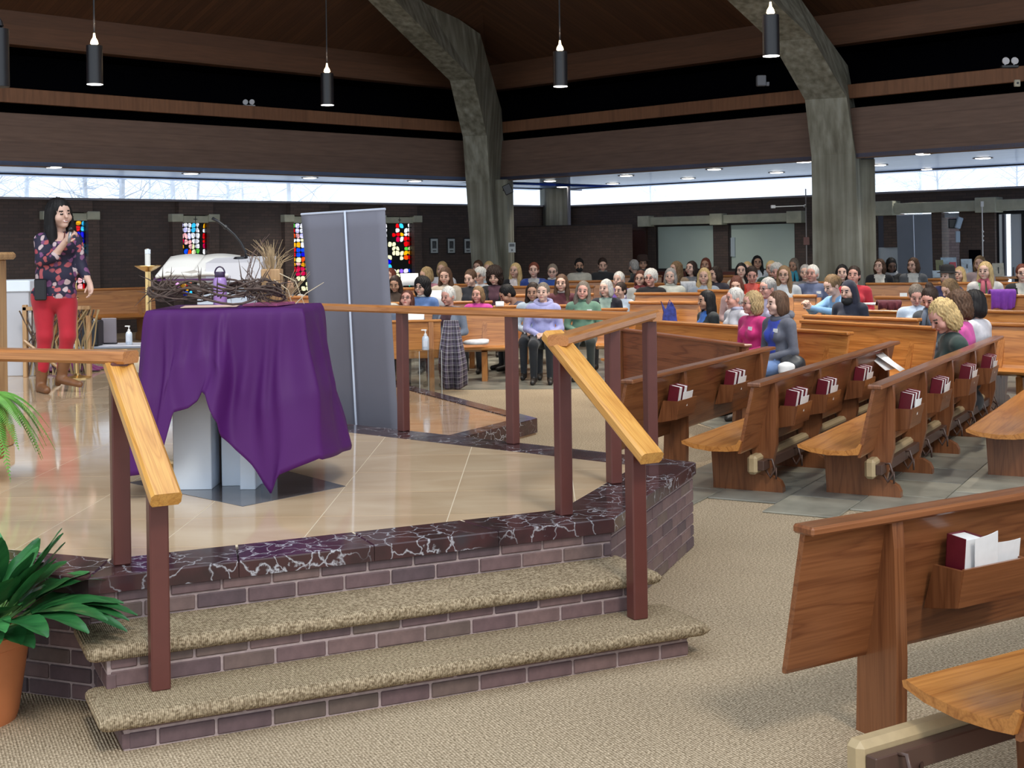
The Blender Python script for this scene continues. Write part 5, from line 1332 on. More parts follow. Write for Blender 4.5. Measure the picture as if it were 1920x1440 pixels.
def setmats(o, mats):
    for sl, m in zip(o.material_slots, mats): sl.link = 'OBJECT'; sl.material = m
TAGME = MB().box(-.032, .032, -.002, .002, -.02, .02).mesh('name_tag', WHITE)
def glasses_mesh():
    mb = MB()
    for x in (-1, 1):
        mb.tube([(x * .031 + .020 * math.cos(t_ * .5236), -.105 + .004 * abs(math.cos(t_ * .5236)), .004 + .016 * math.sin(t_ * .5236)) for t_ in range(13)], .0021, 5, False)
        mb.tube([(x * .051, -.101, .008), (x * .074, -.05, .008), (x * .078, .01, .004)], .002, 5)
    mb.tube([(-.011, -.107, .008), (.011, -.107, .008)], .002, 5); return mb.mesh('glasses', DARKPL)
GLM = glasses_mesh()
def mask_mesh():
    s = SDF((-.09, -.14, -.13), (.09, .05, .02), .008)
    s.ell((0, -.045, -.055), (.066, .075, .058), 0, .01).ell((0, -.03, -.05), (.058, .064, .05), 0, .005, sub=True); s.ell((0, .06, -.05), (.2, .09, .2), 0, .005, sub=True)
    V, Fc, l = s.mesh(); return np_mesh('face_mask', V, Fc, [flat('mask_black', (.008, .008, .010), .8)])
MASK = mask_mesh()
def person(px, py, D, yaw, hy, hp, style, hcol, top, label, inner=None, pose='up', skin='f', trous=None, ex=(), hr=0, sc=None):
    me, hc, Mh = person_mesh(pose, hy, hp, hr, inner is not None)
    Hp = P(px, py, D); s = sc or max(.86, min(1.2, Hp.z / hc[2])); a = R(-yaw)
    off = Matrix.Rotation(a, 3, 'Z') @ Vector((hc[0], hc[1], 0)) * s
    o = bpy.data.objects.new('person', me); COL.objects.link(o)
    o.location = (Hp.x - off.x, Hp.y - off.y, Hp.z - hc[2] * s); o.rotation_euler = (0, 0, a); o.scale = (s, s, s)
    tag(o, label, 'person')
    tp = cloth(top) if isinstance(top, tuple) else top
    setmats(o, [tp, skinmat(skin), cloth(trous) if trous else DEF_TR, LEATHER, (cloth(inner) if isinstance(inner, tuple) else inner) or tp, LIPS[skin], EYE, hairmat(hcol if hcol not in ('white', 'silver', 'blonde') else 'greybrown')])
    HM = Matrix.Translation(Vector(hc)) @ Mh.to_4x4()
    if style:
        hobj = link('veil' if style == 'veil' else 'hair', hair_mesh(style), o, HM); setmats(hobj, [hairmat(hcol) if style != 'veil' else cloth((.012, .014, .032))])
    for e_ in ex:
        k = e_ if isinstance(e_, str) else e_[0]
        if k == 'glasses': link('glasses', GLM, o, HM)
        elif k == 'mask': link('face_mask', MASK, o, HM @ Matrix.Translation((0, 0, e_[1])) if len(e_) == 2 else HM)
        elif k == 'tag':
            zz = .90; yy = -.125 - (0.11 if pose == 'read' else 0)
            link('name_tag', TAGME, o, Matrix.Translation((.085, yy, zz)) @ Matrix.Rotation(R(-8), 4, 'X'))
        elif k == 'scarf':
            q = MB().tube([(.075 * math.cos(t_), .01 + .075 * math.sin(t_), 1.035 + .012 * math.sin(3 * t_)) for t_ in [i * 6.2832 / 20 for i in range(21)]], .036, 8)
            q.tube([(-.03, -.09, 1.03), (-.04, -.135, .92), (-.035, -.14, .78)], [.03, .034, .03], 8); q.tube([(.03, -.09, 1.03), (.045, -.135, .93), (.05, -.14, .82)], [.03, .034, .03], 8)
            q.build('scarf', cloth(e_[1]), o, True)
        elif k == 'collar':
            MB().tube([(.066 * math.cos(t_), .012 + .066 * math.sin(t_), 1.045 - .03 * math.cos(t_ + 1.57) * 0) for t_ in [i * 6.2832 / 20 for i in range(21)]], .02, 8).build('collar', cloth(e_[1]), o, True)
        elif k == 'hood':
            MB().tube([(.10 * math.cos(t_), .035 + .085 * math.sin(t_), 1.03 + .03 * math.sin(t_)) for t_ in [i * 6.2832 / 20 for i in range(21)]], .036, 8).build('hood', cloth(e_[1]), o, True)
        elif k == 'hat':
            q = MB().lathe([(.132, .028), (.128, .036), (.092, .045), (.09, .05), (.088, .105), (.07, .128), (.03, .136), (.002, .137)], 24)
            q.build('hat', flat('hat_%.2f' % e_[1][0], e_[1], .9, var=.15), o, True, M=HM @ Matrix.Translation((0, .012, .025)) @ Matrix.Scale(1.16, 4))
        elif k == 'beard':
            link('beard', MASK, o, HM)
    return o
PEOPLE = [
 # px, py, D, body yaw, head yaw, head pitch, hair, colour, top, label, options
 (731, 518, 24.0, 10, 25, 2, 'long', 'red', (.03, .02, .02), 'pale woman with long reddish hair half hidden by the banner', {}),
 (741, 533, 21.3, 10, 10, 18, 'long', 'darkbrown', (.05, .03, .02), 'woman with long dark hair and brown coat looking down beside the banner', {'skin': 't'}),
 (763, 562, 17.3, 10, 10, -16, 'bangs', 'auburn', (.17, .21, .30), 'woman with auburn bob and glasses tilting her head back', {'ex': ['glasses', ('scarf', (.32, .14, .18))], 'skin': 'r'}),
 (716, 548, 17.4, 10, 10, 0, 'bob', 'brown', (.60, .55, .46), 'woman in a cream sweater mostly hidden by the banner', {}),
 (791, 539, 19.3, 12, 30, 0, 'bouffant', 'black', (.085, .16, .36), 'woman with full black hair in a blue sweater', {'ex': ['glasses', ('collar', (.5, .5, .48))]}),
 (799, 516, 24.0, 20, 60, 10, 'bob', 'sandy', (.34, .15, .20), 'sandy haired person in pink pattern behind the blue sweater', {}),
 (829, 505, 26.4, 10, 15, 5, 'bangs', 'sandy', (.55, .55, .60), 'woman with sandy fringe in a white sweater', {}),
 (835, 518, 21.9, 8, 10, 12, 'long', 'brown', (.45, .38, .30), 'long haired girl in a beige sweater looking down', {}),
 (840, 556, 17.5, 20, 35, 12, 'short', 'white', (.17, .20, .26), 'grey haired woman with a blue grey shawl and plaid blanket', {'inner': (.05, .02, .03), 'skin': 'r', 'trous': (.07, .015, .03)}),
 (882, 522, 21.9, 15, 30, 15, 'pony', 'brown', (.010, .012, .02), 'girl with tied back hair and black top', {'skin': 'p'}),
 (900, 518, 23.5, 8, 20, 0, 'curly', 'white', (.62, .63, .66), 'woman with white curls and glasses in a white top', {'ex': ['glasses']}),
 (896, 502, 27.6, 8, 20, 0, 'bob', 'brown', (.2, .2, .25), 'brown haired woman in the row before the corner rib', {}),
 (916, 504, 27.2, 8, 20, 5, 'bangs', 'blonde', (.42, .52, .62), 'blonde woman in a light blue top before the corner rib', {}),
 (927, 519, 22.0, 8, 12, 14, 'bigcurl', 'darkbrown', (.008, .008, .010), 'person with dark curls in a black cardigan over maroon', {'inner': (.06, .02, .035)}),
 (896, 553, 19.2, 12, 25, 2, 'bangs', 'lightbrown', (.60, .055, .30), 'woman with a brown bob in a bright pink sweater', {'ex': ['tag'], 'skin': 'r'}),
 (951, 552, 19.2, 70, 80, 35, 'short', 'black', (.018, .022, .06), 'dark haired man in a navy jacket bowing his head', {'pose': 'bow', 'skin': 't'}),
 (966, 508, 25.4, 5, 25, 0, 'long', 'blonde', (.012, .012, .016), 'blonde woman with a black jacket over white', {'inner': (.62, .56, .56)}),
 (1001, 507, 25.2, 3, 8, 0, 'short', 'red', (.025, .06, .28), 'woman with short reddish hair in a cobalt blue cardigan', {'inner': (.42, .42, .42), 'skin': 'p'}),
 (1036, 510, 25.0, 3, 8, 5, 'short', 'greybrown', (.03, .08, .33), 'grey haired smiling woman in a blue zip jacket', {'ex': ['glasses', ('collar', (.6, .6, .6))], 'skin': 'p'}),
 (999, 548, 18.2, 5, 10, 8, 'longbang', 'darkbrown', (.45, .52, .60), 'woman with dark fringe in a pale blue pattern top', {'skin': 't'}),
 (1018, 549, 17.6, 5, 15, -2, 'pony', 'greybrown', (.36, .36, .62), 'woman in a lavender hoodie with hands clasped', {'ex': ['tag', ('hood', (.36, .36, .62))], 'trous': (.008, .010, .014), 'skin': 'p'}),
 (1053, 532, 19.9, 4, 12, 0, 'longbang', 'brown', (.075, .012, .020), 'woman with long brown hair in a maroon top', {'ex': [('collar', (.45, .4, .38))]}),
 (1093, 546, 17.9, 5, 8, 2, 'long', 'greybrown', (.13, .24, .17), 'woman with long greying hair in a green pullover', {'ex': ['tag', ('collar', (.10, .17, .13))], 'trous': (.02, .025, .022), 'skin': 'r', 'hr': 6}),
 (1136, 541, 19.3, 12, 35, 2, 'bob', 'silver', (.008, .008, .016), 'silver haired woman in a black vest over plaid', {'inner': (.22, .30, .26), 'skin': 'p'}),
 (1160, 525, 22.0, 12, 30, 0, 'short', 'white', (.14, .07, .30), 'white haired woman in a purple jacket', {'ex': ['tag'], 'skin': 'p'}),
 (1163, 545, 19.9, 10, 40, 5, 'short', 'darkbrown', (.50, .58, .68), 'person in a pale blue shirt behind the silver haired woman', {}),
 (1086, 498, 28.6, 3, 0, 12, 'short', 'black', (.46, .44, .38), 'dark haired man wearing a black face mask', {'ex': ['mask'], 'skin': 't'}),
 (1130, 497, 28.6, 3, 0, 14, 'short', 'darkbrown', (.012, .014, .018), 'person in a dark jacket looking down in the rear pew', {'ex': [('collar', (.22, .21, .2))]}),
 (1188, 500, 28.6, 90, 150, 10, 'short', 'grey', (.012, .012, .018), 'person with grey hair turned away in a black coat', {'ex': ['mask']}),
 (1205, 495, 29.2, 3, 0, 0, 'short', 'darkbrown', (.13, .15, .11), 'person in a brown hat and olive coat before the door', {'ex': [('hat', (.03, .014, .010)), ('scarf', (.06, .065, .07))], 'skin': 't'}),
 (1201, 523, 21.9, 8, 18, 0, 'bob', 'auburn', (.42, .42, .40), 'woman in glasses with a red and black scarf', {'ex': ['glasses', ('scarf', (.16, .02, .025))]}),
 (1220, 522, 21.6, 8, 25, 0, 'curly', 'white', (.010, .009, .012), 'white haired woman with glasses in a black patterned top', {'ex': ['glasses', 'tag'], 'skin': 'r'}),
 (1257, 519, 21.9, 5, 15, 0, 'bob', 'grey', (.62, .62, .54), 'grey haired woman in a cream turtleneck', {'ex': [('collar', (.62, .62, .54))], 'skin': 'p'}),
 (1267, 505, 25.2, 30, 60, 0, 'wavy', 'lightbrown', (.28, .20, .13), 'woman with long light brown hair in a tan coat', {}),
 (1296, 504, 25.4, 12, 40, -6, 'bangs', 'darkbrown', (.014, .018, .040), 'smiling woman with short dark hair in a navy jacket', {'inner': (.25, .25, .26), 'skin': 'p'}),
 (1323, 497, 28.2, 8, 20, 0, 'bob', 'red', (.03, .03, .03), 'woman with reddish hair before the frosted window', {'skin': 't'}),
 (1320, 519, 21.6, 8, 15, 0, 'wavy', 'blonde', (.30, .34, .40), 'woman with long wavy blonde hair in a grey blue top', {'ex': ['tag']}),
 (1341, 515, 23.2, 30, 60, 5, 'wavybob', 'darkbrown', (.045, .040, .055), 'dark haired woman in a dark grey jacket turned aside', {}),
 (1324, 564, 16.1, 70, 75, 6, 'long', 'black', (.012, .016, .018), 'girl with long black hair, dark jacket and blue shirt in profile', {'inner': (.03, .14, .48), 'skin': 't'}),
 (1377, 560, 15.7, 68, 78, 4, 'short', 'silver', (.48, .48, .52), 'silver haired man in a pale grey sweater in profile', {'ex': [('collar', (.42, .42, .55))], 'skin': 'r'}),
 (1381, 535, 19.2, 20, 20, 20, 'bob', 'auburn', (.3, .2, .2), 'person with auburn hair hidden behind the silver haired man', {}),
 (1390, 508, 24.2, 5, 12, 0, 'long', 'black', (.52, .48, .40), 'woman with long black hair in a cream top', {'skin': 'p'}),
 (1401, 505, 25.4, 5, 20, 0, 'short', 'blonde', (.5, .5, .5), 'blonde person behind the woman with long black hair', {}),
 (1410, 516, 21.6, 8, 10, 18, 'pony', 'darkbrown', (.62, .045, .020), 'woman in a bright orange red jacket looking down', {'inner': (.62, .10, .08), 'skin': 'r'}),
 (1420, 493, 28.2, 3, 5, 0, 'long', 'black', (.55, .58, .62), 'dark haired woman in white before the frosted window', {'skin': 't'}),
 (1446, 504, 24.6, 8, 20, 0, 'short', 'blonde', (.02, .05, .04), 'older blond person in a dark green top', {}),
 (1456, 510, 23.4, 8, 20, 8, 'curly', 'silver', (.02, .03, .05), 'silver curly haired person behind the striped sleeve', {'skin': 'r'}),
 (1470, 516, 20.6, 8, 20, 0, 'long', 'lightbrown', (.50, .53, .56), 'woman with straight light brown hair, glasses and striped sleeve', {'ex': ['glasses']}),
 (1489, 498, 27.2, 10, 40, 10, 'longbang', 'greybrown', (.03, .03, .035), 'woman with long dark fringe and a teal scarf', {'ex': [('scarf', (.03, .25, .36))], 'skin': 't'}),
 (1510, 512, 22.6, 8, 20, 0, 'short', 'grey', (.16, .16, .17), 'grey haired woman behind the slate blue jacket', {}),
 (1523, 514, 21.0, 12, 35, 0, 'short', 'white', (.13, .16, .27), 'woman with cropped white hair in a slate blue jacket', {'ex': ['tag', ('collar', (.5, .4, .42))], 'skin': 'r'}),
 (1439, 541, 16.9, 45, 60, 4, 'short', 'grey', (.42, .38, .52), 'grey haired man with glasses behind the magenta sweater', {'ex': ['glasses'], 'skin': 'r'}),
 (1410, 569, 14.1, 62, 78, 0, 'wavybob', 'sandy', (.52, .022, .16), 'woman with curly sandy bob in a magenta sweater in profile', {'ex': ['glasses', 'tag'], 'skin': 'r', 'trous': (.1, .1, .12)}),
 (1457, 570, 13.5, 62, 74, 2, 'bangs', 'brown', (.095, .10, .13), 'woman with a brown bob in a grey and blue hoodie and jeans', {'inner': (.030, .055, .36), 'ex': ['tag', ('hood', (.095, .10, .13))], 'trous': (.12, .20, .40), 'skin': 'p'}),
 (1560, 536, 17.4, 62, 66, 22, 'pony', 'lightbrown', (.24, .44, .70), 'woman in a light blue sweater leaning with clasped hands', {'pose': 'elbows', 'skin': 'p'}),
 (1591, 546, 16.4, 42, 48, 12, 'veil', 'navy', (.010, .013, .030), 'nun in a navy veil and habit with a lowered black mask', {'ex': [('collar', (.55, .57, .66)), ('mask', -.052)], 'skin': 'p'}),
 (1579, 512, 22.4, 10, 15, 0, 'long', 'black', (.02, .02, .02), 'pale woman with long black hair before the thick rib', {'skin': 'p'}),
 (1601, 517, 19.8, 12, 25, -4, 'short', 'darkbrown', (.50, .025, .045), 'woman with short dark hair in a red jacket', {'skin': 'r'}),
 (1649, 500, 25.6, 12, 35, -4, 'wavybob', 'brown', (.010, .010, .014), 'smiling woman with a black cardigan over white', {'inner': (.62, .60, .54), 'skin': 'p'}),
 (1671, 498, 25.8, 3, 0, 22, 'bob', 'black', (.02, .02, .022), 'person bowing a dark head over a grey hood', {'ex': [('hood', (.32, .33, .36))], 'skin': 'd'}),
 (1712, 498, 25.6, 15, 45, 4, 'wavybob', 'brown', (.11, .115, .125), 'woman in a grey jacket over a white printed shirt', {'inner': (.58, .58, .55)}),
 (1776, 519, 20.4, 40, 55, 0, 'bob', 'greybrown', (.022, .022, .085), 'smiling woman in a black brimmed hat and navy jacket', {'ex': [('hat', (.010, .010, .012))], 'skin': 'p'}),
 (1799, 515, 22.8, 20, 40, 0, 'long', 'blonde', (.4, .35, .2), 'blonde person behind the black brimmed hat', {}),
 (1847, 509, 20.2, 15, 38, 0, 'long', 'blonde', (.62, .60, .58), 'woman with long blonde hair in a white cardigan and pink scarf', {'ex': [('scarf', (.40, .09, .13))], 'inner': (.2, .42, .2), 'skin': 'p'}),
 (1837, 495, 24.8, 20, 30, 0, 'bob', 'lightbrown', (.4, .3, .3), 'person behind the woman in the white cardigan', {}),
 (1917, 513, 20.2, 10, 15, 0, 'short', 'red', (.012, .012, .014), 'woman with short red hair and glasses in black and white', {'ex': ['glasses'], 'inner': (.5, .48, .42), 'skin': 'p'}),
 (1718, 554, 15.6, 25, 10, 28, 'short', 'greybrown', (.42, .50, .62), 'grey haired person in pale blue looking down', {'skin': 'r'}),
 (1744, 560, 14.6, 45, 45, 30, 'bun', 'darkbrown', (.06, .07, .085), 'woman with a dark bun and plaid scarf looking down', {'ex': [('scarf', (.07, .09, .13))], 'skin': 'r'}),
 (1781, 543, 16.8, 60, 70, 30, 'bob', 'lightbrown', (.60, .58, .55), 'person with light brown hair bent over behind the bun', {'pose': 'read'}),
 (1795, 574, 12.9, 120, 120, 10, 'wavybob', 'brown', (.62, .09, .36), 'woman with wavy brown hair in a hot pink sweater', {'sc': 1.16}),
 (1824, 571, 13.4, 135, 140, 5, 'bob', 'black', (.55, .55, .60), 'woman with black hair in a pale grey sweater seen from behind', {'sc': 1.12}),
 (1768, 594, 12.6, 92, 74, 32, 'wavybob', 'blonde', (.012, .030, .026), 'blonde woman in a dark green sweater reading a paper', {'pose': 'read', 'skin': 'r', 'trous': (.010, .012, .018), 'sc': 1.28}),
 (548, 536, 22.4, 25, 30, 0, 'long', 'darkbrown', (.20, .20, .21), 'woman with long dark hair in a checked shirt behind the dry grass', {'skin': 't'}),
]
for (px, py, D, yaw, hy, hp, st_, hc_, top, lab, o_) in PEOPLE:
    o_ = dict(o_); kw = {k: v for k, v in o_.items()}
    person(px, py, D, yaw, max(-70, min(70, hy - yaw)), hp, st_, hc_, top, lab, **kw)
# ================================================================== the speaking woman
def speaker():
    B = G(112, 736, PZ); B.y = 12.38; k = F / B.y
    def L(px, py, y): 
        q = P(px, py, B.y + y); return np.array((q.x - B.x, y, q.z - PZ))
    s = SDF((-.40, -.34, -.02), (.46, .36, 1.60), .0115)
    # torso in a loose printed blouse
    s.ell(L(107, 470, .02), (.185, .125, .19), 0, .06); s.ell(L(106, 515, .02), (.195, .13, .18), 0, .06); s.cap(L(80, 447, .0), L(138, 447, .06), .052, .052, 0, .05)
    s.ell(L(112, 462, -.10), (.07, .05, .06), 0, .04); s.ell(L(128, 464, -.06), (.06, .05, .06), 0, .04)
    s.cap(L(104, 440, .03), L(106, 424, .02), .052, .046, 1, .02)
    s.ell(L(102, 548, .02), (.205, .135, .10), 0, .04)
    # arms
    s.cap(L(75, 450, -.01), L(79, 490, -.06), .056, .060, 0, .03); s.cap(L(79, 490, -.06), L(103, 481, -.16), .060, .052, 0, .02)
    s.cap(L(101, 481, -.155), L(126, 449, -.20), .036, .027, 1, .012)
    s.cap(L(143, 452, .07), L(152, 500, .05), .060, .056, 0, .03); s.cap(L(152, 500, .05), L(161, 517, .0), .052, .044, 0, .02)
    s.cap(L(160, 514, .0), L(169, 532, -.05), .032, .025, 1, .01)
    # legs
    s.ell(L(99, 560, .03), (.20, .135, .12), 2, .05)
    s.cap(L(82, 570, .01), L(84, 630, -.02), .105, .072, 2, .03); s.cap(L(84, 630, -.02), L(80, 690, .0), .070, .055, 2, .03)
    s.cap(L(125, 570, .04), L(127, 630, .0), .100, .072, 2, .03); s.cap(L(127, 630, .0), L(118, 690, .05), .070, .055, 2, .03)
    # boots
    s.cap(L(80, 668, .0), L(77, 722, .02), .064, .048, 3, .01); s.cap(L(77, 727, .01), L(88, 732, -.16), .045, .034, 3, .02); s.cap(L(74, 724, .05), L(74, 736, .05), .034, .03, 3, .01)
    s.cap(L(122, 664, .03), L(116, 704, .05), .062, .047, 3, .01); s.cap(L(114, 711, .05), L(150, 721, -.06), .045, .028, 3, .02); s.cap(L(110, 709, .07), L(109, 719, .07), .034, .028, 3, .01)
    V, Fc, lab = s.mesh()
    hs = SDF(L(132, 444, -.22) - .16, L(132, 444, -.22) + .16, .0065); hand_prims(hs, L(124, 452, -.20), (.55, -.25, .75), (.6, .5, -.1), -1, curl=.95)
    V2, F2, l2 = hs.mesh()
    hs = SDF(L(170, 540, -.06) - .16, L(170, 540, -.06) + .16, .0065); hand_prims(hs, L(168, 530, -.045), (.25, -.35, -.9), (-.6, -.6, .1), 1, curl=.4)
    V3, F3, l3 = hs.mesh()
    hc = L(112, 402, -.01); Mh = rotm(R(48), R(2), R(-6)) ; hsc = 1.12
    HV, HF, HL = head_sdf(.006); HVr = (HV @ np.array(Mh).T) * hsc + hc
    o1 = len(V); o2 = o1 + len(V2); o3 = o2 + len(V3)
    Va = np.concatenate([V, V2, V3, HVr]); Fa = np.concatenate([Fc, F2 + o1, F3 + o2, HF + o3]); La = np.concatenate([lab, l2, l3, HL])
    hv_ = HV; hl_ = La[o3:]; hl_[(((hv_[:, 0]) / .017) ** 2 + ((hv_[:, 2] + .056) / .0055) ** 2 < 1) & (hv_[:, 1] < -.06)] = 4; La[o3:] = hl_
    m = (La == 0) & (Va[:, 2] > L(100, 452, 0)[2]) & (np.abs(Va[:, 0] - L(110, 0, 0)[0]) < .045) & (Va[:, 1] < -.02); La[m] = 1
    mi = np.sort(La[Fa], axis=1)[:, 2]
    m_, t, b = nt('floral_blouse')
    v = coords(t, (1, 1, 1)); n = N(t, 'ShaderNodeTexNoise', Scale=6.0, Detail=2.0); t.links.new(v, n.inputs['Vector'])
    ad = N(t, 'ShaderNodeVectorMath', operation='ADD'); sc_ = N(t, 'ShaderNodeVectorMath', operation='SCALE'); t.links.new(n.outputs['Color'], sc_.inputs[0]); sc_.inputs['Scale'].default_value = .11
    t.links.new(v, ad.inputs[0]); t.links.new(sc_.outputs[0], ad.inputs[1])
    vo = N(t, 'ShaderNodeTexVoronoi', Scale=19.0); t.links.new(ad.outputs[0], vo.inputs['Vector'])
    sp = t.nodes.new('ShaderNodeSeparateColor'); t.links.new(vo.outputs['Color'], sp.inputs[0])
    navy = (.012, .010, .035)
    pet = ramp(t, sp.outputs[0], [(0.0, navy), (0.30, navy), (0.31, (.42, .085, .10)), (0.55, (.34, .05, .07)), (0.56, (.52, .40, .42)), (0.72, (.55, .50, .52)), (0.73, (.18, .06, .16)), (1.0, (.09, .10, .14))])
    for e_ in [x for x in t.nodes if x.type == 'VALTORGB'][-1:]: e_.color_ramp.interpolation = 'CONSTANT'
    msk = ramp(t, vo.outputs['Distance'], [(0.50, (1, 1, 1)), (0.60, (0, 0, 0))])
    setc(t, b, mixc(t, msk, navy, pet)); b.inputs['Roughness'].default_value = .7
    RED_ = flat('red_trousers', (.42, .006, .022), .75, var=.08, vs_=10, sheen=.2); BOOT = flat('tan_boot', (.19, .080, .032), .5, var=.2, vs_=14, bmp=.15)
    me = np_mesh('person_body', Va, Fa, [m_, skinmat('p'), RED_, BOOT, WHITE, LIPS['p'], EYE, hairmat('darkbrown')], mi)
    o = bpy.data.objects.new('person', me); COL.objects.link(o); o.location = (B.x, B.y, PZ)
    tag(o, 'standing woman in a floral blouse and red trousers speaking into a microphone', 'person')
    HM = Matrix.Translation(Vector(hc)) @ Mh.to_4x4() @ Matrix.Scale(hsc, 4)
    V_, F_ = hair_sdf('long'); V_ = V_ * np.array((1.10, 1.06, 1.04)); hm = np_mesh('hair', V_, F_, [hairmat('black')]); link('hair', hm, o, HM)
    MB().tube([L(101, 432, -.03), L(104, 450, -.10), L(113, 458, -.14), L(120, 448, -.10), L(122, 434, -.02)], .006, 6).build('necklace', flat('necklace', (.16, .05, .04), .4), o, True)
    MB().box(-.055, .055, -.02, .02, -.10, .10, .012).build('belt_pack', DARKPL, o, M=Matrix.Translation(Vector(L(76, 543, -.15))))
    mic = empty('handheld_microphone', Vector((B.x, B.y, PZ)) + Vector(L(131, 446, -.245))); tag(mic, 'black handheld microphone in the speaking woman\'s hand', 'microphone')
    a = Vector(L(129, 456, -.245) - L(131, 446, -.245)); b2 = Vector(L(134, 427, -.235) - L(131, 446, -.245))
    MB().tube([a, b2.lerp(a, .25)], [.013, .017], 12).build('body', flat('mic_grey', (.30, .30, .32), .35, .6), mic, True)
    MB().tube([b2.lerp(a, .25), b2.lerp(a, .12), b2, b2 + (b2 - a) * .05], [.019, .026, .024, .012], 12).build('grille', DARKPL, mic, True)
    return o
speaker()
# ================================================================== props on the platform, left side
pil = empty('oak_pillar', (-3.62, 8.80, PZ)); tag(pil, 'pale oak pillar with a moulded collar beside the fern', 'pillar')
zc = P(27, 487, 8.6).z - PZ; zt_ = P(10, 258, 8.6).z - PZ; hw = .205
MB().box(-hw, hw, -hw, hw, .0, zc, .008).build('lower_shaft', PALEZ, pil); MB().box(-hw - .03, hw + .03, -hw - .03, hw + .03, 0, .14, .01).build('plinth', PALEZ, pil)
MB().box(-hw - .05, hw + .05, -hw - .05, hw + .05, zc, zc + .05, .016).build('collar', PALEZ, pil); MB().box(-.15, .15, -.15, .15, zc + .05, zt_, .008).build('upper_shaft', PALEZ, pil)
MB().box(-.185, .185, -.185, .185, zt_, zt_ + .03, .01).build('cap', PALEZ, pil)
for x in (-.10, .0, .10): MB().box(x - .012, x + .012, -hw - .006, -hw, .16, zc - .02, .003).build('reed', PALEZ, pil)
pd = empty('stone_pedestal', (-5.36, 14.3, PZ)); tag(pd, 'tall white stone pedestal behind the speaking woman', 'pedestal')
zp = P(40, 526, 14.0).z - PZ
MB().box(-.30, .27, -.28, .3, 0, zp - .12, .006).build('shaft', flat('pale_stone', (.50, .51, .56), .45, var=.05, vs_=3), pd); MB().box(-.32, .29, -.30, .32, zp - .12, zp, .01).build('head', WHITESTONE, pd)
MB().box(.27, .315, -.28, .3, 0.0, zp * .66, .004).build('side_panel', WHITE, pd)
# black monitor speaker, grey board, sanitizer table
sp_ = empty('floor_monitor', (P(170, 646, 18.2).x, 18.2, 0)); zs = P(170, 601, 18.2).z; zb_ = P(170, 648, 18.2).z
tag(sp_, 'black loudspeaker box on a small table behind the red trousers', 'loudspeaker'); sp_.location.z = zb_
MB().box(-.14, .14, -.12, .14, 0, zs - zb_, .015).build('cabinet', DARKPL, sp_); MB().box(-.125, .125, -.128, -.118, .02, zs - zb_ - .02, .004).build('grille', flat('grille_blue', (.010, .014, .022), .6), sp_)
MB().tube([(-.05, 0, zs - zb_), (-.05, 0, zs - zb_ + .03), (.05, 0, zs - zb_ + .03), (.05, 0, zs - zb_)], .008, 6).build('handle', CHROME, sp_)
tb_ = empty('side_table', (P(205, 660, 18.4).x, 18.4, 0)); tag(tb_, 'low grey table carrying the loudspeaker and a sanitizer bottle', 'table')
MB().box(-.55, .62, -.3, .3, zb_ - .04, zb_, .008).build('table_top', flat('grey_laminate', (.26, .28, .34), .4), tb_)
for x in (-.5, .57):
    for y in (-.25, .25): MB().box(x - .02, x + .02, y - .02, y + .02, 0, zb_ - .04).build('leg', CHROME, tb_)
gb = empty('grey_board', (P(205, 645, 18.45).x, 18.45, zb_)); tag(gb, 'flat grey board standing beside the black loudspeaker', 'board')
MB().box(-.10, .10, -.02, .02, 0, .36, .004).build('panel', flat('grey_board', (.20, .18, .21), .7), gb); MB().box(-.1, .1, -.04, .05, 0, .02).build('foot', DARKPL, gb)
sanitizer(242, 646, 18.3, 'hand sanitizer pump bottle on the low grey table', 37).location.z = zb_
# brass processional candle pole and purple cloth on the floor
cp = empty('candle_pole', (P(145, 700, 13.7).x, 13.7, PZ)); tag(cp, 'slim brass pole with a round foot behind the speaking woman', 'pole')
MB().tube([(0, 0, .02), (-.01, 0, P(141, 530, 13.7).z - PZ)], .018, 10).build('shaft', BRASS, cp); MB().lathe([(.14, 0), (.14, .012), (.04, .03), (.02, .05)], 20).build('foot', BRASS, cp)
MB().lathe([(.02, 0), (.034, .012), (.034, .022), (.02, .034)], 12, (-.006, 0, .80)).build('knop', BRASS, cp)
pc_ = empty('purple_cloth', G(122, 696, PZ)); 
rs = random.Random(4)
def pfn(u_, v_):
    x = -.40 + .80 * u_; y = -.14 + .30 * v_
    h_ = .02 + .13 * max(0, math.sin(math.pi * v_)) * (math.sin(math.pi * u_) ** .5) * (0.55 + .45 * math.sin(9 * u_ + 5 * v_)) + .06 * math.exp(-((u_ - .82) / .08) ** 2) * math.sin(math.pi * v_)
    return (x + .02 * math.sin(11 * v_), y + .03 * math.sin(13 * u_), max(.004, h_))
o = MB().grid(pfn, 40, 14).build('fabric', flat('magenta_satin', (.18, .012, .12), .35, sheen=.3), pc_, True); tag(pc_, 'crumpled magenta purple cloth on the marble behind the boots', 'cloth')
s_ = o.modifiers.new('s', 'SOLIDIFY'); s_.thickness = .006
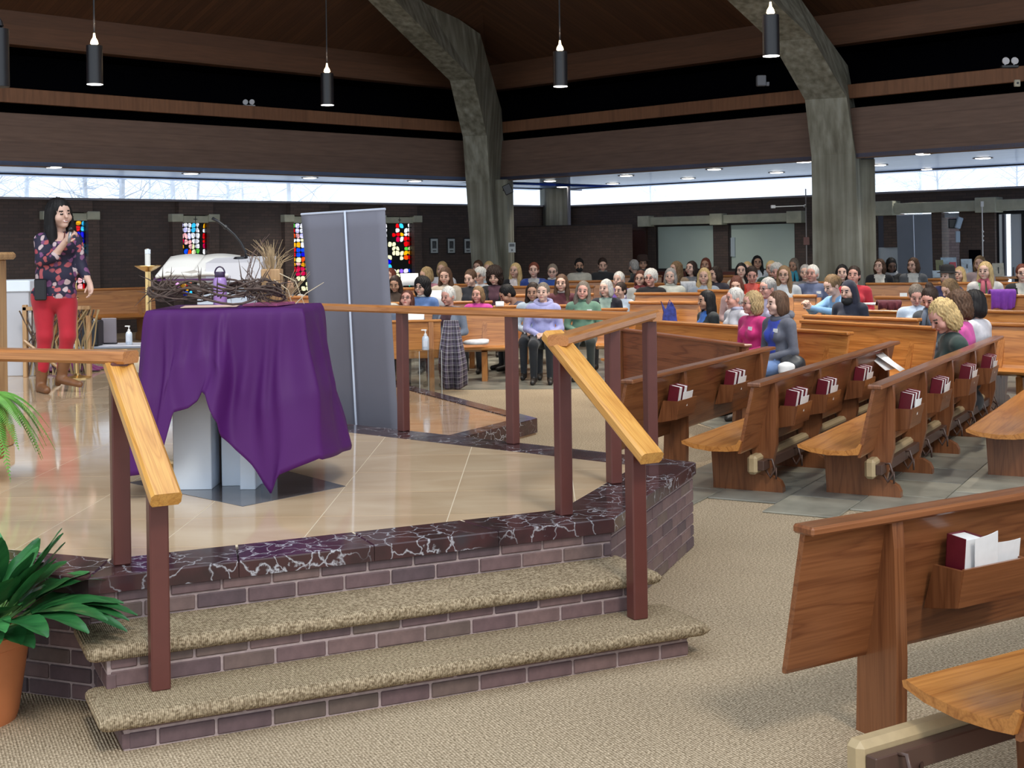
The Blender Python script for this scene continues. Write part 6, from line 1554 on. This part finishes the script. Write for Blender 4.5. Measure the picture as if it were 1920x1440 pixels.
# woven wicker stand behind the woman
wk = empty('wicker_stand', (P(95, 660, 13.9).x, 13.9, PZ)); tag(wk, 'low wooden framed stand of woven branches behind the red trousers', 'stand')
zk = P(60, 575, 13.9).z - PZ
for x in (-.26, .40): MB().box(x - .022, x + .022, -.03, .03, 0, zk + (.02 if x < 0 else -.1), .004).build('post', PALEZ, wk)
MB().box(-.28, .42, -.03, .03, zk - .04, zk, .004).build('rail', PALEZ, wk)
MB().tube([(-.26, -.04, zk - .35), (.15, -.04, .05)], .018, 6).build('brace', PALEZ, wk)
for k in range(34):
    x0 = rs.uniform(-.25, .38); MB().tube([(x0, rs.uniform(-.03, .03), .02), (x0 + rs.uniform(-.1, .1), rs.uniform(-.05, .05), zk * .5), (x0 + rs.uniform(-.2, .2), rs.uniform(-.04, .04), zk - .04)], .008, 5).build('branch', flat('straw_branch', (.34, .24, .12), .8, rnd=.3) if k % 2 else THORN, wk)
# plaid blanket hanging from the pew end
m_, t, b = nt('plaid_wool'); tc = t.nodes.new('ShaderNodeTexCoord'); sp2 = t.nodes.new('ShaderNodeSeparateXYZ'); t.links.new(tc.outputs['UV'], sp2.inputs[0])
cc = (.035, .022, .045)
col = None
for ax in (0, 1):
    mu = N(t, 'ShaderNodeMath', operation='MULTIPLY'); t.links.new(sp2.outputs[ax], mu.inputs[0]); mu.inputs[1].default_value = 6.0 if ax == 0 else 11.0
    fr = N(t, 'ShaderNodeMath', operation='FRACT'); t.links.new(mu.outputs[0], fr.inputs[0])
    st2 = ramp(t, fr.outputs[0], [(0, (.25,) * 3), (.10, (.03, .02, .03)), (.45, (.012, .012, .018)), (.6, (.10, .085, .12)), (.9, (.04, .03, .045)), (1, (.25,) * 3)])
    col = st2 if col is None else mixc(t, 1.0, col, st2, 'ADD')
setc(t, b, col); b.inputs['Roughness'].default_value = .9
pb_ = empty('plaid_blanket', (P(848, 700, 16.6).x, 16.6, 0)); tag(pb_, 'dark plaid wool blanket hanging beside the clear acrylic stand', 'blanket')
zt2, wbl = P(845, 600, 16.6).z, .30
mb = MB()
def bfn2(u_, v_):
    z = zt2 - (zt2 - .02) * v_; wd = (.085 + .105 * min(1, v_ * 1.5)) * (1 - .12 * v_ * v_); x = (-1 + 2 * u_) * wd + .0 + .02 * v_
    return (x, -.05 + .06 * math.sin(u_ * 13 + 2 * v_) * (.3 + v_) - .16 * math.sin(v_ * 2.9), z + .05 * v_ * (2 * u_ - 1) ** 2)
mb.grid(bfn2, 30, 24); o = mb.build('wool', m_, pb_, True)
uvl = o.data.uv_layers.new(name='UVMap')
for lp in o.data.loops: uvl.data[lp.index].uv = ((lp.vertex_index // 25) / 30, (lp.vertex_index % 25) / 24)
s_ = o.modifiers.new('s', 'SOLIDIFY'); s_.thickness = .012
# towel on the seat, tote bag, coats, bags, papers
def soft(name, label, cat, c, w_, d_, h_, mat, seed=1, rz=0.0, amp=.25):
    s = SDF((-w_ * .75, -d_ * .75, -.02), (w_ * .75, d_ * .75, h_ * 1.3), max(w_, h_) / 16)
    r2 = random.Random(seed)
    s.ell((0, 0, h_ * .42), (w_ / 2, d_ / 2, h_ * .45), 0, .05)
    for k in range(7): s.ell((r2.uniform(-.35, .35) * w_, r2.uniform(-.3, .3) * d_, r2.uniform(.3, .7) * h_), (w_ * r2.uniform(.15, .28), d_ * r2.uniform(.15, .3), h_ * r2.uniform(.2, .35)), 0, h_ * .12)
    s.ell((0, 0, h_ * .1), (w_ * .48, d_ * .48, h_ * .16), 0, .03)
    V, Fc, l = s.mesh(); V[:, 2] = np.maximum(V[:, 2], 0)
    o_ = bpy.data.objects.new(name, np_mesh(name, V, Fc, [mat])); COL.objects.link(o_); o_.location = c; o_.rotation_euler = (0, 0, rz); tag(o_, label, cat); return o_
q = P(892, 645, 17.6); soft('folded_towel', 'white towel on the pew seat beside the grey shawl', 'towel', q, .34, .3, .07, cloth((.6, .6, .62)), 2)
q = P(1255, 598, 18.1); q.z = P(1255, 602, 18.1).z
tb2 = empty('tote_bag', q); tag(tb2, 'blue patterned tote bag standing on the empty oak pew', 'bag')
autosmooth(MB().prism([(-.10, 0), (.10, 0), (.085, .16), (.03, .26), (-.02, .20), (-.05, .15), (-.11, .27), (-.075, .12)], 'y', -.05, .05).build('body', flat('royal_blue', (.022, .035, .22), .6, var=.5, vs_=18), tb2))
MB().tube([(-.03, -.05, .2), (0, -.06, .29), (.05, -.05, .22)], .008, 6).build('strap', flat('royal_blue', (.022, .035, .22), .6, var=.5, vs_=18), tb2)
q = P(1487, 688, 13.2); bg = soft('shopping_bag', 'black and white shopping bag beside the woman in jeans', 'bag', (q.x, q.y, P(1487, 700, 13.2).z), .25, .2, .19, flat('bag_dark', (.03, .032, .038), .45, var=.5, vs_=9), 6)
q = P(1478, 690, 13.0); soft('tissue_wrap', 'crumpled white paper wrap around the black bag', 'paper', (q.x + .0, q.y + .10, P(1470, 702, 13.0).z), .16, .10, .13, WHITE, 9)
q = P(1880, 565, 18.4); qz = P(1880, 580, 18.4).z
def coat(name, label, px0, px1, yt, yb, D, colr, cat='coat'):
    a, b_ = P(px0, yt, D), P(px1, yt, D); zt3 = a.z + .03; zb3 = P(px0, yb, D).z; r_ = empty(name, ((a.x + b_.x) / 2, D, zb3)); tag(r_, label, cat); W = (b_ - a).length
    def fn(u_, v_):
        f_ = .02 * math.sin(u_ * 19 + 1.0) + .012 * math.sin(u_ * 37)
        if v_ < .55: k = v_ / .55; return ((u_ - .5) * W * (1 - .12 * (1 - k)), -.07 + f_ * (1 - k) - .02 * math.sin(k * 3), (zt3 - zb3) * k + (.02 * math.sin(u_ * 8)) * (1 - k))
        k = (v_ - .55) / .45; return ((u_ - .5) * W, -.07 + .14 * k + f_ * .3, (zt3 - zb3) + .02 * math.sin(math.pi * k) - .10 * max(0, k - .6))
    o_ = MB().grid(fn, 30, 18).build('fabric', cloth(colr), r_, True); m2 = o_.modifiers.new('s', 'SOLIDIFY'); m2.thickness = .02; return r_
coat('purple_coat', 'purple coat hanging over the pew beside the white cardigan', 1855, 1902, 549, 580, 18.7, (.22, .045, .40))
coat('maroon_coat', 'maroon coat folded over the oak pew', 1644, 1688, 570, 581, 16.8, (.10, .012, .022))
coat('white_jacket', 'white quilted jacket over the pew beside the cream turtleneck', 1276, 1304, 533, 549, 23.2, (.58, .60, .64), 'jacket')
q = P(1700, 552, 18.5); o = MB().box(-.05, .05, -.003, .003, 0, .05).build('white_card', WHITE, None, M=Matrix.Translation(P(1694, 556, 18.5))); tag(o, 'small white card on the edge of an oak pew', 'card')
o = MB().box(-.10, .10, -.14, .14, 0, .02, .003).build('white_book', WHITE, None, M=Matrix.Translation(P(1640, 571, 17.2)) @ Matrix.Rotation(.2, 4, 'Z')); tag(o, 'white book lying on the pew seat near the maroon coat', 'book')
# papers held by the reading woman, books in laps
def page_at(px, py, D, w_, h_, rx, rz, label, ry=0):
    o_ = MB().grid(lambda u_, v_: ((u_ - .5) * w_, (v_ - .5) * h_, .006 * math.sin(u_ * 3.1)), 6, 2).build('paper_sheet', WHITE, None, True, M=Matrix.Translation(P(px, py, D)) @ Matrix.Rotation(rz, 4, 'Z') @ Matrix.Rotation(rx, 4, 'X') @ Matrix.Rotation(ry, 4, 'Y'))
    m2 = o_.modifiers.new('s', 'SOLIDIFY'); m2.thickness = .003; tag(o_, label, 'paper'); return o_
page_at(1654, 674, 12.3, .26, .30, R(34), R(40), 'white sheet of paper held by the woman in dark green')
page_at(1670, 679, 12.25, .22, .26, R(34), R(62), 'second white sheet under the held paper of the woman in dark green')
page_at(776, 597, 16.9, .26, .2, R(50), 0, 'blue and white booklet in the lap of the woman tilting her head')
page_at(768, 524, 22.8, .3, .22, R(70), R(5), 'white open book held before the stained glass')
page_at(822, 559, 19.8, .26, .24, R(70), R(-12), 'white pages held beside the blue sweater')
page_at(937, 570, 18.9, .12, .08, R(60), 0, 'pale paper in front of the bowing man')
# wall pieces: pictures, notice, emergency lights, closers, speakers
for k, (x, lab) in enumerate(((813, 'framed portrait beside the stained glass window'), (845, 'framed portrait in the middle of three on the dark brick wall'), (876, 'framed portrait half behind the concrete rib'))):
    p = onL(x, 461); r_ = empty('picture_frame'); r_.matrix_world = WL @ Matrix.Translation((p.x, 0, p.z)); tag(r_, lab, 'picture')
    w2, h2 = .15, .215
    MB().box(-w2, w2, 0, .03, -h2, h2, .006).build('frame', DARKPL, r_); MB().box(-w2 + .025, w2 - .025, .03, .032, -h2 + .025, h2 - .025).build('mat_board', flat('mat_board', (.50, .54, .55), .6), r_)
    MB().box(-.075, .075, .032, .034, -.07, .13).build('photograph', flat('portrait_grey', (.07, .075, .08), .4, var=.6, vs_=14), r_); MB().box(-.06, .06, .032, .034, -.15, -.12).build('caption', flat('portrait_grey', (.07, .075, .08), .4), r_)
r_ = empty('wall_notice', P(960, 464, 32.2)); tag(r_, 'white paper notice beside the concrete corner rib', 'notice')
MB().box(-.085, .085, 0, .01, -.12, .12).build('sheet', flat('notice_sheet', (.55, .58, .58), .7), r_); MB().box(-.06, .06, -.003, 0, .02, .09).box(-.02, .02, -.003, 0, -.09, -.04).build('print', flat('print_grey', (.16, .17, .18), .7), r_)
def emergency(px, py, D, sc_, label, body=True):
    r = empty('emergency_light', P(px, py, D), 0, sc_); tag(r, label, 'light')
    MB().box(-.17, .17, -.05, .06, -.06, 0, .01).build('housing', flat('pale_housing', (.42, .42, .44), .5) if not body else DARKPL, r)
    for x in (-.09, .09):
        h_ = MB().lathe([(.02, -.06), (.06, -.02), (.075, .03), (.07, .035), (.002, .03)], 16, M=Matrix.Translation((x, -.02, .075)) @ Matrix.Rotation(R(80), 4, 'X')).build('lamp_head', flat('lamp_head', (.62, .62, .66), .3), r)
        MB().tube([(x, 0, 0), (x, 0, .05)], .015, 6).build('neck', CHROME, r)
emergency(467, 197, 29.4, .8, 'white twin head emergency light on the left orange band', False)
emergency(1893, 122, 22.8, .85, 'black twin head emergency light on the right orange band')
p = P(1907, 156, 23.0); r_ = empty('wall_sensor', p); tag(r_, 'small cream box under the black emergency light', 'sensor'); MB().box(-.05, .05, -.03, .03, -.06, .06, .01).build('housing', flat('cream_plastic', (.45, .42, .33), .5), r_); MB().lathe([(.02, 0), (.02, .01)], 10, M=Matrix.Translation((0, -.03, 0)) @ Matrix.Rotation(R(90), 4, 'X')).build('lens', DARKPL, r_)
p = P(1428, 152, 26.5); r_ = empty('wall_speaker', p); tag(r_, 'small grey bracket box in the dark gap beside the thick rib', 'box'); MB().box(-.10, .08, -.08, .08, -.10, .11, .015).build('housing', flat('dim_grey', (.16, .17, .20), .6), r_); MB().box(.08, .15, -.04, .04, -.1, -.02, .01).build('bracket', flat('dim_grey', (.16, .17, .20), .6), r_)
p = P(952, 355, 32.0); r_ = empty('wall_speaker', p); tag(r_, 'small black loudspeaker on the corner rib under the soffit', 'loudspeaker'); MB().box(-.10, .10, -.09, .09, -.12, .12, .015, M=Matrix.Rotation(R(-25), 4, 'Y')).build('cabinet', DARKPL, r_); MB().tube([(-.12, .05, -.02), (0, .05, 0)], .02, 6).build('bracket', DARKPL, r_)
p = P(1478, 387, 27.6); r_ = empty('projector_arm', p); tag(r_, 'thin white bar arm on the wall beside the thick rib', 'arm'); MB().tube([(-.32, 0, -.005), (.34, 0, .01)], .012, 6).build('bar', WHITE, r_); MB().box(-.36, -.27, -.04, .04, -.035, .03, .008).build('head', WHITE, r_); MB().box(.32, .37, -.03, .03, -.03, .03, .008).build('mount', CHROME, r_)
p = PR(1512, 452, CRW - .35); r_ = empty('alarm_box', p); tag(r_, 'small reddish alarm box with a conduit beside the thick rib', 'alarm'); MB().box(-.07, .07, -.04, .04, -.1, .1, .01).build('housing', flat('dull_red', (.20, .10, .09), .5), r_); MB().tube([(0, 0, .1), (0, 0, 1.3)], .015, 6).build('conduit', flat('conduit', (.30, .28, .28), .4), r_); MB().tube([(0, 0, -.1), (0, 0, -.8)], .015, 6).build('conduit', flat('conduit', (.30, .28, .28), .4), r_)
# second banner and displays by the entrance
a, b_ = P(1681, 404, 29.5), P(1746, 402, 28.8); zb3 = .05
r_ = empty('banner_stand', ((a.x + b_.x) / 2, (a.y + b_.y) / 2, 0)); tag(r_, 'slate grey banner back with a pale pole near the entrance doors', 'banner')
o3 = r_.location.copy(); sl = Vector((.0, 0, 0))
def bf3(u_, v_):
    t_ = a.lerp(b_, u_); bt_ = Vector((t_.x + .03, t_.y - .02, .08)); return bt_.lerp(t_, v_) - o3
o = MB().grid(bf3, 4, 4).build('fabric', SLATEBLUE, r_); s_ = o.modifiers.new('s', 'SOLIDIFY'); s_.thickness = .005
tm = a.lerp(b_, .48); MB().tube([Vector((tm.x + .03, tm.y - .04, .06)) - o3, tm + Vector((0, -.02, 0)) - o3], .012, 6).build('pole', flat('pale_pole', (.6, .66, .8), .35, .2), r_)
MB().tube([a - o3, b_ - o3], .008, 6).build('top_rail', flat('pale_pole', (.6, .66, .8), .35, .2), r_); MB().box(-.42, .42, -.08, .08, 0, .08, .02).build('base', CHROME, r_)
tbl = empty('display_table', (P(1820, 520, 29).x, 29.0, 0)); tag(tbl, 'display table with books and cards before the entrance', 'table'); ztb = P(1820, 519, 29).z
MB().box(-.72, 1.2, -.35, .35, ztb - .05, ztb, .01).build('table_top', OAKX, tbl)
for x in (-.62, 1.1): MB().box(x - .03, x + .03, -.3, .3, 0, ztb - .05).build('trestle', BROWNBAR, tbl)
def card(px0, px1, y0, y1, D, colr, label):
    a_, b2 = P(px0, y1, D), P(px1, y0, D); r = empty('display_card', ((a_.x + b2.x) / 2, D, ztb)); tag(r, label, 'card'); w3 = (b2.x - a_.x) / 2; h3 = max(.06, b2.z - ztb)
    MB().box(-w3, w3, -.005, .005, 0, h3, M=Matrix.Rotation(R(-10), 4, 'X')).build('board', flat('card_%s' % label[:14], colr, .6, var=.25, vs_=9), r); MB().prism([(0, 0), (.10, 0), (.02, h3 * .7)], 'x', -.01, .01).build('easel', DARKPL, r)
card(1756, 1770, 487, 508, 28.9, (.20, .20, .10), 'olive coloured book standing on the display table')
card(1766, 1795, 482, 512, 29.0, (.34, .44, .52), 'blue white picture card on the display table')
card(1782, 1794, 491, 505, 28.8, (.45, .08, .10), 'small red card before the blue picture card')
card(1804, 1824, 485, 518, 28.9, (.42, .50, .56), 'pale grey notice board on the display table')
card(1862, 1883, 493, 517, 28.9, (.50, .46, .36), 'cream card at the end of the display table')
card(1749, 1763, 507, 519, 28.7, (.46, .54, .60), 'pale blue booklet lying before the olive book')
card(1808, 1816, 503, 518, 28.6, (.58, .58, .60), 'small white statue card before the notice board')
p = P(1797, 418, 30.2); r_ = empty('wall_speaker', p); tag(r_, 'white tilted loudspeaker on a black bracket in the vestibule', 'loudspeaker'); MB().box(-.06, .06, -.08, .08, -.13, .13, .015, M=Matrix.Rotation(R(18), 4, 'Y')).build('cabinet', flat('pale_blue_plastic', (.40, .52, .66), .4), r_); MB().box(-.22, -.03, .0, .1, -.12, .1, .02).build('bracket', DARKPL, r_)
p = P(1796, 444, 30.3); o = MB().box(-.05, .05, -.02, .02, -.13, .13, .01).build('wall_plate', flat('pale_blue_plastic', (.40, .52, .66), .4), None, M=Matrix.Translation(p)); tag(o, 'pale blue panel under the tilted loudspeaker', 'panel')
p = P(1842, 430, 29.5); r_ = empty('hanging_chain', p); tag(r_, 'thin white hanging string with beads in the entrance bay', 'string'); MB().tube([(0, 0, .55), (0, 0, -.75)], .012, 6).build('string', WHITE, r_)
for z in (-.05, -.15, -.25): MB().lathe([(.002, -.03), (.028, 0), (.002, .03)], 8, (0.01, 0, z)).build('bead', WHITE, r_)
MB().box(-.03, .03, -.02, .02, .5, .62).build('hook', WHITE, r_)
p = P(1828, 485, 30.0); r_ = empty('dark_monitor', (p.x, p.y, 0)); tag(r_, 'black screen on a stand in the vestibule', 'screen'); MB().box(-.13, .13, -.03, .03, p.z - .18, p.z + .2, .01).build('screen', BLACK, r_); MB().tube([(0, 0, .03), (0, 0, p.z - .18)], .03, 8).build('stand', DARKPL, r_); MB().lathe([(.2, 0), (.2, .03), (.03, .04)], 16).build('foot', DARKPL, r_)
# ================================================================== plants and the trees outside
LEAFM = []
for k, (a, b_) in enumerate((((.012, .075, .022), (.03, .15, .04)), ((.02, .11, .03), (.06, .24, .07)))):
    m, t, b = nt('peace_lily_leaf_%d' % k); n = N(t, 'ShaderNodeTexNoise', Scale=9.0, Detail=3.0); t.links.new(coords(t, (1, 6, 1)), n.inputs['Vector']); setc(t, b, ramp(t, n.outputs['Fac'], [(.3, a), (.7, b_)])); b.inputs['Roughness'].default_value = .28; LEAFM.append(m)
STEM = flat('green_stem', (.10, .22, .05), .5)
pot = empty('potted_peace_lily', (-2.10, 5.14, 0)); tag(pot, 'peace lily with broad dark leaves in a terracotta pot', 'plant')
TERRA = flat('terracotta', (.50, .165, .060), .5, var=.08, vs_=6)
autosmooth(MB().lathe([(.155, 0), (.165, .03), (.205, .295), (.215, .30), (.222, .345), (.21, .352), (.20, .33), (.19, .30)], 40).build('pot', TERRA, pot)); MB().lathe([(.001, .30), (.195, .30), (.195, .31), (.001, .315)], 24).build('soil', flat('soil', (.03, .02, .014), .95, bmp=.6), pot)
rs = random.Random(21)
def leaf(parent, base, tip_dir, L, W, droop, mat, name='leaf', stem=.25):
    d = Vector(tip_dir).normalized(); h = Vector((d.x, d.y, 0)).normalized(); s = Vector((h.y, -h.x, 0)); up0 = d.z; hz_ = math.hypot(d.x, d.y)
    def spine(t_):
        return Vector(base) + h * (L * t_ * hz_) + Vector((0, 0, L * (up0 * t_ - droop * t_ * t_)))
    MB().tube([spine(x) for x in (0, stem * .5, stem)], [.006, .005, .004], 5).build('stem', STEM, parent)
    mb = MB(); n = 9; vs_ = []
    for i in range(n + 1):
        t_ = stem + (1 - stem) * i / n; f_ = i / n; wd = W * (math.sin(math.pi * min(1, f_ * .93 + .05)) ** .75) * (1 - .25 * f_) * .5; c = spine(t_)
        for e_ in (-1, -.5, 0, .5, 1): vs_.append(c + s * wd * e_ + Vector((0, 0, .22 * wd * abs(e_) - .02 * W * math.sin(f_ * 14 + e_ * 2))))
    fs_ = [(i * 5 + j, i * 5 + j + 1, (i + 1) * 5 + j + 1, (i + 1) * 5 + j) for i in range(n) for j in range(4)]
    mb.add(vs_, fs_); return mb.build(name, mat, parent, True)
for k in range(66):
    a = rs.uniform(0, 6.28); el = rs.uniform(.8, 3.0); L = rs.uniform(.42, .66)
    leaf(pot, (.06 * math.cos(a), .06 * math.sin(a), .31), (math.cos(a), math.sin(a), el * .62), L * (.8 if el > 1.6 else 1), rs.uniform(.11, .155), rs.uniform(.2, .5) if el < 1.6 else rs.uniform(.05, .3), LEAFM[k % 2], stem=rs.uniform(.3, .45))
leaf(pot, (.02, -.05, .31), (.30, -.34, .80), .58, .16, .10, LEAFM[0], stem=.35)
for a in (-.35, -.15, .1, .35, -.55, .55, 0.0):
    leaf(pot, (.08, 0, .31), (math.cos(a), math.sin(a), .75), rs.uniform(.56, .68), .13, rs.uniform(.35, .55), LEAFM[rs.randint(0, 1)], stem=.3)
# fern
fe = empty('potted_fern', (-3.07, 7.65, PZ + .12)); tag(fe, 'bright green fern with arching fronds in front of the oak pillar', 'plant')
MB().lathe([(.13, 0), (.15, .28), (.165, .30), (.155, .32), (.14, .30)], 24).build('pot', TERRA, fe)
FERN = flat('fern_green', (.13, .34, .05), .5, var=.2, vs_=20)
for k in range(22):
    a = rs.uniform(0, 6.28) if k > 8 else rs.uniform(-.9, .5); L = rs.uniform(.28, .42); up = rs.uniform(.5, 1.0); h = Vector((math.cos(a), math.sin(a), 0)); s = Vector((-h.y, h.x, 0))
    dr = rs.uniform(1.1, 1.9)
    def sp_f(t_): return Vector((0, 0, .34)) + h * L * t_ + Vector((0, 0, L * (up * t_ - dr * t_ * t_)))
    mb = MB(); mb.tube([sp_f(i / 8) for i in range(9)], [.0035 - .0003 * i for i in range(9)], 4)
    for i in range(4, 48):
        t_ = i / 48; c = sp_f(t_); wd = .052 * math.sin(math.pi * min(1, t_ * .9 + .1)) ** .8; d = (sp_f(t_ + .02) - c).normalized()
        for sg in (-1, 1):
            tip = c + s * sg * wd + d * wd * .4 - Vector((0, 0, wd * .3)); mb.add([c - d * .004, c + d * .004, tip.lerp(c, .45) + d * .0045, tip, tip.lerp(c, .45) - d * .0045], [(0, 1, 2, 3, 4)])
    mb.build('frond', FERN, fe)
# bare winter trees and snow outside the clerestory
BARK = flat('winter_bark', (.72, .76, .82), .9, var=.15, vs_=3)
sn = MB(); sn.add([(-120, -120, -.3), (120, -120, -.3), (120, 160, -.3), (-120, 160, -.3)], [(0, 1, 2, 3)])
struct(sn.build('ground_outside', flat('snow', (.75, .78, .82), .9)), 'pale winter ground outside the church')
rs = random.Random(8)
def tree(x, y, hgt, r0, label):
    r = empty('bare_tree', (x, y, -.3)); tag(r, label, 'tree', 'bare winter trees outside the clerestory')
    lean = Vector((rs.uniform(-.06, .06), rs.uniform(-.06, .06), 1)); MB().tube([lean * hgt * k / 4 for k in range(5)], [r0 * (1 - .18 * k) for k in range(5)], 7).build('trunk', BARK, r)
    mb = MB()
    for k in range(40):
        z = rs.uniform(.08, .7) * hgt; a = rs.uniform(0, 6.28); L = rs.uniform(.8, 2.2); p0 = lean * z; d = Vector((math.cos(a), math.sin(a), rs.uniform(-.1, .8)))
        p1 = p0 + d * L * .5; p2 = p0 + d * L + Vector((0, 0, rs.uniform(-.2, .5))); mb.tube([p0, p1, p2], [r0 * .22, r0 * .14, r0 * .05], 4)
        for j in range(5):
            e_ = p1 + Vector((rs.uniform(-1, 1), rs.uniform(-1, 1), rs.uniform(-.5, .8))); mb.tube([p1, e_], [r0 * .12, r0 * .05], 3)
    mb.build('branches', BARK, r)
LT = 'bare winter tree outside the long left clerestory window'; RT = 'bare winter tree outside the entrance side clerestory window'
for k in range(15):
    s = 1.0 + k * 1.08 + rs.uniform(-.3, .3); d = rs.uniform(5, 16); p = WL @ Vector((s * (1 + d / 60) * 1.05, -d, 0)); tree(p.x, p.y, rs.uniform(7, 11), rs.uniform(.05, .11), LT)
for k in range(12):
    s = -3.0 + k * 1.75 + rs.uniform(-.3, .3); d = rs.uniform(6, 18); p = WR @ Vector((s * (1 + d / 60), -d, 0)); tree(p.x, p.y, rs.uniform(7, 11), rs.uniform(.04, .09), RT)
